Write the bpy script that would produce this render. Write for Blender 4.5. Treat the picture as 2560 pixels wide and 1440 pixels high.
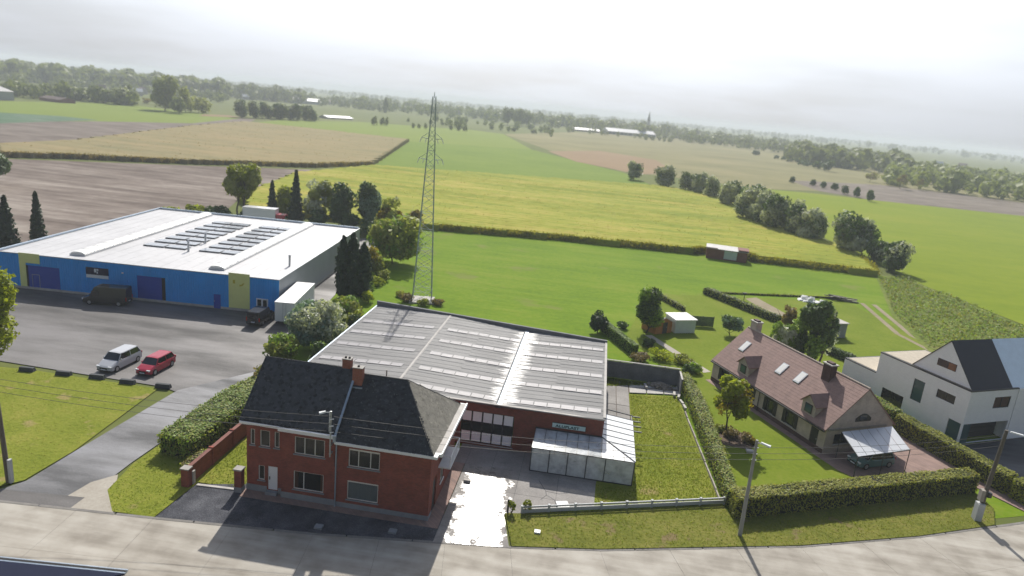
import bpy, bmesh, math, random
import numpy as np
from mathutils import Vector, Matrix

# ------------------------------------------------------------------ clear
for o in list(bpy.data.objects): bpy.data.objects.remove(o)
scene = bpy.context.scene
COL = scene.collection
R_ = math.radians

# ------------------------------------------------------------------ camera (drone, 30.5 m up)
cam_data = bpy.data.cameras.new('camera')
cam = bpy.data.objects.new('camera', cam_data); COL.objects.link(cam)
_r = Vector((0.98637, 0.1366, 0.0917)); _u = Vector((-0.12279, 0.24026, 0.96291)); _f = Vector((-0.1095, 0.96105, -0.25376))
_m = Matrix((( _r.x, _u.x, -_f.x, 16.979), (_r.y, _u.y, -_f.y, -44.852), (_r.z, _u.z, -_f.z, 30.5), (0, 0, 0, 1)))
cam.matrix_world = _m
cam_data.sensor_width = 36.0; cam_data.lens = 24.47
cam_data.clip_start = 0.5; cam_data.clip_end = 30000
cam_data.dof.use_dof = True; cam_data.dof.focus_distance = 62.0; cam_data.dof.aperture_fstop = 0.16
scene.camera = cam

# ------------------------------------------------------------------ sun and sky
SUN_EL, SUN_AZ = 40.0, -7.5
sd = Vector((math.sin(R_(SUN_AZ))*math.cos(R_(SUN_EL)), math.cos(R_(SUN_AZ))*math.cos(R_(SUN_EL)), math.sin(R_(SUN_EL))))
sun_data = bpy.data.lights.new('sun', 'SUN'); sun_data.energy = 4.6; sun_data.angle = R_(0.6); sun_data.color = (1.0, 0.955, 0.88)
sun = bpy.data.objects.new('sun', sun_data); COL.objects.link(sun)
sun.rotation_euler = sd.to_track_quat('Z', 'Y').to_euler(); sun.location = (0, 0, 80)

world = bpy.data.worlds.new('World'); scene.world = world; world.use_nodes = True
nt = world.node_tree; N = nt.nodes; L = nt.links
for n in list(N): N.remove(n)
w_out = N.new('ShaderNodeOutputWorld'); w_bg = N.new('ShaderNodeBackground'); w_bg.inputs['Strength'].default_value = 0.1
sky = N.new('ShaderNodeTexSky'); sky.sky_type = 'NISHITA'; sky.sun_disc = False
sky.sun_elevation = R_(SUN_EL); sky.sun_rotation = R_(SUN_AZ); sky.air_density = 1.0; sky.dust_density = 2.0; sky.altitude = 30
def wmath(op, a, b=None, c=None):
    n = N.new('ShaderNodeMath'); n.operation = op
    for i, v in enumerate((a, b, c)):
        if v is None: continue
        if isinstance(v, (int, float)): n.inputs[i].default_value = v
        else: L.new(v, n.inputs[i])
    return n.outputs[0]
geo = N.new('ShaderNodeTexCoord'); dirv = geo.outputs['Generated']
sep = N.new('ShaderNodeSeparateXYZ'); L.new(dirv, sep.inputs[0])
up = wmath('MAXIMUM', sep.outputs['Z'], 0.0)
den = wmath('ADD', up, 0.12)
cmb = N.new('ShaderNodeCombineXYZ')
L.new(wmath('DIVIDE', sep.outputs['X'], den), cmb.inputs[0]); L.new(wmath('DIVIDE', sep.outputs['Y'], den), cmb.inputs[1])
cn = N.new('ShaderNodeTexNoise'); cn.inputs['Scale'].default_value = 0.5; cn.inputs['Detail'].default_value = 5; cn.inputs['Roughness'].default_value = 0.5
L.new(cmb.outputs[0], cn.inputs['Vector'])
cr = N.new('ShaderNodeMapRange'); cr.inputs[1].default_value = 0.30; cr.inputs[2].default_value = 0.62; cr.interpolation_type = 'SMOOTHSTEP'
L.new(cn.outputs['Fac'], cr.inputs[0])
# forward scattering: thin cloud is brightest towards the sun
dot = N.new('ShaderNodeVectorMath'); dot.operation = 'DOT_PRODUCT'; L.new(dirv, dot.inputs[0]); dot.inputs[1].default_value = sd
g1 = wmath('POWER', wmath('MAXIMUM', wmath('MULTIPLY_ADD', dot.outputs['Value'], 0.5, 0.5), 0.0), 4.0)
bright = wmath('MULTIPLY_ADD', g1, 12.4, 1.5)
# deck of cloud is lower and greyer where it is thin
thick = wmath('MULTIPLY_ADD', cr.outputs[0], 0.20, 0.94)
hzn = N.new('ShaderNodeMapRange'); hzn.interpolation_type = 'SMOOTHSTEP'; hzn.inputs[1].default_value = 0.0; hzn.inputs[2].default_value = 0.17; hzn.inputs[3].default_value = 0.66; hzn.inputs[4].default_value = 1.05; L.new(up, hzn.inputs[0])
cl = wmath('MULTIPLY', wmath('MULTIPLY', bright, thick), hzn.outputs[0])
cc = N.new('ShaderNodeCombineXYZ')
L.new(wmath('MULTIPLY', cl, 0.94), cc.inputs[0]); L.new(wmath('MULTIPLY', cl, 0.985), cc.inputs[1]); L.new(wmath('MULTIPLY', cl, 1.07), cc.inputs[2])
mx = N.new('ShaderNodeMix'); mx.data_type = 'RGBA'
cov = N.new('ShaderNodeMapRange'); cov.interpolation_type = 'SMOOTHSTEP'; cov.inputs[1].default_value = 0.20; cov.inputs[2].default_value = 0.62; cov.inputs[3].default_value = 0.97; cov.inputs[4].default_value = 0.06; L.new(up, cov.inputs[0])
L.new(wmath('MULTIPLY', cov.outputs[0], wmath('MULTIPLY_ADD', cr.outputs[0], 0.06, 0.94)), mx.inputs['Factor'])
L.new(sky.outputs[0], mx.inputs['A']); L.new(cc.outputs[0], mx.inputs['B'])
L.new(mx.outputs['Result'], w_bg.inputs['Color']); L.new(w_bg.outputs[0], w_out.inputs['Surface'])

# ------------------------------------------------------------------ view
scene.view_settings.view_transform = 'Standard'; scene.view_settings.look = 'None'
scene.view_settings.exposure = 0.35; scene.view_settings.gamma = 1.0
scene.view_settings.use_curve_mapping = False
scene.render.engine = 'CYCLES'
scene.cycles.max_bounces = 6; scene.cycles.diffuse_bounces = 4; scene.cycles.glossy_bounces = 3
scene.cycles.transmission_bounces = 5; scene.cycles.transparent_max_bounces = 10; scene.cycles.volume_bounces = 1
scene.cycles.sample_clamp_indirect = 4.0
scene.render.resolution_x = 1024; scene.render.resolution_y = 576

# ------------------------------------------------------------------ materials
MAT = {}
def newmat(name):
    m = bpy.data.materials.new(name); m.use_nodes = True; MAT[name] = m
    return m, m.node_tree.nodes, m.node_tree.links, m.node_tree.nodes['Principled BSDF']
def nmath(nodes, links, op, a, b=None, c=None, clamp=False):
    n = nodes.new('ShaderNodeMath'); n.operation = op; n.use_clamp = clamp
    for i, v in enumerate((a, b, c)):
        if v is None: continue
        if isinstance(v, (int, float)): n.inputs[i].default_value = v
        else: links.new(v, n.inputs[i])
    return n.outputs[0]
def noise(nodes, links, vec, scale, detail=4, rough=0.55):
    n = nodes.new('ShaderNodeTexNoise'); n.inputs['Scale'].default_value = scale; n.inputs['Detail'].default_value = detail; n.inputs['Roughness'].default_value = rough
    links.new(vec, n.inputs['Vector']); return n.outputs['Fac']
def ramp(nodes, links, fac, stops):
    n = nodes.new('ShaderNodeValToRGB'); links.new(fac, n.inputs[0])
    while len(n.color_ramp.elements) < len(stops): n.color_ramp.elements.new(0.5)
    for e, (p, c) in zip(n.color_ramp.elements, stops):
        e.position = p; e.color = (c[0], c[1], c[2], 1)
    return n.outputs[0]
def mixc(nodes, links, fac, a, b, mode='MIX'):
    n = nodes.new('ShaderNodeMix'); n.data_type = 'RGBA'; n.blend_type = mode
    if isinstance(fac, (int, float)): n.inputs['Factor'].default_value = fac
    else: links.new(fac, n.inputs['Factor'])
    for k, v in (('A', a), ('B', b)):
        if isinstance(v, tuple): n.inputs[k].default_value = (v[0], v[1], v[2], 1)
        else: links.new(v, n.inputs[k])
    return n.outputs['Result']
def objvar(nodes, links, col, amt):
    oi = nodes.new('ShaderNodeObjectInfo'); hs = nodes.new('ShaderNodeHueSaturation')
    links.new(nmath(nodes, links, 'MULTIPLY_ADD', oi.outputs['Random'], 2*amt, 1-amt), hs.inputs['Value'])
    links.new(col, hs.inputs['Color']); return hs.outputs[0]
def bump(nodes, links, bsdf, h, strength, dist):
    b = nodes.new('ShaderNodeBump'); b.inputs['Strength'].default_value = strength; b.inputs['Distance'].default_value = dist
    links.new(h, b.inputs['Height']); links.new(b.outputs[0], bsdf.inputs['Normal'])
def vecmap(nodes, links, kind='world', scale=(1, 1, 1)):
    if kind == 'world':
        v = nodes.new('ShaderNodeNewGeometry').outputs['Position']
    else:
        v = nodes.new('ShaderNodeTexCoord').outputs['Object']
    if scale != (1, 1, 1):
        mp = nodes.new('ShaderNodeMapping'); mp.inputs['Scale'].default_value = scale; links.new(v, mp.inputs['Vector']); v = mp.outputs[0]
    return v
def plain(name, col, rough=0.7, var=0.18, scale=1.5, bmp=0.0, bscale=20, metallic=0.0, spec=0.4, ov=0.0, stretch=(1, 1, 1), kind='world'):
    m, n, l, b = newmat(name)
    v = vecmap(n, l, kind, stretch)
    f1 = noise(n, l, v, scale, 6); f2 = noise(n, l, v, scale*9, 3)
    f = nmath(n, l, 'MULTIPLY_ADD', f2, 0.4, nmath(n, l, 'MULTIPLY', f1, 0.6))
    c = ramp(n, l, f, [(0.28, tuple(x*(1-var) for x in col)), (0.72, tuple(min(1, x*(1+var)) for x in col))])
    if ov: c = objvar(n, l, c, ov)
    l.new(c, b.inputs['Base Color'])
    b.inputs['Roughness'].default_value = rough; b.inputs['Metallic'].default_value = metallic
    b.inputs['Specular IOR Level'].default_value = spec
    if bmp: bump(n, l, b, noise(n, l, v, bscale, 3), bmp, 0.02)
    return m
def ground(name, cols, scales, rough=0.95, bmp=0.5, bdist=0.08, rows=None, spec=0.08, patch=None):
    """soil / grass / crops: three tones mixed at two sizes, optional crop rows (angle, spacing, strength)"""
    m, n, l, b = newmat(name)
    v = vecmap(n, l)
    f1 = noise(n, l, v, scales[0], 6, 0.6); f2 = noise(n, l, v, scales[1], 5, 0.65)
    f = nmath(n, l, 'MULTIPLY_ADD', f2, 0.45, nmath(n, l, 'MULTIPLY', f1, 0.55))
    hgt = f2
    if rows:
        ang, sp, st = rows[:3]
        mp = n.new('ShaderNodeMapping'); mp.inputs['Rotation'].default_value = (0, 0, R_(ang)); mp.inputs['Scale'].default_value = (0.05, 1/sp, 0.05)
        l.new(v, mp.inputs['Vector'])
        fr = noise(n, l, mp.outputs[0], 1.0, 4, 0.6)
        f = nmath(n, l, 'MULTIPLY_ADD', fr, st, nmath(n, l, 'MULTIPLY', f, 1-st))
        hgt = fr
        if len(rows) > 3:
            mp2 = n.new('ShaderNodeMapping'); mp2.inputs['Rotation'].default_value = (0, 0, R_(ang)); mp2.inputs['Scale'].default_value = (0.012, 1/rows[3], 0.02); l.new(v, mp2.inputs['Vector'])
            f = nmath(n, l, 'MULTIPLY_ADD', noise(n, l, mp2.outputs[0], 1.0, 3, 0.6), rows[4], nmath(n, l, 'MULTIPLY', f, 1-rows[4]))
    lo_, hi_ = (0.40, 0.60) if rows else (0.35, 0.65)
    c = ramp(n, l, f, [(lo_, cols[0]), (0.5, cols[1]), (hi_, cols[2])])
    if patch:
        c = mixc(n, l, ramp(n, l, noise(n, l, v, patch[0], 4), [(patch[1], (0, 0, 0)), (patch[1]+0.08, (1, 1, 1))]), c, patch[2])
    l.new(c, b.inputs['Base Color']); b.inputs['Roughness'].default_value = rough; b.inputs['Specular IOR Level'].default_value = spec
    if bmp: bump(n, l, b, hgt, bmp, bdist)
    return m
def leaf(name, c0, c1, trans=0.35, gloss=0.25):
    m, n, l, b = newmat(name)
    v = vecmap(n, l); f = nmath(n, l, 'MULTIPLY_ADD', noise(n, l, v, 0.9, 3), 0.5, nmath(n, l, 'MULTIPLY', noise(n, l, v, 6.0, 2), 0.5))
    c = ramp(n, l, f, [(0.36, c0), (0.64, c1)]); c = objvar(n, l, c, 0.14)
    l.new(c, b.inputs['Base Color']); b.inputs['Roughness'].default_value = 0.55; b.inputs['Specular IOR Level'].default_value = gloss
    t = n.new('ShaderNodeBsdfTranslucent'); l.new(mixc(n, l, 1.0, c, (1.0, 1.05, 0.55), 'MULTIPLY'), t.inputs['Color'])
    mix = n.new('ShaderNodeMixShader'); mix.inputs[0].default_value = trans
    l.new(b.outputs[0], mix.inputs[1]); l.new(t.outputs[0], mix.inputs[2])
    l.new(mix.outputs[0], n['Material Output'].inputs['Surface'])
    return m
def brick(name, c0, c1, mortar, bw=0.21, bh=0.065):
    m, n, l, b = newmat(name)
    v = n.new('ShaderNodeTexCoord').outputs['Object']; s = n.new('ShaderNodeSeparateXYZ'); l.new(v, s.inputs[0])
    cb = n.new('ShaderNodeCombineXYZ'); l.new(nmath(n, l, 'ADD', s.outputs['X'], s.outputs['Y']), cb.inputs[0]); l.new(s.outputs['Z'], cb.inputs[1])
    bt = n.new('ShaderNodeTexBrick'); l.new(cb.outputs[0], bt.inputs['Vector']); bt.inputs['Scale'].default_value = 1.0
    bt.inputs['Brick Width'].default_value = bw; bt.inputs['Row Height'].default_value = bh; bt.inputs['Mortar Size'].default_value = 0.007
    bt.inputs['Color1'].default_value = (*c0, 1); bt.inputs['Color2'].default_value = (*c1, 1); bt.inputs['Mortar'].default_value = (*mortar, 1)
    f = noise(n, l, v, 1.1, 6); c = mixc(n, l, 0.65 if c0[0] < 0.6 else 0.12, bt.outputs['Color'], ramp(n, l, f, [(0.3, (0.62, 0.62, 0.62)), (0.7, (1.1, 1.1, 1.1))]), 'MULTIPLY')
    l.new(c, b.inputs['Base Color']); b.inputs['Roughness'].default_value = 0.85; b.inputs['Specular IOR Level'].default_value = 0.3
    bump(n, l, b, bt.outputs['Fac'], -0.5, 0.01)
    return m
def glass(name, tint=(0.02, 0.025, 0.03), clear=0.5):
    m, n, l, b = newmat(name)
    b.inputs['Base Color'].default_value = (*tint, 1); b.inputs['Roughness'].default_value = 0.04; b.inputs['Specular IOR Level'].default_value = 0.6
    t = n.new('ShaderNodeBsdfTransparent'); mix = n.new('ShaderNodeMixShader'); mix.inputs[0].default_value = clear
    l.new(b.outputs[0], mix.inputs[1]); l.new(t.outputs[0], mix.inputs[2]); l.new(mix.outputs[0], n['Material Output'].inputs['Surface'])
    return m

brick('brick_red', (0.31, 0.076, 0.048), (0.22, 0.054, 0.037), (0.14, 0.085, 0.07))
brick('brick_shed', (0.26, 0.060, 0.038), (0.18, 0.045, 0.030), (0.17, 0.11, 0.09))
brick('brick_buff', (0.52, 0.42, 0.36), (0.44, 0.35, 0.30), (0.45, 0.40, 0.36))
brick('brick_white', (0.84, 0.84, 0.84), (0.80, 0.80, 0.80), (0.76, 0.76, 0.76), 0.25, 0.08)
brick('brick_chimney', (0.36, 0.10, 0.055), (0.28, 0.08, 0.05), (0.25, 0.2, 0.17))
brick('brick_paver', (0.30, 0.20, 0.165), (0.24, 0.165, 0.145), (0.16, 0.13, 0.11), 0.22, 0.11)
plain('white_paint', (0.72, 0.73, 0.73), 0.45, 0.08, 1.2)
plain('zinc', (0.42, 0.50, 0.58), 0.35, 0.2, 1.5, metallic=0.5)
plain('window_white', (0.66, 0.64, 0.59), 0.5, 0.1)
plain('window_dark', (0.02, 0.022, 0.025), 0.5, 0.2)
plain('plinth_grey', (0.22, 0.235, 0.25), 0.85, 0.2, 1.0, 0.3)
plain('concrete_wall', (0.16, 0.165, 0.17), 0.9, 0.35, 0.8, 0.3)
plain('concrete_pale', (0.42, 0.40, 0.37), 0.9, 0.25, 1.2, 0.3)
plain('stone_cap', (0.30, 0.285, 0.26), 0.8, 0.2)
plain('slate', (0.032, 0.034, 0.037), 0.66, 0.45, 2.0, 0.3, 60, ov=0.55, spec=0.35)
plain('slate_under', (0.018, 0.018, 0.02), 0.9, 0.3)
plain('slate_sunlit', (0.20, 0.188, 0.158), 0.78, 0.35, 2.0, 0.3, 60, ov=0.25, spec=0.3)  # slate lightened: sunlight on the hip face is painted into its colour
def lichen(name, thr, col):
    m = MAT[name]; n, l = m.node_tree.nodes, m.node_tree.links; b = n['Principled BSDF']; src = b.inputs['Base Color'].links[0].from_socket; v = vecmap(n, l)
    k = ramp(n, l, noise(n, l, v, 5.0, 4, 0.7), [(thr, (0, 0, 0)), (thr+0.05, (1, 1, 1))]); l.new(mixc(n, l, k, src, col), b.inputs['Base Color'])
lichen('slate', 0.60, (0.10, 0.105, 0.10)); lichen('slate_sunlit', 0.60, (0.10, 0.095, 0.06))
plain('lead', (0.30, 0.36, 0.42), 0.4, 0.25, 2.0, metallic=0.3)
plain('interior', (0.02, 0.018, 0.016), 0.9, 0.3)
plain('curtain_brown', (0.22, 0.10, 0.05), 0.9, 0.3, 4, stretch=(6, 6, 0.3))
plain('curtain_pale', (0.36, 0.42, 0.42), 0.85, 0.25, 4, stretch=(8, 8, 0.2))
plain('curtain_grey', (0.10, 0.085, 0.06), 0.85, 0.5, 4, stretch=(6, 6, 0.3))
glass('glass', clear=0.72); glass('glass_dark', (0.012, 0.016, 0.018), 0.0); glass('glass_teal', (0.035, 0.085, 0.09), 0.0)
plain('gate_white', (0.84, 0.85, 0.87), 0.5, 0.06, 1.0); plain('gate_dark', (0.035, 0.035, 0.04), 0.25, 0.15)
plain('frame_dark', (0.028, 0.03, 0.033), 0.45, 0.2)
plain('sign_mint', (0.50, 0.66, 0.66), 0.5, 0.06); plain('sign_green', (0.0, 0.055, 0.06), 0.6, 0.05); plain('sign_faint', (0.33, 0.47, 0.50), 0.6, 0.05)
plain('blue_clad', (0.010, 0.30, 0.76), 0.45, 0.10, 0.4, ov=0.04); plain('blue_dark', (0.012, 0.055, 0.36), 0.45, 0.08)
plain('grey_clad', (0.36, 0.38, 0.40), 0.45, 0.08, 0.4, ov=0.03); plain('yellow_panel', (0.70, 0.72, 0.27), 0.6, 0.07); plain('yellow_mark', (0.48, 0.42, 0.02), 0.6, 0.05)
plain('navy_sign', (0.008, 0.010, 0.045), 0.5, 0.1); plain('white_sign', (0.62, 0.66, 0.70), 0.5, 0.05)
plain('membrane', (0.47, 0.465, 0.465), 0.5, 0.16, 0.12, 0.15, 6, spec=0.5); plain('skylight_white', (0.74, 0.73, 0.69), 0.4, 0.06)
plain('steel', (0.40, 0.42, 0.44), 0.4, 0.15, 3, metallic=0.6); plain('steel_pylon', (0.30, 0.36, 0.35), 0.6, 0.2, 3, metallic=0.2)
plain('insulator', (0.75, 0.76, 0.76), 0.3, 0.05)
plain('wood_pole', (0.11, 0.095, 0.075), 0.9, 0.3, 3, stretch=(1, 1, 0.2)); plain('concrete_pole', (0.28, 0.275, 0.26), 0.85, 0.2)
plain('lamp_white', (0.70, 0.71, 0.70), 0.4, 0.05); plain('wire_black', (0.03, 0.03, 0.03), 0.6, 0.1)
plain('bark', (0.075, 0.058, 0.042), 0.9, 0.3, 6, 0.4)
plain('wood_orange', (0.36, 0.16, 0.045), 0.75, 0.2, 2, ov=0.12); plain('wood_dark', (0.05, 0.05, 0.045), 0.8, 0.3, 2, ov=0.15)
plain('shed_pale', (0.48, 0.55, 0.54), 0.55, 0.08); plain('roof_felt', (0.34, 0.33, 0.32), 0.8, 0.15)
plain('rust_brick', (0.17, 0.065, 0.05), 0.85, 0.3); plain('corrugated_old', (0.40, 0.39, 0.38), 0.6, 0.25, 1.0)
plain('rubber', (0.015, 0.015, 0.016), 0.8, 0.2); plain('alloy', (0.35, 0.36, 0.37), 0.35, 0.1, metallic=0.6)
plain('paint_silver', (0.42, 0.43, 0.45), 0.25, 0.03, spec=0.6); plain('paint_red', (0.33, 0.012, 0.035), 0.25, 0.05, spec=0.6); plain('paint_black', (0.018, 0.02, 0.024), 0.25, 0.05, spec=0.6)
plain('paint_green', (0.10, 0.19, 0.19), 0.25, 0.05, spec=0.6); plain('paint_white', (0.72, 0.73, 0.74), 0.35, 0.05)
plain('trim_black', (0.015, 0.015, 0.016), 0.6, 0.1); plain('light_clear', (0.75, 0.76, 0.78), 0.15, 0.02); plain('light_red', (0.40, 0.01, 0.01), 0.25, 0.02)
plain('car_glass', (0.012, 0.014, 0.018), 0.06, 0.05, spec=0.8)
plain('tile_red', (0.255, 0.158, 0.132), 0.75, 0.30, 1.6, 0.4, 14, stretch=(1, 1, 1)); plain('kerb_grey', (0.17, 0.16, 0.145), 0.9, 0.3, 1.5, 0.3, ov=0.15); plain('tile_dark', (0.075, 0.040, 0.036), 0.8, 0.3, 1.6, 0.4, 14)
plain('mortar_ridge', (0.40, 0.33, 0.28), 0.9, 0.2); plain('shutter', (0.016, 0.017, 0.016), 0.6, 0.2)
plain('roof_slate_navy', (0.022, 0.024, 0.034), 0.6, 0.12, 1.0); plain('roof_blue', (0.70, 0.81, 0.90), 0.3, 0.08, spec=0.6)
plain('sand_roof', (0.42, 0.37, 0.29), 0.9, 0.2, 2, 0.3); plain('soil', (0.13, 0.095, 0.07), 0.95, 0.35, 2, 0.5)
plain('rubble', (0.30, 0.26, 0.22), 0.95, 0.35, 3, 0.4, ov=0.3)
plain('timber_grey', (0.30, 0.27, 0.235), 0.9, 0.25, 3, 0.3, ov=0.2); plain('pipe_grey', (0.30, 0.28, 0.24), 0.7, 0.2)
plain('navy_roof', (0.010, 0.013, 0.030), 0.8, 0.2, 1.5, spec=0.05)
plain('house_far_wall', (0.45, 0.42, 0.40), 0.9, 0.15, ov=0.25); plain('house_far_roof', (0.22, 0.14, 0.12), 0.7, 0.15, ov=0.35); plain('house_white_roof', (0.66, 0.66, 0.66), 0.4, 0.05)
plain('fence_grey', (0.43, 0.44, 0.44), 0.7, 0.12, ov=0.06); plain('plastic_white', (0.72, 0.72, 0.70), 0.5, 0.06)
plain('block_dark', (0.045, 0.05, 0.055), 0.85, 0.25, ov=0.2); plain('solar', (0.30, 0.32, 0.35), 0.2, 0.1, spec=1.0); plain('alu', (0.5, 0.51, 0.52), 0.35, 0.05, metallic=0.5)

# polycarbonate / glass of the lean-to
m, n, l, b = newmat('opal_sheet'); b.inputs['Base Color'].default_value = (0.78, 0.80, 0.80, 1); b.inputs['Roughness'].default_value = 0.25
t = n.new('ShaderNodeBsdfTranslucent'); t.inputs['Color'].default_value = (0.75, 0.77, 0.77, 1); mix = n.new('ShaderNodeMixShader'); mix.inputs[0].default_value = 0.12
l.new(b.outputs[0], mix.inputs[1]); l.new(t.outputs[0], mix.inputs[2]); l.new(mix.outputs[0], n['Material Output'].inputs['Surface'])
m, n, l, b = newmat('dusty_pane'); b.inputs['Base Color'].default_value = (0.70, 0.74, 0.75, 1); b.inputs['Roughness'].default_value = 0.15
v = vecmap(n, l); f = noise(n, l, v, 1.4, 5)
t = n.new('ShaderNodeBsdfTransparent'); mix = n.new('ShaderNodeMixShader'); l.new(ramp(n, l, f, [(0.3, (0.35, 0.35, 0.35)), (0.7, (0.68, 0.68, 0.68))]), mix.inputs[0])
l.new(b.outputs[0], mix.inputs[1]); l.new(t.outputs[0], mix.inputs[2]); l.new(mix.outputs[0], n['Material Output'].inputs['Surface'])
m, n, l, b = newmat('carport_sheet'); b.inputs['Base Color'].default_value = (0.62, 0.64, 0.66, 1); b.inputs['Roughness'].default_value = 0.3
t = n.new('ShaderNodeBsdfTransparent'); mix = n.new('ShaderNodeMixShader'); mix.inputs[0].default_value = 0.25
l.new(b.outputs[0], mix.inputs[1]); l.new(t.outputs[0], mix.inputs[2]); l.new(mix.outputs[0], n['Material Output'].inputs['Surface'])

# ground materials
ground('grass_base', [(0.085, 0.105, 0.028), (0.115, 0.135, 0.036), (0.15, 0.155, 0.055)], (0.006, 0.08))
ground('grass_meadow', [(0.092, 0.164, 0.006), (0.126, 0.202, 0.008), (0.168, 0.220, 0.020)], (0.05, 1.1), bmp=0.9, bdist=0.2, rows=(-8, 3.5, 0.25, 14, 0.2), patch=(0.09, 0.60, (0.155, 0.185, 0.035)))
ground('grass_lawn', [(0.118, 0.150, 0.013), (0.175, 0.200, 0.024), (0.240, 0.232, 0.045)], (0.22, 2.8), bmp=0.9, bdist=0.12, patch=(0.35, 0.62, (0.26, 0.215, 0.08)))
ground('grass_garden', [(0.104, 0.148, 0.009), (0.136, 0.182, 0.013), (0.174, 0.200, 0.026)], (0.16, 2.0), bmp=0.6, bdist=0.08)
ground('grass_verge', [(0.095, 0.112, 0.016), (0.140, 0.150, 0.025), (0.195, 0.180, 0.045)], (0.35, 3.0), bmp=0.9, bdist=0.12, patch=(0.5, 0.60, (0.18, 0.14, 0.065)))
ground('crop_yellow', [(0.150, 0.200, 0.018), (0.250, 0.265, 0.030), (0.37, 0.31, 0.070)], (0.02, 0.5), bmp=0.4, bdist=0.2, rows=(-2, 2.2, 0.45, 9, 0.35))
ground('crop_tan', [(0.190, 0.175, 0.085), (0.245, 0.205, 0.102), (0.29, 0.225, 0.115)], (0.012, 0.3), bmp=0.4, bdist=0.2, rows=(-30, 3.0, 0.3, 16, 0.3))
ground('field_green', [(0.112, 0.172, 0.016), (0.135, 0.197, 0.021), (0.156, 0.212, 0.028)], (0.012, 0.4), rows=(-20, 6, 0.3), bmp=0.3)
ground('field_green_light', [(0.145, 0.195, 0.026), (0.16, 0.21, 0.030), (0.175, 0.22, 0.036)], (0.012, 0.4), bmp=0.3)
ground('field_lime', [(0.135, 0.188, 0.006), (0.165, 0.215, 0.008), (0.195, 0.225, 0.014)], (0.012, 0.4), rows=(60, 5, 0.3, 24, 0.25), bmp=0.3)
ground('field_tan', [(0.150, 0.143, 0.062), (0.195, 0.180, 0.082), (0.235, 0.205, 0.10)], (0.01, 0.12), rows=(-40, 10, 0.3, 60, 0.45), bmp=0.3)
ground('field_orange', [(0.215, 0.145, 0.085), (0.24, 0.165, 0.095), (0.265, 0.185, 0.108)], (0.015, 0.2), bmp=0.3)
ground('field_plough', [(0.105, 0.082, 0.068), (0.185, 0.152, 0.128), (0.29, 0.252, 0.215)], (0.02, 0.35), rows=(-84, 4.0, 0.5, 16, 0.3), bmp=0.7, bdist=0.25)
ground('field_plough_far', [(0.12, 0.097, 0.080), (0.165, 0.137, 0.115), (0.215, 0.185, 0.155)], (0.012, 0.2), rows=(-35, 9, 0.5), bmp=0.4)
ground('field_cabbage', [(0.060, 0.120, 0.060), (0.085, 0.145, 0.085), (0.14, 0.18, 0.13)], (0.02, 0.3), rows=(-50, 6, 0.5), bmp=0.3)
ground('weeds_ground', [(0.090, 0.135, 0.020), (0.135, 0.175, 0.030), (0.195, 0.200, 0.058)], (0.10, 0.7), bmp=1.0, bdist=0.4)
ground('track_soil', [(0.20, 0.17, 0.10), (0.26, 0.22, 0.15), (0.31, 0.27, 0.19)], (0.2, 2.0), bmp=0.4)
ground('gravel_dark', [(0.026, 0.027, 0.033), (0.072, 0.074, 0.084), (0.150, 0.153, 0.165)], (0.5, 11.0), bmp=0.9, bdist=0.05)
ground('path_pale', [(0.30, 0.27, 0.22), (0.36, 0.33, 0.28), (0.42, 0.39, 0.33)], (0.4, 4.0), bmp=0.2)
ground('earth_bed', [(0.06, 0.043, 0.032), (0.12, 0.088, 0.065), (0.19, 0.15, 0.115)], (0.5, 4.0), bmp=1.0, bdist=0.12)

def asphalt(name, c, wet=0.5, sc=0.12):
    m, n, l, b = newmat(name); v = vecmap(n, l)
    mp = n.new('ShaderNodeMapping'); mp.inputs['Scale'].default_value = (0.35, 1.2, 1); mp.inputs['Rotation'].default_value = (0, 0, R_(-6)); l.new(v, mp.inputs['Vector'])
    f = noise(n, l, mp.outputs[0], sc, 6, 0.6); f2 = noise(n, l, v, 14, 3)
    fm = nmath(n, l, 'MULTIPLY_ADD', f2, 0.25, nmath(n, l, 'MULTIPLY', f, 0.75))
    col = ramp(n, l, fm, [(0.41, tuple(x*0.5 for x in c)), (0.50, c), (0.59, tuple(x*1.55 for x in c))]); l.new(col, b.inputs['Base Color'])
    l.new(nmath(n, l, 'MULTIPLY_ADD', ramp(n, l, f, [(0.35, (0, 0, 0)), (0.62, (1, 1, 1))]), -wet*0.6, 0.82), b.inputs['Roughness'])
    b.inputs['Specular IOR Level'].default_value = 0.45
    bump(n, l, b, f2, 0.25, 0.01)
asphalt('asphalt_lot', (0.100, 0.093, 0.089), 0.5); asphalt('asphalt_drive', (0.13, 0.13, 0.135), 0.6, 0.2); asphalt('asphalt_dark', (0.05, 0.052, 0.058), 0.3, 0.2)

# road concrete: lane wear, patches
m, n, l, b = newmat('road_concrete'); v = vecmap(n, l)
mp = n.new('ShaderNodeMapping'); mp.inputs['Rotation'].default_value = (0, 0, R_(-8)); mp.inputs['Scale'].default_value = (0.10, 0.9, 1); l.new(v, mp.inputs['Vector'])
f = nmath(n, l, 'MULTIPLY_ADD', noise(n, l, mp.outputs[0], 0.8, 5), 0.55, nmath(n, l, 'MULTIPLY', noise(n, l, v, 0.45, 6), 0.45))
c = ramp(n, l, f, [(0.39, (0.21, 0.186, 0.150)), (0.5, (0.305, 0.278, 0.232)), (0.61, (0.385, 0.358, 0.308))]); c = objvar(n, l, c, 0.02)
l.new(c, b.inputs['Base Color']); b.inputs['Roughness'].default_value = 0.8; bump(n, l, b, noise(n, l, v, 18, 3), 0.2, 0.01)

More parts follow.
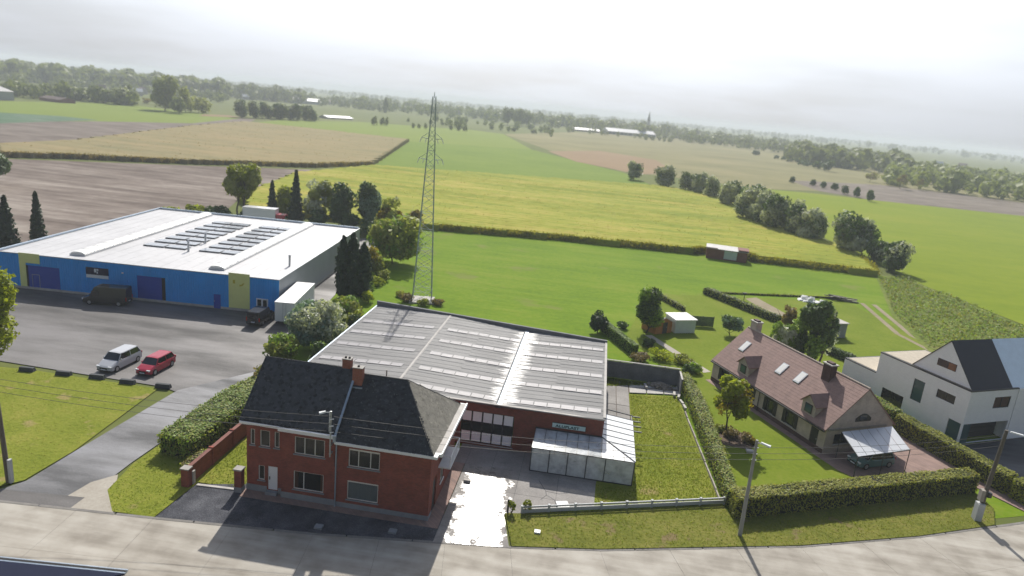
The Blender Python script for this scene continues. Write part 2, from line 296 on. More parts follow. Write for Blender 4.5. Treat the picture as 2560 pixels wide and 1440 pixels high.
# yard concrete: dry grey, with a wet film lying on the drive beside the house
m, n, l, b = newmat('yard_concrete'); v = vecmap(n, l)
f1 = noise(n, l, v, 0.35, 6, 0.6); f2 = noise(n, l, v, 7, 4, 0.65)
dry = ramp(n, l, nmath(n, l, 'MULTIPLY_ADD', f2, 0.4, nmath(n, l, 'MULTIPLY', f1, 0.6)), [(0.34, (0.15, 0.14, 0.13)), (0.52, (0.225, 0.21, 0.195)), (0.68, (0.30, 0.285, 0.265))])
dry = objvar(n, l, dry, 0.07)
s = n.new('ShaderNodeSeparateXYZ'); l.new(v, s.inputs[0])
# puddle centred on the drive, ragged by noise
dx = nmath(n, l, 'DIVIDE', nmath(n, l, 'SUBTRACT', nmath(n, l, 'MULTIPLY_ADD', s.outputs['Y'], 0.06, s.outputs['X']), 10.95), 2.15)
dy = nmath(n, l, 'DIVIDE', nmath(n, l, 'SUBTRACT', s.outputs['Y'], 3.2), 6.3)
d = nmath(n, l, 'MAXIMUM', nmath(n, l, 'ABSOLUTE', dx), nmath(n, l, 'ABSOLUTE', dy))
rag = nmath(n, l, 'MULTIPLY_ADD', noise(n, l, v, 1.0, 8, 0.72), 2.6, -1.42)
wetf = nmath(n, l, 'ADD', nmath(n, l, 'SUBTRACT', 1.0, d), rag)
wm = n.new('ShaderNodeMapRange'); wm.inputs[1].default_value = -0.06; wm.inputs[2].default_value = 0.22; l.new(wetf, wm.inputs[0])
wet = wm.outputs[0]
l.new(mixc(n, l, wet, dry, mixc(n, l, 1.0, dry, (0.55, 0.55, 0.56), 'MULTIPLY')), b.inputs['Base Color'])
l.new(nmath(n, l, 'MULTIPLY_ADD', wet, -0.62, 0.84), b.inputs['Roughness']); b.inputs['Specular IOR Level'].default_value = 0.5
l.new(nmath(n, l, 'MULTIPLY', wet, 1.0), b.inputs['Coat Weight']); l.new(nmath(n, l, 'MULTIPLY_ADD', noise(n, l, v, 0.8, 6, 0.7), 0.62, -0.07), b.inputs['Coat Roughness']); b.inputs['Coat IOR'].default_value = 1.45
bump(n, l, b, f2, 0.12, 0.008)

# fibre-cement sheets of the shed roof: grimed, damp towards the valley gutter
def cement_roof(name, c, r0):
    m, n, l, b = newmat(name); v = vecmap(n, l)
    mp = n.new('ShaderNodeMapping'); mp.inputs['Scale'].default_value = (0.18, 3.0, 1); l.new(v, mp.inputs['Vector'])
    st = noise(n, l, mp.outputs[0], 1.0, 5, 0.65); f1 = noise(n, l, v, 0.22, 5)
    f = nmath(n, l, 'MULTIPLY_ADD', st, 0.5, nmath(n, l, 'MULTIPLY', f1, 0.5))
    col = ramp(n, l, f, [(0.33, tuple(x*0.78 for x in c)), (0.5, c), (0.68, tuple(min(1, x*1.2) for x in c))]); col = objvar(n, l, col, 0.05)
    s = n.new('ShaderNodeSeparateXYZ'); l.new(v, s.inputs[0])
    dv = nmath(n, l, 'SUBTRACT', 1.0, nmath(n, l, 'DIVIDE', nmath(n, l, 'ABSOLUTE', nmath(n, l, 'SUBTRACT', s.outputs['X'], 10.4)), 2.2))
    w2 = nmath(n, l, 'ADD', nmath(n, l, 'MULTIPLY', dv, 0.75), nmath(n, l, 'MULTIPLY_ADD', st, 1.5, -0.95))
    wm = n.new('ShaderNodeMapRange'); wm.inputs[1].default_value = 0.12; wm.inputs[2].default_value = 0.3; l.new(w2, wm.inputs[0])
    l.new(col, b.inputs['Base Color'])
    l.new(nmath(n, l, 'MULTIPLY_ADD', wm.outputs[0], -0.16, r0), b.inputs['Roughness']); b.inputs['Specular IOR Level'].default_value = 0.5
    l.new(nmath(n, l, 'MULTIPLY', wm.outputs[0], 0.55), b.inputs['Coat Weight']); b.inputs['Coat Roughness'].default_value = 0.36
    return m
cement_roof('cement_sheet', (0.215, 0.21, 0.203), 0.60); cement_roof('rooflight', (0.50, 0.475, 0.46), 0.5)

leaf('leaf_green', (0.115, 0.195, 0.032), (0.287, 0.403, 0.068), 0.42); leaf('leaf_dark', (0.046, 0.085, 0.028), (0.123, 0.183, 0.056), 0.3)
leaf('leaf_olive', (0.195, 0.226, 0.051), (0.403, 0.414, 0.106), 0.45); leaf('leaf_yellow', (0.20, 0.165, 0.014), (0.32, 0.24, 0.026), 0.5)
leaf('leaf_lime', (0.218, 0.271, 0.018), (0.356, 0.377, 0.037), 0.52); leaf('leaf_grey', (0.320, 0.359, 0.217), (0.550, 0.550, 0.475), 0.4, 0.5)
leaf('leaf_blue', (0.111, 0.199, 0.138), (0.311, 0.414, 0.311), 0.35, 0.4); leaf('leaf_conifer', (0.023, 0.042, 0.021), (0.056, 0.087, 0.038), 0.2)
leaf('leaf_hedge', (0.195, 0.224, 0.034), (0.390, 0.384, 0.072), 0.42); leaf('leaf_far', (0.144, 0.185, 0.070), (0.300, 0.321, 0.123), 0.35, 0.1)
leaf('leaf_wood', (0.115, 0.144, 0.062), (0.238, 0.253, 0.099), 0.35, 0.1); leaf('leaf_brown', (0.16, 0.12, 0.048), (0.28, 0.22, 0.105), 0.4)
leaf('grass_blade', (0.155, 0.207, 0.021), (0.259, 0.287, 0.041), 0.6, 0.2); leaf('grass_dry', (0.165, 0.170, 0.030), (0.27, 0.245, 0.070), 0.6, 0.2)
leaf('crop_leaf', (0.21, 0.21, 0.022), (0.35, 0.295, 0.040), 0.5, 0.2); leaf('crop_leaf_tan', (0.25, 0.195, 0.075), (0.35, 0.265, 0.12), 0.45, 0.2)
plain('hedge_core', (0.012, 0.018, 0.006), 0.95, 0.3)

# ------------------------------------------------------------------ geometry helpers
class MB:
    """collects faces; build() links them as one mesh object"""
    def __init__(s): s.v = []; s.f = []
    def poly(s, pts):
        k = len(s.v); s.v += [tuple(p) for p in pts]; s.f.append(tuple(range(k, k+len(pts)))); return s
    def box(s, x0, x1, y0, y1, z0, z1):
        k = len(s.v)
        s.v += [(x0, y0, z0), (x1, y0, z0), (x1, y1, z0), (x0, y1, z0), (x0, y0, z1), (x1, y0, z1), (x1, y1, z1), (x0, y1, z1)]
        s.f += [tuple(k+i for i in q) for q in ((3, 2, 1, 0), (4, 5, 6, 7), (0, 1, 5, 4), (1, 2, 6, 5), (2, 3, 7, 6), (3, 0, 4, 7))]; return s
    def prism(s, poly, z0, z1):
        a = sum(poly[i][0]*poly[(i+1) % len(poly)][1]-poly[(i+1) % len(poly)][0]*poly[i][1] for i in range(len(poly)))
        if a < 0: poly = poly[::-1]
        n = len(poly); k = len(s.v)
        s.v += [(p[0], p[1], z0) for p in poly]+[(p[0], p[1], z1) for p in poly]
        s.f.append(tuple(k+i for i in range(n))[::-1]); s.f.append(tuple(k+n+i for i in range(n)))
        for i in range(n):
            j = (i+1) % n; s.f.append((k+i, k+j, k+n+j, k+n+i))
        return s
    def hexa(s, b, t):
        """b, t: four bottom and four top points in the same order"""
        k = len(s.v); s.v += [tuple(p) for p in b]+[tuple(p) for p in t]
        s.f += [(k+3, k+2, k+1, k), (k+4, k+5, k+6, k+7)]+[(k+i, k+(i+1) % 4, k+4+(i+1) % 4, k+4+i) for i in range(4)]; return s
    def slab(s, pts, th):
        """flat polygon in space thickened downwards along z"""
        n = len(pts); k = len(s.v)
        s.v += [tuple(p) for p in pts]+[(p[0], p[1], p[2]-th) for p in pts]
        s.f.append(tuple(range(k, k+n))); s.f.append(tuple(range(k+n, k+2*n))[::-1])
        for i in range(n):
            j = (i+1) % n; s.f.append((k+j, k+i, k+n+i, k+n+j))
        return s
    def tube(s, p, q, r, r2=None, n=6):
        p = Vector(p); q = Vector(q); r2 = r if r2 is None else r2
        d = (q-p); d = d.normalized() if d.length > 0 else Vector((0, 0, 1))
        a = d.orthogonal().normalized(); b = d.cross(a); k = len(s.v)
        for c, rr in ((p, r), (q, r2)):
            for i in range(n):
                t = 2*math.pi*i/n; s.v.append(tuple(c+a*rr*math.cos(t)+b*rr*math.sin(t)))
        for i in range(n):
            j = (i+1) % n; s.f.append((k+i, k+j, k+n+j, k+n+i))
        s.f.append(tuple(range(k, k+n))[::-1]); s.f.append(tuple(range(k+n, k+2*n))); return s
    def path(s, pts, r, n=5):
        for a, b in zip(pts[:-1], pts[1:]): s.tube(a, b, r, n=n)
        return s
    def mesh(s, name, mat):
        m = bpy.data.meshes.new(name); m.from_pydata(s.v, [], s.f); m.materials.append(MAT[mat]); m.update(); return m
    def build(s, name, mat, parent=None, smooth=False):
        m = s.mesh(name, mat)
        if smooth: m.shade_smooth()
        return place(name, m, parent)
def place(name, mesh, parent=None, loc=None, rot=None, scale=None):
    o = bpy.data.objects.new(name, mesh); COL.objects.link(o)
    if parent: o.parent = parent
    if loc is not None: o.location = loc
    if rot is not None: o.rotation_euler = rot
    if scale is not None: o.scale = scale
    return o
def tag(o, label, cat=None, group=None, kind=None):
    o['label'] = label
    if cat: o['category'] = cat
    if group: o['group'] = group
    if kind: o['kind'] = kind
    return o
def thing(name, label, cat, loc=(0, 0, 0), rotz=0.0, group=None):
    o = bpy.data.objects.new(name, None); COL.objects.link(o); o.location = loc; o.rotation_euler = (0, 0, R_(rotz)); o.empty_display_size = 0.3
    return tag(o, label, cat, group)
def struct(name, mb, mat, label):
    return tag(mb.build(name, mat), label, kind='structure')
def B(x0, x1, y0, y1, z0, z1): return MB().box(x0, x1, y0, y1, z0, z1)
def copy_tree(root, loc, rotz=0, scale=1.0, label=None, group=None, name=None):
    r = root.copy(); COL.objects.link(r); r.location = loc; r.rotation_euler = (0, 0, R_(rotz))
    r.scale = (scale, scale, scale) if isinstance(scale, (int, float)) else scale
    if name: r.name = name
    if label: r['label'] = label
    if group: r['group'] = group
    for ch in list(root.children):
        c = ch.copy(); COL.objects.link(c); c.parent = r
        for g in list(ch.children):
            d = g.copy(); COL.objects.link(d); d.parent = c
    return r
def clip_rect(poly, x0, x1, y0, y1):
    def cut(ps, ax, val, keep_less):
        out = []
        for i in range(len(ps)):
            a, b = ps[i], ps[(i+1) % len(ps)]
            ia = (a[ax] <= val) == keep_less or a[ax] == val; ib = (b[ax] <= val) == keep_less or b[ax] == val
            if ia: out.append(a)
            if ia != ib:
                t = (val-a[ax])/(b[ax]-a[ax]); out.append((a[0]+t*(b[0]-a[0]), a[1]+t*(b[1]-a[1])))
        return out
    for ax, val, less in ((0, x0, False), (0, x1, True), (1, y0, False), (1, y1, True)):
        if len(poly) < 3: return []
        poly = cut(poly, ax, val, less)
    return poly
def area(p): return abs(sum(p[i][0]*p[(i+1) % len(p)][1]-p[(i+1) % len(p)][0]*p[i][1] for i in range(len(p))))/2
def inside(px, py, poly):
    r = np.zeros(len(px), bool); n = len(poly)
    for i in range(n):
        x0, y0 = poly[i]; x1, y1 = poly[(i+1) % n]
        if y0 == y1: continue
        c = ((y0 > py) != (y1 > py)) & (px < (x1-x0)*(py-y0)/(y1-y0)+x0); r ^= c
    return r
def scatter(poly, n, rng):
    P = np.array(poly); lo, hi = P.min(0), P.max(0); out = np.zeros((0, 2))
    while len(out) < n:
        q = rng.uniform(lo, hi, (n*2, 2)); q = q[inside(q[:, 0], q[:, 1], poly)]; out = np.vstack([out, q])
    return out[:n]
def np_mesh(name, verts, nper, mat):
    """verts (N*nper,3): N separate faces with nper corners"""
    m = bpy.data.meshes.new(name); nv = len(verts); nf = nv//nper
    m.vertices.add(nv); m.vertices.foreach_set('co', np.asarray(verts, np.float32).ravel())
    m.loops.add(nv); m.loops.foreach_set('vertex_index', np.arange(nv, dtype=np.int32))
    m.polygons.add(nf); m.polygons.foreach_set('loop_start', np.arange(0, nv, nper, dtype=np.int32))
    m.materials.append(MAT[mat]); m.update(calc_edges=True); m.validate(); return m
def leaf_quads(c, nrm, size, rng, aspect=0.7):
    """one rhombic leaf clump per centre"""
    n = len(c); nrm = nrm/np.maximum(np.linalg.norm(nrm, axis=1, keepdims=True), 1e-6)
    a = np.cross(nrm, rng.normal(size=(n, 3))); a /= np.maximum(np.linalg.norm(a, axis=1, keepdims=True), 1e-6)
    b = np.cross(nrm, a); s = np.asarray(size).reshape(-1, 1)
    v = np.empty((n, 4, 3)); j = rng.uniform(0.7, 1.3, (n, 4, 1))
    v[:, 0] = c+a*s*j[:, 0]; v[:, 1] = c+b*s*aspect*j[:, 1]; v[:, 2] = c-a*s*j[:, 2]; v[:, 3] = c-b*s*aspect*j[:, 3]
    return v.reshape(-1, 3)
def lobes_cloud(lobes, n, rng, shell=0.5):
    """points in a union of ellipsoids, denser towards their skin"""
    L_ = np.array(lobes, float); w = (L_[:, 3]*L_[:, 4]*L_[:, 5])**0.67; idx = rng.choice(len(L_), n, p=w/w.sum())
    d = rng.normal(size=(n, 3)); d /= np.linalg.norm(d, axis=1, keepdims=True)
    r = (shell**3+(1-shell**3)*rng.uniform(size=(n, 1)))**(1/3)*rng.uniform(0.88, 1.1, (n, 1))
    return L_[idx, :3]+d*r*L_[idx, 3:], d+rng.normal(scale=0.55, size=(n, 3))
# ------------------------------------------------------------------ ground, fields, roads
def flat(name, poly, z, mat, label):
    return struct(name, MB().poly([(x, y, z) for x, y in (poly if sum(poly[i][0]*poly[(i+1) % len(poly)][1]-poly[(i+1) % len(poly)][0]*poly[i][1] for i in range(len(poly))) > 0 else poly[::-1])]), mat, label)
g = MB()
ring = [(7500*math.cos(2*math.pi*i/64), 7500*math.sin(2*math.pi*i/64)) for i in range(64)]
g.poly([(x, y, -0.10) for x, y in ring])
struct('ground', g, 'grass_base', 'wide flat farmland reaching the horizon')
flat('meadow', [(-24, 40), (-24, 62), (-30, 95), (-28, 114), (8, 122), (40, 125), (84, 124), (96, 90), (104, 60), (64, 18), (40, 8), (14, 0), (8, 12), (-12, 12), (-19, 30)], -0.085, 'grass_meadow', 'bright green meadow behind the brick shed')
F = {
 'field_green_mid': ([(-80.2,242.9),(-116.2,427.0),(-37.0,473.0),(1.7,395.6),(28.1,346.9),(41.5,282.8)], 'field_green', 'flat green field beyond the yellow crop'),
 'field_green_upper': ([(-116.2,427.0),(-178.2,435.3),(-241.3,441.9),(-258.0,527.3),(-227.9,638.4),(-129.4,715.3),(-91.7,692.9),(-37.0,473.0)], 'field_green_light', 'pale green pasture with small round shrubs'),
 'field_plough': ([(-179.0,123.2),(-167.4,149.7),(-91.5,207.6),(-88.8,187.7),(-77.4,128.6),(-69.8,107.3),(-60,88),(-68,40),(-95.3,35.5)], 'field_plough', 'ploughed brown field behind the blue warehouse'),
 'field_plough_far': ([(-266.2,225.3),(-271.0,260.9),(-268.6,322.5),(-248.9,384.1),(-274.3,491.4),(-266.9,503.0),(-241.3,441.9),(-224.9,345.2),(-188.6,205.8),(-190.5,174.5),(-191.5,153.0)], 'field_plough_far', 'brown bare field beyond the tan crop'),
 'field_green_left': ([(-378.6,334.1),(-404.8,404.6),(-410.8,536.4),(-346.2,512.6),(-293.7,514.0),(-274.3,491.4),(-248.9,384.1),(-268.6,322.5),(-280.1,270.7),(-282.6,241.2)], 'field_green_light', 'green field in front of the far barn'),
 'field_cabbage': ([(-311.1,268.7),(-320.5,314.1),(-298.9,332.3),(-274.8,332.1),(-265.8,255.3),(-266.2,225.3)], 'field_cabbage', 'blue-green field of cabbages'),
 'field_tan': ([(-91.1,694.9),(-25.8,1037.6),(146.2,1278.7),(253.3,1367.0),(320.3,930.3),(362.9,789.6),(377.1,613.9),(284.9,441.4),(209.2,476.8),(136.4,423.6),(136.2,361.1),(101.2,337.6),(50.3,353.7),(28.2,352.6),(-26.5,488.4)], 'field_tan', 'pale tan stubble fields beyond the willows'),
 'field_orange': ([(-25.2,473.4),(11.7,552.7),(55.0,501.5),(60.0,388.1),(36.8,347.4),(-0.8,395.5)], 'field_orange', 'orange-brown bare strip beside the green field'),
 'field_plough_right': ([(134.8,427.4),(209.2,476.8),(309.8,427.4),(245.1,320.0),(155.9,338.1),(136.2,361.1)], 'field_plough_far', 'grey-brown ploughed strip with a row of shrubs'),
 'field_lime': ([(101.2,337.6),(130.9,341.8),(155.9,338.1),(229.3,337.4),(266.5,325.6),(330,200),(104.0,75.6),(97.0,90.0),(88.8,125.9),(89.0,144.7),(85.6,179.6),(91.5,251.5)], 'field_lime', 'smooth lime-green field beside the willows'),
 'weedy_strip': ([(82.1,122.3),(88.8,125.9),(96.5,89.0),(104,77.6),(101.7,60.2),(86.6,66.5),(77.3,66.7),(69.1,60.4),(71.6,84.2)], 'weeds_ground', 'rough weedy strip beside the lime-green field'),
}
zf = -0.06
for k, (p, mt, lab) in F.items():
    flat(k, p, zf, mt, lab); zf += 0.004
flat('stubble_patch', [(-300, 520), (-280, 505), (-296, 470), (-310, 500)], zf, 'field_orange', 'small tan patch beside the dark grove')
flat('garden_lawn', [(31, 8.5), (54, 19), (52, 31), (50, 45), (72, 66), (66, 92), (28, 79), (23, 52), (29.5, 36), (30.8, 28)], -0.03, 'grass_garden', 'mown garden lawn round the buff villa')
t_ = MB()
for off in (0.0, 2.2):
    pts = [(68.5+off, 92), (68+off, 82), (67.5+off, 72), (69.5+off, 64), (73+off, 57)]
    for (a, b) in zip(pts[:-1], pts[1:]): t_.poly([(a[0], a[1], -0.022), (b[0], b[1], -0.022), (b[0]+0.9, b[1], -0.022), (a[0]+0.9, a[1], -0.022)][::-1])
struct('track', t_, 'track_soil', 'two pale wheel ruts through the grass')
flat('bare_earth', [(45.6, 84), (48, 86), (50, 80), (51.5, 75), (49, 74), (47, 79)], -0.024, 'track_soil', 'worn bare patch in the garden grass')

# yard of the blue warehouse and its access road
LOT = [(-82, 15), (-42.6, 15.6), (-24.0, 15.2), (-22.4, 14.6), (-17.6, 22.3), (-18.6, 30.7), (-19.6, 42), (-21.5, 55), (-25.5, 74), (-27, 98), (-31, 98), (-60, 60), (-90, 38)]
flat('parking_lot', LOT, -0.020, 'asphalt_lot', 'damp grey asphalt parking lot before the blue warehouse')
flat('driveway', [(-24.5, -6.2), (-17.4, -5.5), (-17.6, 1.4), (-17.2, 13.2), (-17.5, 22.3), (-22.3, 14.9), (-22.8, 1.8), (-22.9, -3.1)], -0.012, 'asphalt_drive', 'grey asphalt access road up to the parking lot')
flat('driveway_patch', [(-24.4, -6.0), (-17.5, -5.3), (-17.5, -3.9), (-24.0, -4.6)], -0.0075, 'asphalt_lot', 'darker asphalt strip where the access road meets the street')
flat('apron', [(-19, -5.85), (-14.2, -5.35), (-15.3, -3.8), (-17.4, -0.5), (-18.5, -2)], -0.008, 'path_pale', 'sandy edge where the access road meets the street')
flat('front_lawn', [(-60, 12), (-38.3, 14.6), (-24.2, 14.6), (-22.9, 1.8), (-23.1, -3.1), (-25, -5.5), (-60, -8.7)], -0.006, 'grass_lawn', 'worn lawn between parking lot and street')
flat('verge_lawn', [(-17.2, 12), (-17.4, 1.4), (-16.7, -2.6), (-14.6, -4.9), (-11.5, -4.8), (-11.2, -0.4), (-11.7, 12)], -0.005, 'grass_lawn', 'lawn wedge between access road and brick wall')

# street: concrete slabs between stations
EDGE = [(-95, -12.5), (-60, -9.4), (-40, -7.6), (-22.4, -6.0), (-11.4, -5.0), (-0.1, -3.8), (13.7, -1.6), (20.1, -0.2), (35.3, 4.4), (45.6, 8.5), (55.9, 13.4), (70, 21), (90, 33)]
def along(pts, step):
    out = []; acc = 0
    for (a, b) in zip(pts[:-1], pts[1:]):
        a = Vector(a); b = Vector(b); ln = (b-a).length; k = max(1, round(ln/step))
        out += [a+(b-a)*(i/k) for i in range(k)]
    return out+[Vector(pts[-1])]
st = along(EDGE, 5.5); W = 9.0
nr = []
for i, p in enumerate(st):
    d = (st[min(i+1, len(st)-1)]-st[max(i-1, 0)]).normalized(); nr.append(Vector((d.y, -d.x)))
base = MB()
for i in range(len(st)-1):
    a, b = st[i], st[i+1]; base.poly([(a.x, a.y, 0.0), ((a+nr[i]*W).x, (a+nr[i]*W).y, 0.0), ((b+nr[i+1]*W).x, (b+nr[i+1]*W).y, 0.0), (b.x, b.y, 0.0)])
road = struct('road', base, 'asphalt_dark', 'broad concrete street curving past the houses')
for i in range(len(st)-1):
    for w0, w1 in ((0.0, W/2-0.006), (W/2+0.006, W)):
        a, b = st[i], st[i+1]; t = (b-a).normalized()*0.007
        q = [a+nr[i]*w0+t, a+nr[i]*w1+t, b+nr[i+1]*w1-t, b+nr[i+1]*w0-t]
        MB().prism([(p.x, p.y) for p in q], -0.05, 0.012+0.002*((i*7) % 3)).build('slab', 'road_concrete', road)
for i in range(len(st)-1):
    for f0, f1 in ((0.0, 0.49), (0.51, 1.0)):
        a = st[i].lerp(st[i+1], f0); b = st[i].lerp(st[i+1], f1); na = nr[i].lerp(nr[i+1], f0); nb = nr[i].lerp(nr[i+1], f1)
        q = [a-na*0.22, a+na*0.03, b+nb*0.03, b-nb*0.22]; MB().prism([(v.x, v.y) for v in q], -0.05, 0.028).build('kerb', 'kerb_grey', road)
# far side of the street
flat('far_verge', [(-95, -22), (-40, -16.9), (-11, -14.3), (15, -10.8), (38, -4.3), (60, 5), (95, 23), (95, -60), (-95, -60)], -0.002, 'grass_verge', 'grass on the far side of the street')

# verge in front of the low fence and hedge (raised a little above the street)
VERGE = [(13.75, -1.4), (20.1, 0.0), (35.3, 4.6), (45.6, 8.7), (53.2, 12.4), (54.6, 15.3), (54.3, 18.0), (30.6, 6.9), (30.2, 8.9), (14.0, 2.9), (12.7, 2.6)]
struct('verge', MB().prism(VERGE, -0.06, 0.07), 'grass_verge', 'rough grass verge between street and low fence')
# forecourt
struct('forecourt', MB().prism([(-11.4, -4.85), (-5.3, -4.15), (8.5, -2.45), (8.35, 1.2), (7.2, 1.0), (-7.4, 1.0), (-11.1, -0.1)], -0.06, 0.016), 'gravel_dark', 'dark chippings in front of the brick houses')
# brick strip at the foot of the houses
pv = struct('paving_strip', MB().prism([(-7.3, -0.75), (8.15, -0.75), (8.15, 9.2), (7.2, 9.2), (7.2, 0.3), (-7.3, 0.45)], -0.04, 0.034), 'brick_paver', 'strip of reddish bricks at the foot of the houses')
# concrete yard: separate slabs
YARD = [(8.2, -2.4), (13.6, -1.55), (12.6, 2.55), (14.0, 3.0), (19.5, 5.3), (19.55, 8.9), (19.9, 12.8), (7.2, 12.8), (7.2, 9.2), (8.2, 9.2)]
yard = struct('yard', MB().prism([(8.25, -2.3), (13.4, -1.5), (12.6, 2.6), (14.0, 3.1), (19.4, 5.4), (19.45, 12.7), (7.3, 12.7), (7.3, 9.2), (8.25, 9.2)], -0.06, 0.018), 'asphalt_dark', 'cracked concrete yard with a wet drive')
for cell in [(8.2, 10.55), (10.55, 13.05), (13.05, 16.4), (16.4, 19.9)]:
    for y0, y1 in [(-2.6, -0.2), (-0.2, 2.5), (2.5, 5.6), (5.6, 9.2), (9.2, 12.8)]:
        p = clip_rect(YARD, cell[0]+0.012, cell[1]-0.012, y0+0.012, y1-0.012)
        if len(p) > 2 and area(p) > 0.05: MB().prism(p, -0.05, 0.030+0.003*((int(cell[0]*3)+int(y0*5)) % 3)).build('slab', 'yard_concrete', yard)
p = clip_rect(YARD, 7.2, 8.19, 9.2, 12.8); MB().prism(p, -0.05, 0.03).build('slab', 'yard_concrete', yard)
# crack network in the yard
ck = MB(); 
for pts in ([(15.2, 5.3), (15.6, 6.1), (15.5, 6.7), (16.6, 6.6), (17.3, 6.9)], [(15.6, 6.1), (16.3, 5.6), (16.6, 4.6)], [(14.8, 8.2), (15.2, 7.3), (15.5, 6.7)]):
    for a, b in zip(pts[:-1], pts[1:]):
        d = Vector((b[0]-a[0], b[1]-a[1])).normalized()*0.02; ck.poly([(a[0]-d.y, a[1]+d.x, 0.041), (a[0]+d.y, a[1]-d.x, 0.041), (b[0]+d.y, b[1]-d.x, 0.041), (b[0]-d.y, b[1]+d.x, 0.041)])
ck.build('crack', 'asphalt_dark', yard)
# lawn east of the shed, back slabs
flat('side_lawn', [(19.5, 5.25), (30.25, 9.1), (29.2, 20.7), (28.6, 31.5), (22.9, 30.2), (22.9, 12.6), (19.5, 12.6)], 0.012, 'grass_lawn', 'overgrown lawn between glass lean-to and ivy hedge')
bk = flat('back_yard', [(19.9, 12.7), (22.95, 12.7), (22.95, 31), (28.8, 32.6), (28.7, 34.7), (19.8, 34.6)], 0.004, 'earth_bed', 'earth and broken slabs behind the lawn')
for cell in [(20.0, 21.45), (21.45, 22.9)]:
    for y0 in (19.5, 23.1, 26.7, 30.2): MB().prism([(cell[0]+0.03, y0), (cell[1]-0.03, y0), (cell[1]-0.03, y0+3.5), (cell[0]+0.03, y0+3.5)], -0.02, 0.04).build('slab', 'yard_concrete', bk)
for x0 in (23.0, 25.0, 27.0):
    for y0, y1 in ((30.6, 32.1), (32.2, 33.6)): MB().prism([(x0, y0+(x0-23)*0.25), (x0+1.9, y0+(x0-21.1)*0.25), (x0+1.9, y1+(x0-21.1)*0.16), (x0, y1+(x0-23)*0.16)], -0.02, 0.045).build('slab', 'concrete_pale', bk)
flat('small_lawn', [(-11.2, 0.2), (-7.6, 0.3), (-7.4, 12), (-11.5, 12)], 0.0, 'grass_lawn', 'strip of grass between brick wall and house gable')
struct('threshold', MB().prism([(-11.0, -0.35), (-7.75, -0.12), (-7.75, 0.12), (-11.0, -0.1)], -0.03, 0.09), 'concrete_pale', 'pale concrete sill across the mouth of the side strip')
flat('villa_drive', [(42.3, 18.6), (44.3, 16.6), (49.5, 18.9), (54.0, 20.6), (57.6, 15.6), (59.8, 17.2), (51.9, 31.2), (50, 31.5), (41.3, 21.9), (40.4, 22.2)], -0.010, 'brick_paver', 'brick-paved drive beside the buff villa')
flat('terrace_strip', [(40.8, 21.6), (42.3, 21.2), (33.9, 39.0), (32.5, 38.3)], -0.012, 'brick_paver', 'narrow paved strip along the villa wall')
flat('modern_forecourt', [(58.6, 18.6), (62.5, 20.7), (80, 28), (86, 44), (57.3, 28.5), (53.4, 31.4)], -0.014, 'asphalt_dark', 'dark forecourt of the white house')
flat('garden_path', [(25.8, 53.4), (26.8, 53.9), (33.6, 41.4), (32.6, 40.7)], -0.008, 'path_pale', 'pale garden path to the wooden shed')
flat('flower_bed', [(31.6, 20.6), (34.4, 20.2), (35.9, 22.2), (34.8, 24.0), (31.9, 24.6)], -0.006, 'earth_bed', 'raised bed of earth under the lime-green sapling')
# ------------------------------------------------------------------ facade with openings
def facade(mb, x0, x1, z0, z1, openings, y=0.0, depth=0.16, axis='x'):
    """front skin in the plane y (facing -y) or, with axis 'y', in the plane x=y facing +x; openings leave reveals"""
    xs = sorted({x0, x1} | {v for o in openings for v in o[:2]}); zs = sorted({z0, z1} | {v for o in openings for v in o[2:4]})
    def P(s, z, d):
        if axis == 'x': return (s, y+d, z)
        if axis == 'y+': return (y-d, s, z)
        return (y+d, s, z)
    flip = axis == 'y-'
    def add(q): mb.poly(q[::-1] if flip else q)
    for i in range(len(xs)-1):
        for j in range(len(zs)-1):
            cx, cz = (xs[i]+xs[i+1])/2, (zs[j]+zs[j+1])/2
            if any(o[0] < cx < o[1] and o[2] < cz < o[3] for o in openings): continue
            add([P(xs[i], zs[j], 0), P(xs[i+1], zs[j], 0), P(xs[i+1], zs[j+1], 0), P(xs[i], zs[j+1], 0)])
    for a, b, c, d in [o[:4] for o in openings]:
        add([P(a, c, 0), P(a, d, 0), P(a, d, depth), P(a, c, depth)][::1]); add([P(b, d, 0), P(b, c, 0), P(b, c, depth), P(b, d, depth)])
        add([P(a, d, 0), P(b, d, 0), P(b, d, depth), P(a, d, depth)]); add([P(b, c, 0), P(a, c, 0), P(a, c, depth), P(b, c, depth)])
    return mb
def fbox(s0, s1, z0, z1, d0, d1, y=0.0, axis='x'):
    """box given by along-wall span, height span and depth span (positive goes into the wall)"""
    if axis == 'x': return (s0, s1, y+d0, y+d1, z0, z1)
    if axis == 'y+': return (y-d1, y-d0, s0, s1, z0, z1)
    return (y+d0, y+d1, s0, s1, z0, z1)
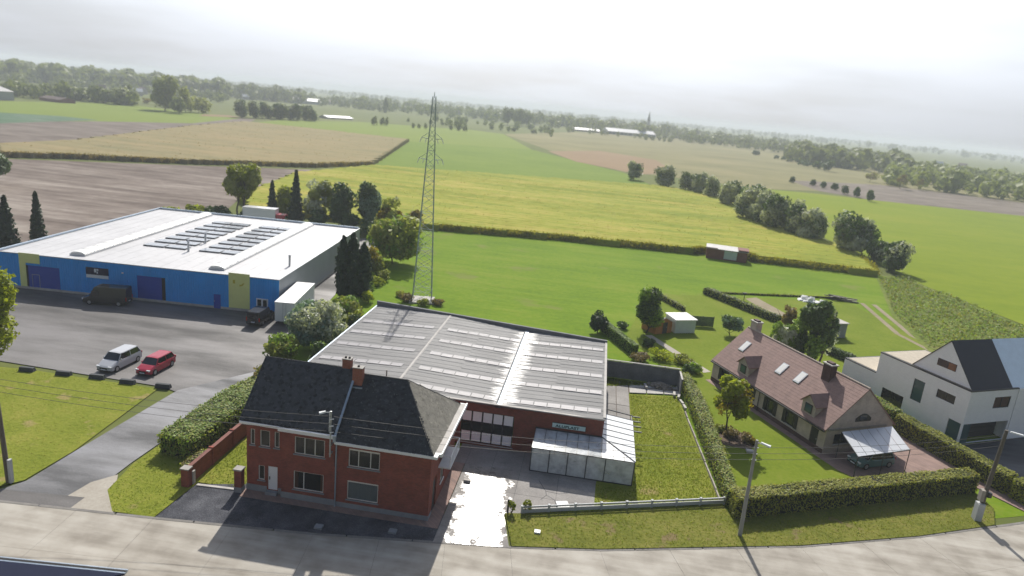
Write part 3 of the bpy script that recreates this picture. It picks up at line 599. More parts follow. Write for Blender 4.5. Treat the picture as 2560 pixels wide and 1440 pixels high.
def window(parent, a, b, c, d, y=0.0, axis='x', panes=3, frame='window_white', curtain=None, sill='plinth_grey', splits=None, gl='glass', top=0.0, fw=0.06, name='window'):
    """frame in the opening a..b, c..d; each pane, the sill and the curtain are children"""
    f = MB(); dd = (0.06, 0.12)
    f.box(*fbox(a, a+fw, c, d, *dd, y, axis)); f.box(*fbox(b-fw, b, c, d, *dd, y, axis)); f.box(*fbox(a+fw, b-fw, c, c+fw, *dd, y, axis)); f.box(*fbox(a+fw, b-fw, d-fw-top, d, *dd, y, axis))
    sp = splits or [a+(b-a)*i/panes for i in range(1, panes)]
    for s in sp: f.box(*fbox(s-fw/2, s+fw/2, c+fw, d-fw-top, *dd, y, axis))
    fo = f.build(name, frame, parent)
    ed = [a+fw/2]+list(sp)+[b-fw/2]
    for i in range(len(ed)-1):
        MB().box(*fbox(ed[i]+fw/2, ed[i+1]-fw/2, c+fw, d-fw-top, 0.085, 0.095, y, axis)).build('pane', gl, fo)
    MB().box(*fbox(a, b, c, d, 0.145, 0.155, y, axis)).build('curtain' if curtain else 'room', curtain or 'interior', fo)
    if sill: MB().box(*fbox(a-0.08, b+0.08, c-0.09, c-0.003, -0.07, 0.055, y, axis)).build('sill', sill, fo)
    return fo

# ------------------------------------------------------------------ the pair of brick houses
def slope_plane(p0, u, v):
    """origin, unit along, unit up-slope -> function (s,t,h) -> point, and its rotation matrix"""
    u = Vector(u).normalized(); v = Vector(v).normalized(); w = u.cross(v)
    return (lambda s, t, h=0.0: Vector(p0)+u*s+v*t+w*h), Matrix((u, v, w)).transposed().to_4x4()
def slates(parent, pts, poly_st, p0, u, v, mesh, mat_extra, limit, rng, name='slate', tilt=0.05):
    """pts: (s,t) slots; those inside poly are laid; the first `limit` nearest the eaves edge are objects, the rest one mesh"""
    f, rot = slope_plane(p0, u, v)
    P = np.array(pts); P = P[inside(P[:, 0], P[:, 1], poly_st)]
    k = len(P); order = rng.permutation(k) if k > limit else np.arange(k)
    one = set(order[:limit].tolist()) ; rest = MB()
    for i, (s, t) in enumerate(P):
        m = Matrix.Translation(f(s, t, 0.02)) @ rot @ Matrix.Rotation(tilt+rng.normal(0, 0.04), 4, 'X') @ Matrix.Rotation(rng.normal(0, 0.03), 4, 'Z') @ Matrix.Rotation(rng.normal(0, 0.03), 4, 'Y')
        if i in one:
            o = place(name, mesh, parent); o.matrix_local = m
        else:
            k0 = len(rest.v); rest.v += [tuple(m @ vv.co) for vv in mesh.vertices]; rest.f += [tuple(k0+j for j in pl.vertices) for pl in mesh.polygons]
    if rest.v:
        o = rest.build('slate_field', mat_extra, parent); o['kind'] = 'stuff'
    return len(P)
rng = np.random.default_rng(5)
dia = MB(); a_ = 0.205
for z in (0,): 
    pts = [(0, -a_*1.0), (a_, 0), (0, a_*1.0), (-a_, 0)]
dia.prism(pts, -0.006, 0.012); DIA = dia.mesh('slate_diamond', 'slate')
sq = MB(); sq.prism([(-0.15, -0.19), (-0.06, -0.225), (0.06, -0.225), (0.15, -0.19), (0.15, 0.16), (-0.15, 0.16)], -0.006, 0.012); SQ = sq.mesh('slate_scale', 'slate')
SQ_SUNLIT = MB(); SQ_SUNLIT.prism([(-0.15, -0.19), (-0.06, -0.225), (0.06, -0.225), (0.15, -0.19), (0.15, 0.16), (-0.15, 0.16)], -0.006, 0.012); SQ_SUNLIT = SQ_SUNLIT.mesh('slate_scale_sunlit', 'slate_sunlit')

RY, RZL, RZR = 3.9, 9.62, 9.30       # ridge
EL, ER = 5.98, 5.60                  # eaves
HD = 8.8
hl = thing('brick_house', 'red brick semi with diamond slate roof, white front door and lower chimney pair beside it', 'house', (0, 0, 0))
hl['label'] = 'red brick house half with diamond slates and a white front door'
w_ = MB()
O1 = [(-6.90, -6.55, 3.90, 5.20), (-6.13, -5.35, 3.87, 5.22), (-4.99, -4.60, 3.92, 5.24), (-6.26, -5.77, 1.03, 2.25), (-5.51, -4.73, 0.30, 2.30)]
O2 = [(-3.26, -0.91, 3.88, 5.29), (-3.31, -0.95, 0.92, 2.44)]
facade(w_, -7.2, -4.28, 0, EL, O1, 0.30); facade(w_, -4.28, 0, 0, EL, O2, 0.0)
w_.poly([(-4.28, 0.30, 0), (-4.28, 0.0, 0), (-4.28, 0.0, EL), (-4.28, 0.30, EL)])
w_.poly([(-7.2, HD, 0), (-7.2, 0.30, 0), (-7.2, 0.30, EL), (-7.2, RY, RZL-0.1), (-7.2, HD, EL)])
w_.poly([(0, HD, 0), (-7.2, HD, 0), (-7.2, HD, EL), (0, HD, EL)])
w_.poly([(0, 0, EL), (0, HD, EL), (0, RY, RZL-0.08)])
w_.build('wall', 'brick_red', hl)
pl_ = MB(); pl_.box(-7.23, -5.58, 0.26, 0.34, 0, 0.55); pl_.box(-4.66, -4.30, 0.26, 0.34, 0, 0.55); pl_.box(-4.31, -0.02, -0.035, 0.05, 0, 0.52); pl_.build('plinth', 'plinth_grey', hl)
B(-5.58, -4.66, -0.05, 0.46, 0, 0.28).build('doorstep', 'plinth_grey', hl)
for i, o in enumerate(O1[:3]): window(hl, *o, y=0.30, panes=1, curtain='curtain_grey')
window(hl, *O1[3], y=0.30, panes=1, curtain='curtain_grey')
dr = B(-5.49, -4.75, 0.36, 0.42, 0.31, 2.28).build('door', 'white_paint', hl); B(-5.40, -5.34, 0.31, 0.36, 1.15, 1.40).build('handle', 'frame_dark', dr)
for z in (0.5, 1.15, 1.75): B(-5.22, -4.86, 0.352, 0.36, z, z+0.42).build('panel', 'white_paint', dr)
window(hl, *O2[0], splits=[-2.48, -1.68], curtain='curtain_grey'); wg = window(hl, *O2[1], splits=[-2.52], curtain=None)
for s0, s1 in ((-3.25, -2.98), (-1.22, -1.02)): B(s0, s1, 0.125, 0.143, 0.98, 2.38).build('curtain', 'curtain_brown', wg)
gut = MB(); gut.box(-7.44, -4.37, -0.35, 0.02, EL-0.12, EL+0.06); gut.build('gutter', 'white_paint', hl)
B(-4.365, -0.02, -0.47, 0.02, EL-0.22, EL+0.045).build('gutter', 'white_paint', hl)
# roof deck and slates
ev = -0.30; sl = math.hypot(RY-ev, RZL-EL)
rf = MB(); rf.slab([(-7.42, ev, EL+0.03), (0.02, ev, EL+0.03), (0.02, RY, RZL), (-7.42, RY, RZL)], 0.09); rf.slab([(-7.42, RY, RZL), (0.02, RY, RZL), (0.02, HD+0.2, EL-0.2), (-7.42, HD+0.2, EL-0.2)], 0.09)
rfo = rf.build('roof', 'slate_under', hl)
pts = []
st_ = 0.32
for j in range(-1, 40):
    for i in range(-1, 50): pts.append((i*st_+(st_/2 if j % 2 else 0), 0.10+j*st_/2))
n1 = slates(rfo, pts, [(0.14, 0.21), (7.36, 0.21), (7.36, sl-0.05), (0.14, sl-0.05)], (-7.42, ev, EL+0.04), (1, 0, 0), (0, RY-ev, RZL-EL), DIA, 'slate', 300, rng)
rd = MB()
for i in range(16): rd.tube((-7.42+i*0.465, RY, RZL-0.02), (-7.42+i*0.465+0.45, RY, RZL-0.02), 0.085, n=8)
rd.build('ridge_tiles', 'slate', hl)
B(-7.45, -7.40, ev, ev+0.02, EL, EL+0.02)
vg = MB(); vg.hexa([(-7.50, ev, EL-0.10), (-7.43, ev, EL-0.10), (-7.43, RY, RZL-0.13), (-7.50, RY, RZL-0.13)], [(-7.50, ev, EL+0.07), (-7.43, ev, EL+0.07), (-7.43, RY, RZL+0.04), (-7.50, RY, RZL+0.04)]); vg.build('verge_board', 'slate', hl)
# wall pillar by the side strip
pi = thing('gate_pillar', 'square brick pillar with pale cap at the house corner', 'pillar', (-7.6, -0.05, 0))
B(-0.30, 0.26, -0.28, 0.25, 0, 1.85).build('shaft', 'brick_red', pi); B(-0.36, 0.32, -0.34, 0.31, 1.85, 1.98).build('cap', 'stone_cap', pi); B(-0.32, 0.28, -0.30, 0.27, 0.0, 0.45).build('foot', 'plinth_grey', pi)

hr = thing('brick_house', 'red brick house half with hipped slate roof and a balcony on its side', 'house', (0, 0, 0))
w_ = MB(); XR = 7.2
O3 = [(0.95, 3.33, 3.52, 4.99), (0.91, 3.31, 0.78, 2.35)]
facade(w_, 0, XR, 0, ER, O3, 0.0)
O4 = [(1.1, 2.3, 0.0, 2.7), (3.6, 4.7, 1.1, 2.4), (6.3, 7.6, 1.2, 2.5), (3.0, 4.1, 3.2, 5.1), (5.6, 6.8, 3.7, 5.0)]
facade(w_, 0, HD, 0, ER, O4, XR, axis='y+')
w_.poly([(XR, HD, 0), (0, HD, 0), (0, HD, ER), (XR, HD, ER)])
w_.build('wall', 'brick_red', hr)
pl_ = MB(); pl_.box(0.02, XR+0.03, -0.035, 0.05, 0, 0.42); pl_.box(XR-0.05, XR+0.032, 0.051, 1.05, 0, 0.30); pl_.build('plinth', 'plinth_grey', hr)
window(hr, *O3[0], splits=[1.70, 2.62], curtain='curtain_grey', top=0.10, frame='window_white'); window(hr, *O3[1], panes=1, curtain='curtain_pale', top=0.08)
d2 = MB().box(*fbox(1.14, 2.26, 0.02, 2.66, 0.10, 0.14, XR, 'y+')).build('door', 'frame_dark', hr); MB().box(*fbox(1.2, 1.26, 1.0, 1.2, 0.06, 0.10, XR, 'y+')).build('handle', 'steel', d2)
for o in (O4[1], O4[2], O4[4]): window(hr, *o, y=XR, axis='y+', panes=2, curtain='curtain_grey', sill='white_paint')
window(hr, *O4[3], y=XR, axis='y+', panes=1, frame='frame_dark', sill=None, name='balcony_door')
bl = MB().box(XR-0.05, XR+0.95, 2.6, 6.0, 3.02, 3.14).build('balcony', 'white_paint', hr)
rl = MB()
for y in (2.64, 3.75, 4.85, 5.96): rl.tube((XR+0.90, y, 3.1), (XR+0.90, y, 4.05), 0.03)
rl.tube((XR+0.90, 2.64, 4.05), (XR+0.90, 5.96, 4.05), 0.045); rl.tube((XR, 2.64, 4.05), (XR+0.90, 2.64, 4.05), 0.045); rl.tube((XR, 5.96, 4.05), (XR+0.90, 5.96, 4.05), 0.045)
rl.build('railing', 'white_paint', bl)
for k in range(3): MB().tube((XR+0.90, 2.64, 3.36+k*0.2), (XR+0.90, 5.96, 3.36+k*0.2), 0.018, n=4).build('rail', 'white_paint', bl)
# hipped roof
x0, x1, yf, yb = -0.05, XR+0.45, -0.42, HD+0.35; rx = 4.05; e = ER+0.02
R1, R2 = (-0.05, RY, RZR), (rx, RY, RZR)
rf = MB(); rf.slab([(x0, yf, e), (x1-0.25, yf, e), R2, R1], 0.08); rf.slab([(x1-0.25, yf, e), (x1-0.25, yb-0.2, e), R2], 0.08); rf.slab([(x1-0.25, yb-0.2, e), (x0, yb-0.2, e), R1, R2], 0.08)
rfo = rf.build('roof', 'slate_under', hr)
fx = x1-0.25; sl = math.hypot(RY-yf, RZR-e)
pts = [(i*0.30+(0.15 if j % 2 else 0), 0.16+j*0.185) for j in range(40) for i in range(40)]
slates(rfo, pts, [(0.02, 0.05), (fx-x0-0.05, 0.05), (rx-x0-0.05, sl-0.03), (0.02, sl-0.03)], (x0, yf, e+0.01), (1, 0, 0), (0, RY-yf, RZR-e), SQ, 'slate', 240, rng)
hs = math.hypot(fx-rx, RZR-e)
pts = [(i*0.30+(0.15 if j % 2 else 0), 0.16+j*0.185) for j in range(40) for i in range(40)]
slates(rfo, pts, [(0.05, 0.05), (yb-0.2-yf-0.05, 0.05), (RY-yf, hs-0.05)], (fx, yf, e+0.01), (0, 1, 0), (-(fx-rx), 0, RZR-e), SQ_SUNLIT, 'slate_sunlit', 60, rng)
rd = MB()
for i in range(9): rd.tube((0.0+i*0.45, RY, RZR), (0.44+i*0.45, RY, RZR), 0.08, n=8)
def hipline(mb, p, q, k):
    p = Vector(p); q = Vector(q)
    for i in range(k): mb.tube(p+(q-p)*(i/k), p+(q-p)*((i+0.96)/k), 0.055, n=6)
hipline(rd, (fx, yf, e+0.03), (rx, RY, RZR+0.01), 15); hipline(rd, (fx, yb-0.2, e+0.03), (rx, RY, RZR+0.01), 15)
rd.build('ridge_tiles', 'slate', hr)
# box gutters
B(0.0, XR+0.52, -0.50, -0.02, ER-0.20, ER+0.02).build('gutter', 'white_paint', hr)
B(fx-0.05, XR+0.78, -0.019, HD+0.4, ER-0.20, ER+0.02).build('gutter', 'white_paint', hr)
gi = B(fx+0.02, XR+0.70, 0.15, HD+0.3, ER+0.021, ER+0.03).build('gutter_bed', 'concrete_pale', hr)
B(XR+0.70, XR+0.78, -0.019, HD+0.4, ER+0.021, ER+0.10).build('gutter_lip', 'white_paint', hr)
# lead flashing between the two roofs + chimneys + downpipe
fl = MB(); fl.hexa([(-0.10, ev, EL-0.02), (0.06, ev, EL-0.02), (0.06, RY, RZL-0.05), (-0.10, RY, RZL-0.05)], [(-0.10, ev, EL+0.12), (0.06, ev, EL+0.12), (0.06, RY, RZL+0.09), (-0.10, RY, RZL+0.09)]); fl.box(-0.12, 0.10, -0.52, -0.3, ER-0.05, EL+0.08)
fl.build('flashing', 'lead', hl)
MB().tube((0.02, -0.10, 0.0), (0.02, -0.10, ER-0.2), 0.055, n=8).build('downpipe', 'lead', hr)
for par, cx, cy, z0, z1, sx in ((hl, -0.85, RY+0.15, RZL-0.6, RZL+0.70, 0.33), (hr, 0.30, RY-0.55, RZR-0.95, RZR+0.72, 0.38)):
    c = B(cx-sx, cx+sx, cy-0.27, cy+0.27, z0, z1).build('chimney', 'brick_chimney', par)
    B(cx-sx-0.04, cx+sx+0.04, cy-0.31, cy+0.31, z1, z1+0.07).build('cap', 'stone_cap', c)
    for dx in ((-0.15, 0.15) if par is hl else (0.0,)): MB().tube((cx+dx, cy, z1+0.07), (cx+dx, cy, z1+0.17), 0.10, 0.09, n=8).build('flue', 'interior', c)
    B(cx-sx-0.10, cx+sx+0.10, cy-0.47, cy-0.26, z0-0.05, z0+0.22).build('flashing', 'lead', c)
# covers in the chippings
for x, y in ((-0.05, -2.9), (5.15, -2.0)):
    tag(B(x-0.28, x+0.28, y-0.24, y+0.24, 0.0, 0.16).build('meter_box', 'plinth_grey'), 'small grey utility box in the chippings before the '+('white front door half' if x < 1 else 'hipped roof half'), 'utility box')

# ------------------------------------------------------------------ brick shed with corrugated roof
SX0, SX1, SY0 = -9.6, 19.75, 12.8
def yend(x): return 38.4+(34.3-38.4)*(x-SX0)/(SX1-SX0)
PROF = [(-9.6, 4.00), (0.3, 4.36), (10.0, 4.05), (19.75, 4.32)]
def zroof(x):
    for (a, za), (b, zb) in zip(PROF[:-1], PROF[1:]):
        if a <= x <= b: return za+(zb-za)*(x-a)/(b-a)
    return PROF[0][1] if x < SX0 else PROF[-1][1]
WT = 4.22
sh = thing('workshop', 'long red brick workshop with grey corrugated roof and white folding doors', 'building')
w_ = MB(); GO = (6.88, 11.75, 0.25, 3.38)
facade(w_, SX0, SX1, 0, WT, [GO], SY0, 0.22)
w_.build('wall', 'brick_shed', sh)
w_ = MB(); ye = yend(SX1)
w_.poly([(SX1, SY0, 0), (SX1, ye, 0), (SX1, ye, WT+0.04), (SX1, SY0, WT+0.04)]); w_.poly([(SX0, yend(SX0), 0), (SX0, SY0, 0), (SX0, SY0, 3.95), (SX0, yend(SX0), 3.95)])
w_.poly([(SX1, ye, 0), (SX0, yend(SX0), 0), (SX0, yend(SX0), 4.3), (SX1, ye, 4.3)]); w_.build('wall', 'concrete_wall', sh)
B(SX0-0.04, SX1+0.12, SY0-0.06, SY0+0.20, WT+0.002, WT+0.09).build('coping', 'concrete_pale', sh)
B(SX1-0.12, SX1+0.12, SY0+0.201, ye, WT+0.042, WT+0.22).build('coping', 'concrete_pale', sh)
B(SX0-0.18, SX0+0.02, SY0+0.201, yend(SX0), 3.80, 4.03).build('gutter', 'zinc', sh)
rp = MB(); rp.prism([(SX0-0.1, yend(SX0)-0.1), (SX1+0.12, ye-0.05), (SX1+0.12, ye+0.25), (SX0-0.1, yend(SX0)+0.25)], 3.4, 4.62); rp.build('parapet', 'concrete_wall', sh)
# doors: five leaves, each with white panels and a dark glazed band
for i in range(5):
    a = GO[0]+0.04+i*(GO[1]-GO[0]-0.08)/5; b = a+(GO[1]-GO[0]-0.08)/5
    lf = MB(); y0, y1 = SY0+0.10, SY0+0.16
    for s0, s1 in ((a, a+0.07), (b-0.07, b)): lf.box(s0, s1, y0, y1, 0.27, 3.36)
    for z in (0.27, 1.30, 2.26, 3.29): lf.box(a+0.07, b-0.07, y0, y1, z, z+0.07)
    d = lf.build('folding_door', 'gate_dark', sh)
    B(a+0.07, b-0.07, y0+0.015, y1-0.01, 0.34, 1.30).build('panel', 'gate_white', d); B(a+0.07, b-0.07, y0+0.02, y1-0.01, 1.37, 2.26).build('pane', 'glass_dark', d); B(a+0.07, b-0.07, y0+0.015, y1-0.01, 2.33, 3.29).build('panel', 'gate_white', d)
B(GO[0]-0.1, GO[1]+0.1, SY0-0.08, SY0+0.2, 0.18, 0.249).build('door_sill', 'concrete_pale', sh)
# roof deck + sheets
rf = MB()
for (a, za), (b, zb) in zip(PROF[:-1], PROF[1:]): rf.slab([(a, SY0+0.1, za-0.09), (b, SY0+0.1, zb-0.09), (b, yend(b), zb-0.09), (a, yend(a), za-0.09)], 0.10)
rfo = rf.build('roof', 'interior', sh)
def wave_sheet(name, ln, wd, mat, waves=6, seg=6, amp=0.018):
    m = MB(); n = waves*seg; V = []
    for i in range(n+1): V.append((wd*i/n, amp*math.cos(2*math.pi*i/seg)))
    k = [(0, y, z) for y, z in V]+[(ln, y, z) for y, z in V]; m.v = k
    m.f = [(i, n+1+i, n+2+i, i+1) for i in range(n)]; me = m.mesh(name, mat); me.shade_smooth(); return me
rows = 24
for bi, ((a, za), (b, zb)) in enumerate(zip(PROF[:-1], PROF[1:])):
    cols = 2; ln = (b-a)/cols; ang = math.atan2(zb-za, b-a)
    SH = wave_sheet('sheet', ln+0.03, 1.0, 'cement_sheet')
    for c in range(cols):
        xa = a+c*ln; pitch = (yend(xa+ln/2)-(SY0-0.12))/rows
        for r in range(rows):
            place('roof_sheet', SH, rfo, (xa-0.01, SY0-0.12+r*pitch, zroof(xa)+0.045+0.004*((r+c) % 2)), (0, -ang, 0), (1, pitch+0.02, 1))
    RL = wave_sheet('light', 1.16, 0.92, 'rooflight')
    for y in (14.4, 18.75, 23.2, 27.4, 31.5):
        if bi == 0 and y < 15: continue
        nn = 7 if bi != 2 else 7
        s0 = a+0.5 if bi == 0 else a+0.9 if bi == 1 else a+0.8
        for k in range(nn):
            x = s0+k*1.24
            if x+1.2 > b: break
            place('rooflight', RL, rfo, (x, y-0.46+random.Random(k*7+bi+int(y)).uniform(-0.04, 0.04), zroof(x)+0.085), (0, -ang, 0))
cap = MB()
for (xa, xb, z) in ((0.12, 0.48, 4.43),): cap.hexa([(xa, SY0, z-0.06), (xb, SY0, z-0.06), (xb, yend(0.3), z-0.06), (xa, yend(0.3), z-0.06)], [(xa+0.1, SY0, z+0.02), (xb-0.1, SY0, z+0.02), (xb-0.1, yend(0.3), z+0.02), (xa+0.1, yend(0.3), z+0.02)])
cap.build('ridge_cap', 'concrete_pale', sh)
B(9.88, 10.05, SY0, yend(10), 4.0, 4.19).build('valley_wall', 'concrete_wall', sh); B(10.055, 10.42, SY0, yend(10)-0.1, 4.0, 4.155).build('valley_gutter', 'zinc', sh)
MB().tube((-1.1, 15.4, 4.2), (-1.1, 15.4, 5.05), 0.07, n=8).build('vent_pipe', 'pipe_grey', sh)

# sign on the shed wall
sg = thing('shop_sign', 'pale mint sign board lettered ALUPLAST in dark green', 'sign', (15.22, SY0-0.03, 2.96))
B(0, 2.97, -0.05, 0.02, 0, 0.42).build('board', 'sign_mint', sg); fr = MB(); fr.box(-0.03, 3.0, -0.055, 0.02, 0.421, 0.47); fr.box(-0.03, 0.0, -0.055, 0.02, 0, 0.42); fr.box(2.97, 3.0, -0.055, 0.02, 0, 0.42); fr.build('frame', 'frame_dark', sg)
def text(parent, s, x, z, size, mat, y, name='lettering', bold=0.008, sx=1.0, rz=0):
    cu = bpy.data.curves.new('txt', 'FONT'); cu.body = s; cu.size = size; cu.extrude = 0.006; cu.offset = bold; cu.space_character = 1.08
    ob = bpy.data.objects.new('txt', cu); COL.objects.link(ob); bpy.context.view_layer.update()
    me = bpy.data.meshes.new_from_object(ob.evaluated_get(bpy.context.evaluated_depsgraph_get())); bpy.data.objects.remove(ob)
    me.materials.clear(); me.materials.append(MAT[mat])
    return place(name, me, parent, (x, y, z), (R_(90), 0, R_(rz)), (sx, 1, 1))
text(sg, 'ALUPLAST', 0.30, 0.06, 0.33, 'sign_green', -0.058, bold=0.012, sx=1.32)

# ------------------------------------------------------------------ glass lean-to round the workshop corner
lt = thing('glass_lean_to', 'L-shaped lean-to of dark framed panes with white sheet roof at the workshop corner', 'lean-to')
LX0, LX1, LY, LZ, LW = 13.8, 22.6, 9.7, 2.20, 2.62
mul = [13.8, 15.37, 16.95, 18.57, 20.17, 22.6]
fr = MB()
for x in mul: fr.box(x-0.04, x+0.04, LY-0.04, LY+0.04, 0, LZ)
fr.box(LX0-0.04, LX1+0.04, LY-0.05, LY+0.05, LZ, LZ+0.09); fr.box(LX0, LX1, LY-0.05, LY+0.05, 0.0, 0.10); fr.build('frame', 'frame_dark', lt)
for a, b in zip(mul[:-1], mul[1:]): B(a+0.04, b-0.04, LY-0.012, LY+0.012, 0.10, LZ).build('pane', 'dusty_pane', lt)
fr = MB(); fr.box(LX0-0.04, LX0+0.04, LY+0.05, SY0-0.02, LZ, LZ+0.07); fr.box(LX0-0.035, LX0+0.035, LY+0.05, SY0-0.02, 0, 0.1); fr.box(LX0-0.04, LX0+0.04, 11.2, 11.28, 0.1, LZ); fr.build('frame', 'frame_dark', lt)
for a, b in ((LY+0.05, 11.2), (11.28, SY0-0.02)): B(LX0-0.012, LX0+0.012, a, b, 0.10, LZ).build('pane', 'dusty_pane', lt)
fr = MB(); ys = [9.75, 11.4, 13.1, 14.8, 16.5, 18.0]
for y in ys[1:]: fr.box(LX1-0.04, LX1+0.04, y-0.03, y+0.03, 0, LZ)
fr.box(LX1-0.05, LX1+0.05, LY+0.05, 18.05, LZ, LZ+0.09); fr.box(LX1-0.045, LX1+0.045, LY+0.05, 18.05, 0, 0.1); fr.build('frame', 'white_paint', lt)
for a, b in zip(ys[:-1], ys[1:]): B(LX1-0.012, LX1+0.012, a+0.03, b-0.03, 0.10, LZ).build('pane', 'dusty_pane', lt)
# roof: hip line from the wall corner to the outer corner
hc, ho = Vector((SX1+0.02, SY0-0.02, LW)), Vector((LX1+0.05, LY-0.1, LZ+0.10))
def zfront(y): return LZ+0.10+(LW-LZ-0.10)*(y-(LY-0.1))/(SY0-0.02-(LY-0.1))
bars = [13.8, 14.75, 15.72, 16.68, 17.65, 18.62, 19.77, 20.75, 21.7]
rb = MB()
def ytop(x): return SY0-0.02 if x <= SX1 else LY-0.1+(SY0-0.02-LY+0.1)*(LX1+0.05-x)/(LX1+0.05-SX1-0.02)
for x in bars: rb.tube((x, LY-0.12, zfront(LY-0.12)+0.02), (x, ytop(x), zfront(ytop(x))+0.02), 0.028, n=4)
rb.tube(hc+Vector((0, 0, 0.03)), ho+Vector((0, 0, 0.03)), 0.045, n=4); rb.box(LX0-0.05, SX1, SY0-0.09, SY0-0.004, LW-0.02, LW+0.09)
bars2 = bars+[22.65]
for a, b in zip(bars2[:-1], bars2[1:]):
    q = [(a+0.02, LY-0.1, zfront(LY-0.1)), (b-0.02, LY-0.1, zfront(LY-0.1)), (b-0.02, ytop(b), zfront(ytop(b))), (a+0.02, ytop(a), zfront(ytop(a)))]
    MB().slab(q, 0.014).build('roof_pane', 'dusty_pane' if a < 19.5 else 'opal_sheet', lt)
def zside(x): return LW+(LZ+0.10-LW)*(x-SX1)/(LX1+0.05-SX1)
yb_ = [9.6, 10.95, 12.3, 13.45, 14.6, 15.75, 16.9, 18.0]
def xin(y): return SX1+0.02 if y >= SY0-0.02 else SX1+0.02+(LX1+0.03-SX1)*(SY0-0.02-y)/(SY0-0.02-LY+0.1)
for y in yb_[1:]: rb.tube((xin(y), y, zside(xin(y))+0.02), (LX1+0.1, y, zside(LX1+0.1)+0.02), 0.03, n=4)
rb.build('glazing_bars', 'frame_dark', lt)
for a, b in zip(yb_[:-1], yb_[1:]):
    if a < SY0-0.02 < b:
        q = [(SX1+0.02, SY0-0.02), (xin(a), a), (LX1+0.07, a), (LX1+0.07, b), (SX1+0.02, b)]
    else: q = [(xin(a+0.02), a+0.02), (LX1+0.07, a+0.02), (LX1+0.07, b-0.02), (xin(b-0.02), b-0.02)]
    MB().slab([(x, y, zside(x)) for x, y in q], 0.014).build('roof_sheet', 'opal_sheet', lt)
# open timber frame behind it
pb = MB(); pb.tube((SX1, 19.2, 2.62), (LX1+0.1, 19.2, 2.25), 0.06, n=4); pb.box(LX1-0.06, LX1+0.02, 18.1, 19.3, 2.16, 2.26); pb.box(LX1-0.06, LX1+0.02, 19.15, 19.27, 0, 2.2); pb.build('open_frame', 'frame_dark', lt)
for y in (19.2, 18.1, 17.0, 15.9): B(LX1+0.08, LX1+0.85, y-0.05, y+0.05, 2.12, 2.22).build('rafter_end', 'frame_dark', lt)
# things inside the lean-to
tag(B(17.2, 18.3, 11.6, 12.5, 0.03, 0.75).build('storage_box', 'plastic_white'), 'white box standing inside the glass lean-to', 'box')

# ------------------------------------------------------------------ property edges
fe = thing('low_fence', 'low pale grey concrete fence with nine posts along the verge', 'fence', (13.95, 2.95, 0), math.degrees(math.atan2(6.1, 16.3)))
FL = math.hypot(6.1, 16.3)
for i in range(9): 
    x = i*FL/8; p_ = B(x-0.07, x+0.07, -0.08, 0.08, 0, 0.66).build('post', 'fence_grey', fe); B(x-0.10, x+0.10, -0.10, 0.10, 0.66, 0.71).build('cap', 'fence_grey', p_)
for i in range(8): x = i*FL/8; B(x+0.07, x+FL/8-0.07, -0.05, 0.05, 0.52, 0.64).build('rail', 'fence_grey', fe); B(x+0.07, x+FL/8-0.07, -0.03, 0.03, 0.08, 0.40).build('panel', 'fence_grey', fe)
rw = thing('rear_wall', 'dark concrete panel wall closing the back of the side lawn', 'wall', (0, 0, 0))
for i in range(5):
    x = 19.95+i*1.77
    for k in range(4): B(x+0.01, x+1.75, 34.7, 34.78, 0.52*k+0.005, 0.52*k+0.515).build('panel', 'concrete_wall', rw)
    B(x-0.07, x+0.07, 34.62, 34.86, 0, 2.16).build('post', 'concrete_wall', rw)
B(19.9, 28.85, 34.64, 34.84, 2.161, 2.22).build('coping', 'concrete_pale', rw)
rw2 = thing('side_wall', 'short concrete wall at the rear corner of the lawn', 'wall')
B(28.72, 28.86, 31.8, 34.6, 0, 1.95).build('panel', 'concrete_wall', rw2); B(28.69, 28.89, 31.8, 34.62, 1.951, 2.02).build('coping', 'concrete_pale', rw2)
ed = thing('lawn_edging', 'row of concrete edging boards along the ivy hedge', 'edging')
for i in range(11):
    y = 9.4+i*1.6; x = 30.0-(y-9.1)*0.064; MB().prism([(x-0.06, y), (x+0.06, y), (x-0.04, y+1.56), (x-0.16, y+1.56)], -0.03, 0.22+0.03*((i*5) % 3)).build('board', 'timber_grey', ed)
bl2 = [(28.55, 31.0, 0.3, 78, 1.1), (28.75, 29.7, 0.2, 100, 1.3), (28.95, 28.3, 0.25, 95, 1.2), (24.9, 32.9, 0.3, 96, 1.3), (28.1, 31.6, 0.3, 85, 1.3)]
for x, y, z, a, ln in bl2:
    o = B(-ln/2, ln/2, -0.13, 0.13, -0.10, 0.12).build('concrete_beam', 'concrete_pale'); o.location = (x, y, z-0.10); o.rotation_euler = (0, 0.08, R_(a)); tag(o, 'weathered concrete beam lying by the rear wall', 'beam', 'loose concrete beams by the rear wall')
rb_ = np.random.default_rng(3); pile = MB()
for i in range(140):
    x = 26.6+rb_.normal(0, 0.75); y = 33.6+rb_.normal(0, 0.35); d = math.hypot((x-26.6)/1.5, (y-33.6)/0.8); z = max(0, 0.55-0.4*d); s = rb_.uniform(0.06, 0.22)
    a = rb_.uniform(0, 3.1); c_, s_ = math.cos(a)*s, math.sin(a)*s
    pile.hexa([(x-c_, y-s_, z-s*.5), (x+s_, y-c_, z-s*.5), (x+c_, y+s_, z-s*.5), (x-s_, y+c_, z-s*.5)], [(x-c_*.8, y-s_*.8, z+s*.6), (x+s_*.7, y-c_*.8, z+s*.7), (x+c_*.8, y+s_*.6, z+s*.5), (x-s_*.8, y+c_*.8, z+s*.6)])
tag(pile.build('rubble_pile', 'rubble'), 'heap of rubble and rotting wood against the rear wall', 'rubble', kind='stuff')
wb = thing('well_cover', 'white square box cover on the yard edge', 'cover', (17.0, 4.75, 0.03), 18)
B(-0.42, 0.42, -0.35, 0.35, 0, 0.22).build('body', 'plastic_white', wb); B(-0.47, 0.47, -0.40, 0.40, 0.22, 0.28).build('lid', 'plastic_white', wb)
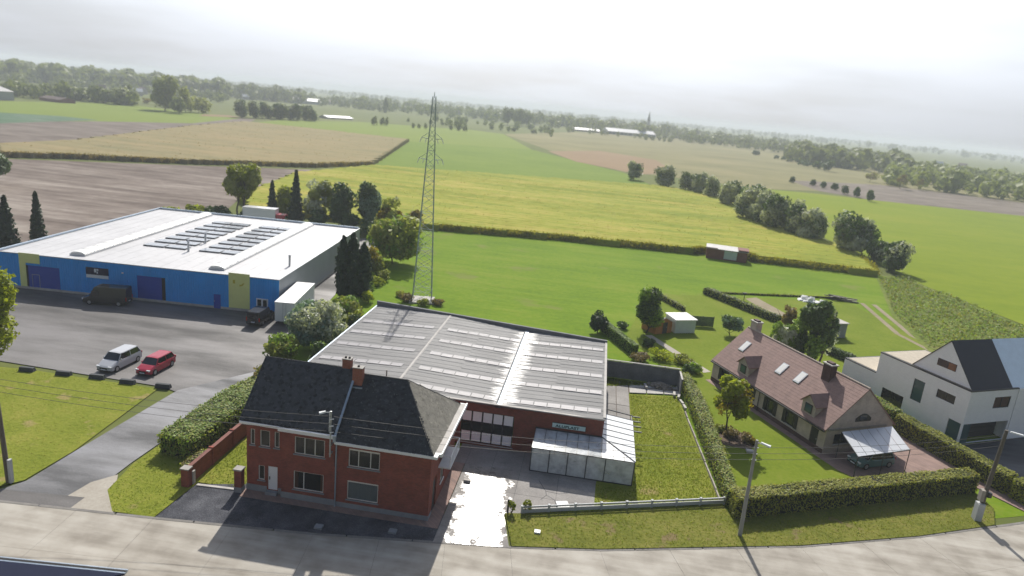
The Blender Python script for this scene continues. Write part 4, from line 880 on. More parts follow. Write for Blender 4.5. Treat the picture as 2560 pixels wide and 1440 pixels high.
po = tag(B(-0.07, 0.07, -0.07, 0.07, 0, 1.1).build('gate_post', 'frame_dark'), 'dark stub post at the end of the low fence', 'post'); po.location = (12.85, 2.95, 0.0)
tag(MB().tube((9.3, 6.6, 0.03), (9.35, 6.6, 0.85), 0.03, n=6).build('stake', 'timber_grey'), 'thin stake standing in the wet drive', 'stake')
st2 = tag(B(-0.28, 0.28, -0.14, 0.14, 0, 0.22).build('kerb_block', 'concrete_pale'), 'single concrete block lying on the wet drive', 'block'); st2.location = (8.95, 6.25, 0.03)
# brick wall west of the house
bw = thing('garden_wall', 'weathered red brick garden wall west of the house', 'wall')
for i in range(4):
    y = -0.2+i*3.2; B(-11.75, -11.52, y, y+3.0, 0, 1.45).build('panel', 'brick_red', bw); B(-11.80, -11.47, y, y+3.0, 1.451, 1.52).build('coping', 'rust_brick', bw); B(-11.83, -11.44, y+3.0, y+3.2, 0, 1.6).build('pier', 'brick_red', bw)
B(-12.0, -11.4, -0.70, -0.2, 0, 1.45).build('end_pier', 'brick_red', bw); B(-12.05, -11.35, -0.76, -0.14, 1.451, 1.54).build('cap', 'stone_cap', bw)
B(-11.44, -11.30, -0.19, 0.1, 0, 1.1).build('gate_stop', 'concrete_pale', bw)
# ------------------------------------------------------------------ blue warehouse
bw_ = thing('blue_warehouse', 'large flat-roofed warehouse with blue metal front and two yellow panels', 'warehouse', (-24.3, 41.1, 0), 5.0)
BW, BD, BH = 39.2, 41.5, 4.85
core = MB(); core.box(-BW+0.08, -0.08, 0.08, BD-0.08, 0, BH-0.25); core.build('core', 'interior', bw_)
pln = MB(); pln.box(-BW, 0, 0.0, 0.1, 0, 0.32); pln.box(-0.1, 0.0, 0.101, BD, 0, 0.32); pln.build('plinth', 'concrete_pale', bw_)
DOORS = [(-34.8, -30.3, 3.35), (-19.9, -16.2, 3.5)]
cut = sorted([(a, b, h) for a, b, h in DOORS])
panw = BW/40
for i in range(40):
    a = -BW+i*panw; b = a+panw
    z0 = 0.321
    for da, db, h in DOORS:
        if a >= da-0.6 and b <= db+0.6: z0 = h+0.02
    p = MB()
    for k in range(3):   # three ribs to a panel
        s0 = a+k*panw/3; p.box(s0+0.004, s0+panw/3-0.09, 0.02, 0.06, z0, BH); p.box(s0+panw/3-0.09, s0+panw/3-0.004, -0.015, 0.06, z0, BH)
    p.build('cladding_panel', 'blue_clad', bw_)
for da, db, h in DOORS:
    d = B(da, db, 0.07, 0.11, 0.0, h).build('roller_door', 'blue_dark', bw_)
    for k in range(int(h/0.5)): B(da+0.05, db-0.05, 0.055, 0.069, 0.05+k*0.5, 0.5+k*0.5-0.03).build('slat', 'blue_dark', d)
wk = MB(); wk.box(-34.3, -34.24, 0.03, 0.054, 0.1, 2.15); wk.box(-33.3, -33.24, 0.03, 0.054, 0.1, 2.15); wk.box(-34.24, -33.3, 0.03, 0.054, 2.08, 2.15); wk.build('wicket_frame', 'steel', bw_)
yp = MB(); yp.box(-35.9, -35.0, -0.06, -0.02, 0.35, 5.05); yp.box(-34.999, -33.0, -0.06, -0.02, 3.7, 5.05); yp.build('yellow_panel', 'yellow_panel', bw_)
y2 = B(-6.9, -4.0, -0.06, -0.02, 0.35, 5.25).build('yellow_panel', 'yellow_panel', bw_)
mk = MB(); mk.box(-6.3, -6.0, -0.066, -0.061, 3.8, 4.3); mk.prism([(-5.4, 3.45), (-5.0, 3.55), (-4.7, 3.95), (-4.9, 3.95), (-5.15, 3.7), (-5.4, 3.7)], 0, 0.001)
mk.v = [v if i < 8 else (v[0], -0.0665+(0.004 if v[2] > 0 else 0), v[1]) for i, v in enumerate(mk.v)]
mk.build('emblem', 'yellow_mark', y2)
b1 = B(-26.6, -23.5, -0.07, -0.02, 3.0, 4.0).build('sign_board', 'navy_sign', bw_); B(-26.6, -23.5, -0.075, -0.02, 2.55, 2.999).build('white_strip', 'white_sign', b1)
em = MB(); em.box(-25.45, -25.18, -0.076, -0.071, 3.35, 3.85); em.box(-25.12, -24.85, -0.076, -0.071, 3.6, 3.85); em.box(-25.12, -24.95, -0.076, -0.071, 3.2, 3.5); em.build('emblem', 'white_sign', b1)
sdr = B(-9.0, -8.05, -0.02, 0.02, 0.02, 2.0).build('side_door', 'blue_dark', bw_); B(-8.95, -8.88, -0.05, -0.02, 0.95, 1.1).build('handle', 'steel', sdr)
wf = MB(); a, b, c, d = -3.1, -1.5, 0.62, 2.05
for q in ((a, b, c, c+0.12), (a, b, d-0.12, d), (a, a+0.12, c, d), (b-0.12, b, c, d), ((a+b)/2-0.1, (a+b)/2+0.1, c, d)): wf.box(q[0], q[1], -0.06-0.001*q[0] % 0.003, 0.02, q[2], q[3])
wf = B(a, b, -0.05, 0.02, c, d).build('window', 'paint_white', bw_)
for s0, s1 in ((a+0.15, (a+b)/2-0.12), ((a+b)/2+0.12, b-0.15)): B(s0, s1, -0.06, -0.045, c+0.16, d-0.16).build('pane', 'glass_dark', wf)
fl_ = thing('flood_light', 'small white wall lamp high on the blue front', 'lamp', (0, 0, 0)); bpy.data.objects.remove(fl_)
B(-21.6, -21.4, -0.15, 0.0, 3.6, 3.75).build('wall_lamp', 'lamp_white', bw_)
npan = 42
for i in range(npan):
    y = i*BD/npan; p = MB(); w0 = BD/npan
    for k in range(3): p.box(-0.06, -0.01, y+k*w0/3+0.005, y+(k+1)*w0/3-0.07, 0.321, BH); p.box(-0.06, 0.02, y+(k+1)*w0/3-0.07, y+(k+1)*w0/3-0.005, 0.321, BH)
    p.build('cladding_panel', 'grey_clad', bw_)
B(-BW, -BW+0.07, 0, BD, 0, BH).build('cladding', 'grey_clad', bw_); B(-BW, 0, BD-0.07, BD, 0, BH).build('cladding', 'grey_clad', bw_)
roof = B(-BW+0.1, -0.1, 0.1, BD-0.1, BH-0.22, BH-0.06).build('roof', 'membrane', bw_)
for i in range(1, 21):  # welded membrane laps
    x = -BW+i*BW/21; B(x-0.04, x+0.04, 0.3, BD-0.3, BH-0.06, BH-0.045).build('membrane_seam', 'membrane', roof)
tr = MB(); tr.box(-BW-0.04, 0.04, -0.04, 0.14, BH, BH+0.10); tr.build('edge_trim', 'alu', bw_)
tr = MB(); tr.box(-0.14, 0.05, 0.141, BD, BH, BH+0.09); tr.build('edge_trim', 'alu', bw_); B(-BW-0.05, -BW+0.25, 0.141, BD, BH, BH+0.22).build('edge_trim', 'zinc', bw_); B(-BW+0.26, -0.141, BD-0.2, BD+0.02, BH, BH+0.28).build('edge_trim', 'zinc', bw_)
for sx in (-29.2, -9.6):   # barrel skylights
    sk = MB(); n = 8; prof = [(1.0*math.cos(math.pi*i/n), 0.25+0.32*math.sin(math.pi*i/n)) for i in range(n+1)]
    y0, y1 = 2.3, BD-1.5; k = len(sk.v)
    sk.v += [(sx+p[0], y0, BH-0.06+p[1]) for p in prof]+[(sx+p[0], y1, BH-0.06+p[1]) for p in prof]
    sk.f += [(i+1, i, n+1+i, n+2+i) for i in range(n)]; sk.f.append(tuple(range(n+1))); sk.f.append(tuple(range(n+1, 2*n+2))[::-1])
    s_ = sk.build('barrel_skylight', 'skylight_white', bw_, smooth=False)
    B(sx-1.1, sx+1.1, y0-0.1, y1+0.1, BH-0.06, BH+0.18).build('kerb', 'alu', s_)
    for k in range(1, 17):
        rb = MB(); yy = y0+k*(y1-y0)/17
        for (p, q) in zip(prof[:-1], prof[1:]): rb.tube((sx+p[0]*1.01, yy, BH-0.06+p[1]*1.01), (sx+q[0]*1.01, yy, BH-0.06+q[1]*1.01), 0.03, n=4)
        rb.build('rib', 'alu', s_)
for gx in (-25.2, -16.6):  # solar racks
    for r in range(8):
        for c in range(2):
            x = gx+c*3.35+r*0.06; y = 11.5+r*3.05
            rk = MB().hexa([(x, y, BH+0.09), (x+3.1, y, BH+0.09), (x+3.1, y+2.0, BH+0.02), (x, y+2.0, BH+0.02)], [(x, y, BH+0.14), (x+3.1, y, BH+0.14), (x+3.1, y+2.0, BH+0.07), (x, y+2.0, BH+0.07)]).build('solar_rack', 'alu', bw_)
            for k in range(3): MB().hexa([(x+0.03+k*1.03, y+0.02, BH+0.142), (x+1.01+k*1.03, y+0.02, BH+0.142), (x+1.01+k*1.03, y+1.98, BH+0.078), (x+0.03+k*1.03, y+1.98, BH+0.078)], [(x+0.03+k*1.03, y+0.02, BH+0.16), (x+1.01+k*1.03, y+0.02, BH+0.16), (x+1.01+k*1.03, y+1.98, BH+0.096), (x+0.03+k*1.03, y+1.98, BH+0.096)]).build('module', 'solar', rk)
            bk_ = MB(); bk_.box(x-0.05, x+0.12, y+0.02, y+1.3, BH-0.06, BH+0.12); bk_.box(x+2.98, x+3.15, y+0.02, y+1.3, BH-0.06, BH+0.12); bk_.box(x+0.1, x+3.0, y+0.03, y+0.06, BH-0.06, BH+0.06); bk_.build('foot', 'frame_dark', rk)
for x, y in ((-17.9, 10.8), (-18.4, 17.2), (-1.6, 8.3)):
    p = MB().tube((x, y, BH-0.1), (x, y, BH+1.5), 0.16, n=8).build('flue', 'steel', bw_); MB().tube((x, y, BH+1.5), (x, y, BH+1.62), 0.22, 0.12, n=8).build('cowl', 'steel', p)

# ------------------------------------------------------------------ vehicles
def loft(sections):
    """sections: list of (y, [(x,z)...half profile from bottom centre to top centre]) -> mirrored skin"""
    m = MB(); R = []
    for y, pr_ in sections:
        ring = [(x, y, z) for x, z in pr_]+[(-x, y, z) for x, z in pr_[::-1]]
        k = len(m.v); m.v += ring; R.append((k, len(ring)))
    for (a, n), (b, _) in zip(R[:-1], R[1:]):
        for i in range(n): j = (i+1) % n; m.f.append((a+i, a+j, b+j, b+i))
    m.f.append(tuple(range(R[0][0], R[0][0]+R[0][1]))[::-1]); m.f.append(tuple(range(R[-1][0], R[-1][0]+R[-1][1]))); return m
def wheel(parent, x, y, r):
    s = 1 if x > 0 else -1
    w = MB().tube((x-0.11, y, r), (x+0.11, y, r), r, n=18).build('wheel', 'rubber', parent); rim = MB().tube((x+s*0.10, y, r), (x+s*0.118, y, r), r*0.66, n=14).build('rim', 'alloy', w)
def car(label, loc, rotz, paint, L_=4.5, Wd=1.8, H=1.55, hood=1.15, kind='estate', group=None, cat='car'):
    """nose towards -y"""
    t = thing('parked_'+('van' if cat == 'van' else 'car'), label, cat, loc, rotz, group)
    h = Wd/2; y0, y1 = -L_/2, L_/2; bz = 0.62*H if kind == 'estate' else 0.55*H
    yh = y0+hood
    secs = [(y0, [(0.5*h, 0.30), (0.72*h, 0.34), (0.74*h, 0.62), (0.6*h, 0.66)]), (y0+0.18, [(0.6*h, 0.22), (0.93*h, 0.26), (0.95*h, 0.66), (0.78*h, 0.76)]),
            (yh-0.25, [(0.6*h, 0.20), (h, 0.24), (h, 0.80), (0.86*h, bz-0.03)]), (yh, [(0.6*h, 0.20), (h, 0.24), (h, 0.84), (0.93*h, bz)]),
            (y1-0.5, [(0.6*h, 0.20), (h, 0.24), (h, 0.86), (0.94*h, bz)]), (y1-0.08, [(0.6*h, 0.24), (0.95*h, 0.30), (0.96*h, 0.86), (0.9*h, bz)]), (y1, [(0.5*h, 0.34), (0.85*h, 0.38), (0.88*h, 0.8), (0.8*h, bz-0.06)])]
    loft(secs).build('body', paint, t, smooth=False)
    c0, c1, c2, c3 = yh-0.02, yh+0.62, y1-0.55, y1-0.12
    cab = loft([(c0, [(0.05, bz-0.05), (0.90*h, bz-0.05), (0.90*h, bz), (0.05, bz)]), (c1, [(0.05, bz-0.05), (0.93*h, bz-0.05), (0.76*h, H-0.05), (0.05, H-0.03)]), (c2, [(0.05, bz-0.05), (0.93*h, bz-0.05), (0.76*h, H-0.05), (0.05, H-0.03)]), (c3, [(0.05, bz-0.05), (0.88*h, bz-0.05), (0.80*h, bz+0.1), (0.05, bz+0.12)])]).build('windows', 'car_glass', t)
    loft([(c1-0.06, [(0.05, H-0.06), (0.74*h, H-0.09), (0.72*h, H-0.05), (0.05, H-0.02)]), (c1+0.2, [(0.05, H-0.06), (0.79*h, H-0.09), (0.74*h, H-0.02), (0.05, H+0.01)]), (c2-0.1, [(0.05, H-0.06), (0.79*h, H-0.09), (0.74*h, H-0.02), (0.05, H+0.01)]), (c2+0.1, [(0.05, H-0.07), (0.74*h, H-0.10), (0.72*h, H-0.06), (0.05, H-0.03)])]).build('roof', paint, t)
    pl = MB()
    for s in (-1, 1):
        for ya, yb in ((c0+0.05, c1), ((c1+c2)/2, (c1+c2)/2+0.02), (c3-0.08, c2-0.02)): pl.tube((s*0.925*h, ya, bz-0.02), (s*0.768*h, yb, H-0.05), 0.045, n=4)
    pl.build('pillars', paint, t)
    for s in (-1, 1):
        B(*sorted((s*0.50*h, s*0.90*h)), y0+0.03, y0+0.2, 0.60, 0.74).build('headlight', 'light_clear', t); B(*sorted((s*0.70*h, s*0.95*h)), y1-0.12, y1+0.015, 0.80, 1.02).build('tail_light', 'light_red', t)
        B(*sorted((s*0.97*h, s*1.14*h)), c0+0.25, c0+0.38, bz, bz+0.14).build('mirror', paint, t)
        for yy in (y0+0.82, y1-0.78): wheel(t, s*(h-0.08), yy, 0.32)
    B(-0.45*h, 0.45*h, y0-0.012, y0+0.05, 0.42, 0.58).build('grille', 'trim_black', t); B(-0.26, 0.26, y0-0.025, y0-0.012, 0.34, 0.45).build('number_plate', 'white_sign', t); B(-0.26, 0.26, y1+0.0, y1+0.02, 0.6, 0.71).build('number_plate', 'white_sign', t)
    B(-0.8*h, 0.8*h, y0-0.008, y0+0.06, 0.24, 0.34).build('bumper', 'trim_black', t); B(-0.84*h, 0.84*h, y1-0.06, y1+0.01, 0.32, 0.48).build('bumper', 'trim_black', t)
    return t
car('silver estate car parked nose to the lawn beside the red car', (-31.25, 18.6, -0.02), -2, 'paint_silver', 4.75, 1.88, 1.72, 1.15)
car('dark red car parked nose to the lawn beside the silver car', (-27.3, 18.9, -0.02), -2, 'paint_red', 4.35, 1.78, 1.58, 1.05)
car('grey-green hatchback parked under the open carport', (46.0, 20.9, -0.01), -64, 'paint_green', 4.4, 1.78, 1.5, 1.0)
def van(name, label, loc, rotz, paint, L_, Wd, H, hood=0.9, screen=0.7, glass_rear=False):
    t = thing('parked_van', label, 'van', loc, rotz); h = Wd/2; y0, y1 = -L_/2, L_/2; bz = 1.05 if H > 2.1 else 0.98
    loft([(y0, [(0.5*h, 0.32), (0.80*h, 0.36), (0.80*h, 0.72), (0.5*h, 0.78)]), (y0+0.2, [(0.5*h, 0.24), (0.96*h, 0.28), (0.97*h, 0.85), (0.8*h, 0.95)]), (y0+hood, [(0.5*h, 0.24), (h, 0.28), (h, bz), (0.88*h, bz+0.08)]),
          (y0+hood+screen, [(0.5*h, 0.24), (h, 0.28), (0.99*h, bz+0.1), (0.84*h, H-0.06)]), (y0+hood+screen+0.35, [(0.5*h, 0.24), (h, 0.28), (0.99*h, bz+0.1), (0.86*h, H)]), (y1-0.12, [(0.5*h, 0.24), (h, 0.28), (0.99*h, bz+0.1), (0.86*h, H)]), (y1, [(0.5*h, 0.32), (0.96*h, 0.34), (0.95*h, bz+0.1), (0.82*h, H-0.07)])]).build('body', paint, t)
    MB().hexa([(-0.80*h, y0+hood+0.03, bz+0.10), (0.80*h, y0+hood+0.03, bz+0.10), (0.74*h, y0+hood+screen-0.02, H-0.14), (-0.74*h, y0+hood+screen-0.02, H-0.14)], [(-0.80*h, y0+hood+0.0, bz+0.13), (0.80*h, y0+hood+0.0, bz+0.13), (0.74*h, y0+hood+screen-0.05, H-0.10), (-0.74*h, y0+hood+screen-0.05, H-0.10)]).build('windscreen', 'car_glass', t)
    for s in (-1, 1):
        B(*sorted((s*0.93*h, s*1.005*h)), y0+hood+0.35, y0+hood+1.3, bz+0.12, H-0.55).build('side_window', 'car_glass', t)
        B(*sorted((s*0.5*h, s*0.92*h)), y0+0.02, y0+0.2, 0.66, 0.86).build('headlight', 'light_clear', t); B(*sorted((s*0.84*h, s*0.985*h)), y1-0.05, y1+0.02, 0.75, 1.25).build('tail_light', 'light_red', t)
        B(*sorted((s*1.0*h, s*1.16*h)), y0+hood+0.2, y0+hood+0.32, bz+0.1, bz+0.38).build('mirror', 'trim_black', t)
        for yy in (y0+0.95, y1-0.95): wheel(t, s*(h-0.1), yy, 0.34)
    B(-0.26, 0.26, y1+0.005, y1+0.025, 0.55, 0.66).build('number_plate', 'white_sign', t); B(-0.9*h, 0.9*h, y1-0.08, y1+0.03, 0.34, 0.50).build('bumper', 'trim_black', t)
    if glass_rear:
        for s in (-1, 1): B(*sorted((s*0.06, s*0.74*h)), y1-0.03, y1+0.012, bz+0.15, H-0.35).build('rear_window', 'car_glass', t)
    return t
van('van', 'tall black panel van parked along the blue front', (-46.2, 36.6, -0.02), 282, 'paint_black', 5.6, 2.0, 2.45)
van('van', 'small dark van parked beside the white container', (-25.1, 37.6, -0.02), 182, 'paint_black', 4.6, 1.85, 1.95, 1.0, 0.6, True)
ct = thing('container', 'white box trailer standing at the corner of the blue warehouse', 'container', (-22.6, 42.6, -0.02), 9)
B(-1.25, 1.25, -5.2, 5.2, 0.45, 3.0).build('box', 'paint_white', ct)
for k in range(10): B(1.251, 1.285, -5.05+k*1.03, -4.95+k*1.03, 0.5, 2.95).build('rib', 'paint_white', ct)
rr = MB(); rr.box(-1.3, 1.3, -5.25, 5.25, 3.001, 3.08); rr.build('roof', 'plastic_white', ct)
for s in (-1, 1):
    d = B(*sorted((s*0.03, s*1.2)), -5.24, -5.2, 0.55, 2.92).build('rear_door', 'paint_white', ct); MB().tube((s*0.2, -5.26, 0.6), (s*0.2, -5.26, 2.9), 0.025, n=5).build('lock_bar', 'steel', d)
ch = MB(); ch.box(-0.9, 0.9, -5.0, 5.0, 0.25, 0.45); ch.build('chassis', 'trim_black', ct)
for s in (-1, 1):
    for yy in (-3.6, -2.5, 3.8): wheel(ct, s*1.05, yy, 0.36)
lo = thing('box_lorry', 'white box lorry standing behind the blue warehouse', 'lorry', (-55.6, 97.5, -0.05), 8)
B(-3.6, 3.4, -1.25, 1.25, 1.0, 3.9).build('box', 'paint_white', lo); B(3.5, 5.4, -1.15, 1.15, 0.6, 2.9).build('cab', 'paint_red', lo); B(5.35, 5.42, -1.0, 1.0, 1.7, 2.6).build('windscreen', 'car_glass', lo); B(-3.5, 5.2, -0.5, 0.5, 0.5, 0.99).build('chassis', 'trim_black', lo)
B(-3.65, 3.45, -1.29, 1.29, 3.901, 4.0).build('roof_rim', 'alu', lo)
for x in (-2.4, 4.4):
    for s in (-1, 1): MB().tube((x, s*1.05, 0.5), (x, s*1.25, 0.5), 0.5, n=14).build('wheel', 'rubber', lo)
for bn, (x, y) in enumerate(((-38.2, 14.25), (-34.4, 14.55), (-31.0, 14.9), (-27.6, 14.8), (-23.9, 15.0))):
    o = MB().hexa([(-0.75, -0.28, 0), (0.75, -0.28, 0), (0.75, 0.28, 0), (-0.75, 0.28, 0)], [(-0.70, -0.16, 0.42), (0.70, -0.16, 0.42), (0.70, 0.16, 0.42), (-0.70, 0.16, 0.42)]).build('barrier_block', 'block_dark'); o.location = (x, y, -0.02); o.rotation_euler = (0, 0, R_(6)); tag(o, ('fifth', 'fourth', 'third', 'second', 'first')[bn]+' low dark barrier block from the access road, at the lot edge', 'barrier', 'barrier blocks along the lawn')

# ------------------------------------------------------------------ buff villa
vi = thing('villa', 'long buff brick villa with brown tiled roof, two dormers and black shutters', 'house', (41.73, 21.71, 0), 26.9)
VL, VW, VE, VR = 18.9, 8.5, 2.85, 6.75
W1 = [(15.75, 17.55, 0.70, 2.0), (10.75, 12.35, 0.80, 2.05), (7.1, 9.2, 0.60, 2.0), (3.9, 6.1, 0.65, 2.0), (0.95, 2.0, 0.05, 2.1)]
wl = MB(); facade(wl, 0, VL, 0, VE, W1, 0.0, 0.14, 'y-')
F1 = [(3.5, 5.3, 3.25, 4.15), (1.1, 3.9, 0.9, 2.0), (4.6, 6.9, 0.05, 2.15)]
facade(wl, 0, VW, 0, VE, [o for o in F1 if o[3] < VE], 0.0, 0.14)
wl.poly([(VW, 0, 0), (VW, VL, 0), (VW, VL, VE), (VW, 0, VE)]); wl.poly([(VW, VL, 0), (0, VL, 0), (0, VL, VE), (VW/2, VL, VR-0.1), (VW, VL, VE)])
wl.poly([(0, 0, VE), (VW, 0, VE), (VW/2, 0, VR-0.1)]); wl.build('wall', 'brick_buff', vi)
B(-0.03, 0.0, 0.02, VL, 0, 0.45).build('plinth', 'tile_dark', vi)
for o in W1[:4]:
    wn = window(vi, *o, y=0.0, axis='y-', panes=3, frame='window_dark', gl='glass_dark', sill='concrete_pale')
    for s0, s1 in ((o[0]-0.02, o[0]+0.45), (o[1]-0.45, o[1]+0.02)): B(-0.05, -0.005, s0, s1, o[2], o[3]+0.08).build('shutter', 'shutter', wn)
    ar = MB(); k = 6; pts = [(o[0]-0.02+(o[1]-o[0]+0.04)*i/k, o[3]+0.08+0.16*math.sin(math.pi*i/k)) for i in range(k+1)]
    for (p, q) in zip(pts[:-1], pts[1:]): ar.hexa([(-0.04, p[0], o[3]+0.02), (-0.04, q[0], o[3]+0.02), (0.0, q[0], o[3]+0.02), (0.0, p[0], o[3]+0.02)], [(-0.04, p[0], p[1]), (-0.04, q[0], q[1]), (0.0, q[0], q[1]), (0.0, p[0], p[1])])
    ar.build('arch_head', 'shutter', wn)
dv = B(0.06, 0.10, 0.98, 1.97, 0.06, 2.08).build('door', 'shutter', vi); B(0.04, 0.06, 1.1, 1.16, 0.95, 1.1).build('handle', 'steel', dv)
gw = MB(); k = 8; gp = [(3.35+2.0*i/k, 3.55+0.5*math.sin(math.pi*i/k)) for i in range(k+1)]
gv = MB(); gv.prism([(p[0], p[1]) for p in gp]+[(5.35, 3.2), (3.35, 3.2)], 0, 0.03); gv.v = [(v[0], -0.03+v[2], v[1]) for v in gv.v]; gv = gv.build('gable_window', 'shutter', vi); B(3.85, 4.75, -0.045, -0.031, 3.35, 3.85).build('pane', 'glass_dark', gv)
window(vi, *F1[1], y=0.0, panes=3, frame='window_dark', gl='glass_dark', sill='concrete_pale'); window(vi, *F1[2], y=0.0, panes=2, frame='window_dark', gl='glass_dark', sill=None, name='garage_door')
B(0.1, 7.6, -0.10, -0.002, 2.45, 2.62).build('lintel_beam', 'timber_grey', vi)
rf = MB(); ov = 0.3
rf.slab([(-ov, -0.08, VE-ov*0.9), (VW/2, -0.08, VR), (VW/2, VL+0.08, VR), (-ov, VL+0.08, VE-ov*0.9)][::1], 0.14); rf.slab([(VW/2, -0.08, VR), (VW+ov, -0.08, VE-ov*0.9), (VW+ov, VL+0.08, VE-ov*0.9), (VW/2, VL+0.08, VR)], 0.14)
vr = rf.build('roof', 'tile_red', vi)
# tile courses stand proud of the deck
sl = (VR-(VE-ov*0.9))/(VW/2+ov)
for i in range(17):
    t0 = i/17; t1 = (i+1)/17+0.012; xa = -ov+t0*(VW/2+ov); xb = min(VW/2, -ov+t1*(VW/2+ov)); z = lambda x: VE-ov*0.9+(x+ov)*sl
    MB().hexa([(xa, -0.09, z(xa)), (xb, -0.09, z(xb)), (xb, VL+0.09, z(xb)), (xa, VL+0.09, z(xa))], [(xa, -0.09, z(xa)+0.035), (xb, -0.09, z(xb)+0.02), (xb, VL+0.09, z(xb)+0.02), (xa, VL+0.09, z(xa)+0.035)]).build('tile_course', 'tile_red', vr)
rg = MB()
for i in range(42): rg.tube((VW/2, -0.09+i*0.453, VR+0.01), (VW/2, -0.09+i*0.453+0.44, VR+0.01), 0.10, n=6)
rg.build('ridge_tiles', 'mortar_ridge', vr)
zt = lambda x: VE-ov*0.9+(x+ov)*sl
for x, y in ((2.35, 16.7), (2.2, 9.9), (2.3, 7.1)):
    k = MB().hexa([(x-0.55, y-0.45, zt(x-0.55)), (x+0.55, y-0.45, zt(x+0.55)), (x+0.55, y+0.45, zt(x+0.55)), (x-0.55, y+0.45, zt(x-0.55))], [(x-0.55, y-0.45, zt(x-0.55)+0.13), (x+0.55, y-0.45, zt(x+0.55)+0.13), (x+0.55, y+0.45, zt(x+0.55)+0.13), (x-0.55, y+0.45, zt(x-0.55)+0.13)]).build('roof_window', 'steel', vr)
    MB().hexa([(x-0.46, y-0.37, zt(x-0.46)+0.12), (x+0.46, y-0.37, zt(x+0.46)+0.12), (x+0.46, y+0.37, zt(x+0.46)+0.12), (x-0.46, y+0.37, zt(x-0.46)+0.12)], [(x-0.46, y-0.37, zt(x-0.46)+0.145), (x+0.46, y-0.37, zt(x+0.46)+0.145), (x+0.46, y+0.37, zt(x+0.46)+0.145), (x-0.46, y+0.37, zt(x-0.46)+0.145)]).build('pane', 'skylight_white', k)
for y in (13.5, 2.9):
    xb = 0.05; zb, ze, zr = VE-0.1, 4.15, 5.05; xr = (zr-VE+ov*0.9)/sl-ov; xe = (ze-VE+ov*0.9)/sl-ov
    d = MB(); d.poly([(xb, y-0.95, zb), (xb, y-0.95, ze), (xb, y, zr), (xb, y+0.95, ze), (xb, y+0.95, zb)]); d.poly([(xb, y-0.95, zb), (xe, y-0.95, zb), (xe, y-0.95, ze), (xb, y-0.95, ze)]); d.poly([(xb, y+0.95, ze), (xe, y+0.95, ze), (xe, y+0.95, zb), (xb, y+0.95, zb)])
    dm = d.build('dormer', 'brick_buff', vi)
    r2 = MB(); r2.slab([(xb-0.2, y-1.12, ze-0.08), (xe+0.1, y-1.12, ze-0.08), (xr+0.1, y, zr+0.05), (xb-0.2, y, zr+0.05)], 0.08); r2.slab([(xb-0.2, y, zr+0.05), (xr+0.1, y, zr+0.05), (xe+0.1, y+1.12, ze-0.08), (xb-0.2, y+1.12, ze-0.08)], 0.08); r2.build('dormer_roof', 'tile_red', dm)
    B(xb-0.04, xb+0.02, y-0.5, y+0.5, VE+0.25, ze-0.1).build('dormer_window', 'shutter', dm); B(xb-0.05, xb-0.041, y-0.38, y+0.38, VE+0.36, ze-0.22).build('pane', 'glass_teal', dm)
for x, y, z0, z1 in ((4.6, 18.0, 5.8, 7.9), (3.5, 4.6, 5.0, 7.7)):
    c = B(x-0.4, x+0.4, y-0.55, y+0.55, z0, z1-0.2).build('chimney', 'brick_buff' if y > 10 else 'tile_dark', vi); B(x-0.5, x+0.5, y-0.65, y+0.65, z1-0.2, z1-0.08).build('cap', 'concrete_pale', c); B(x-0.25, x+0.25, y-0.4, y+0.4, z1-0.08, z1+0.08).build('pot', 'tile_dark', c)
MB().tube((-0.08, 10.0, 0), (-0.08, 10.0, VE-0.2), 0.05).build('downpipe', 'frame_dark', vi); B(-0.45, -0.30, -0.05, VL+0.05, VE-0.48, VE-0.35).build('gutter', 'frame_dark', vi)
# carport
cp = thing('carport', 'open carport with tilted translucent sheet roof on thin posts', 'carport', (0, 0, 0))
CP = [(43.2, 17.1, 2.35), (48.9, 20.1, 2.45), (48.7, 24.2, 2.9), (42.9, 21.2, 2.8)]
a, b, c, d = [Vector(p) for p in CP]
for i in range(6):
    t0, t1 = i/6+0.004, (i+1)/6-0.004; MB().slab([a+(b-a)*t0, a+(b-a)*t1, d+(c-d)*t1, d+(c-d)*t0], 0.02).build('roof_sheet', 'carport_sheet', cp)
fr = MB()
for p, q in ((a, b), (b, c), (c, d), (d, a), ((a+d)/2, (b+c)/2)): fr.tube(p-Vector((0, 0, 0.06)), q-Vector((0, 0, 0.06)), 0.04, n=4)
fr.build('frame', 'frame_dark', cp)
for p in (a, (a+b)/2, b, c, d): MB().tube((p.x, p.y, -0.02), (p.x, p.y, p.z-0.06), 0.04, n=5).build('post', 'frame_dark', cp)

# ------------------------------------------------------------------ white modern house
mo = thing('white_house', 'white modern house with dark slate gable roof and flat-roofed rear wing', 'house', (57.73, 28.97, 0), 27.3)
MZ = 5.95
WM = [(7.4, 10.4, 0.25, 2.1), (5.25, 6.65, 2.3, 4.8), (1.5, 3.7, 3.85, 4.8), (0.0, 1.65, 0.0, 2.25)]
wl = MB(); facade(wl, 0, 11.7, 0, MZ, WM, 0.0, 0.18, 'y-'); facade(wl, 11.7, 16.6, 0, 3.35, [], 0.0, 0.1, 'y-')
FM = [(3.85, 6.35, 3.85, 5.15), (0.0, 6.95, 0.0, 2.25)]
facade(wl, 0, 7.2, 0, MZ, FM, 0.0, 0.2)
wl.poly([(0, 11.7, 3.35), (7.2, 11.7, 3.35), (7.2, 11.7, MZ), (0, 11.7, MZ)][::-1]); wl.poly([(0, 16.6, 3.35), (0, 16.6, 0), (7.2, 16.6, 0), (7.2, 16.6, 3.35)]); wl.poly([(7.2, 0, 0), (7.2, 16.6, 0), (7.2, 16.6, 3.35), (7.2, 0, 3.35)])
wl.build('wall', 'brick_white', mo)
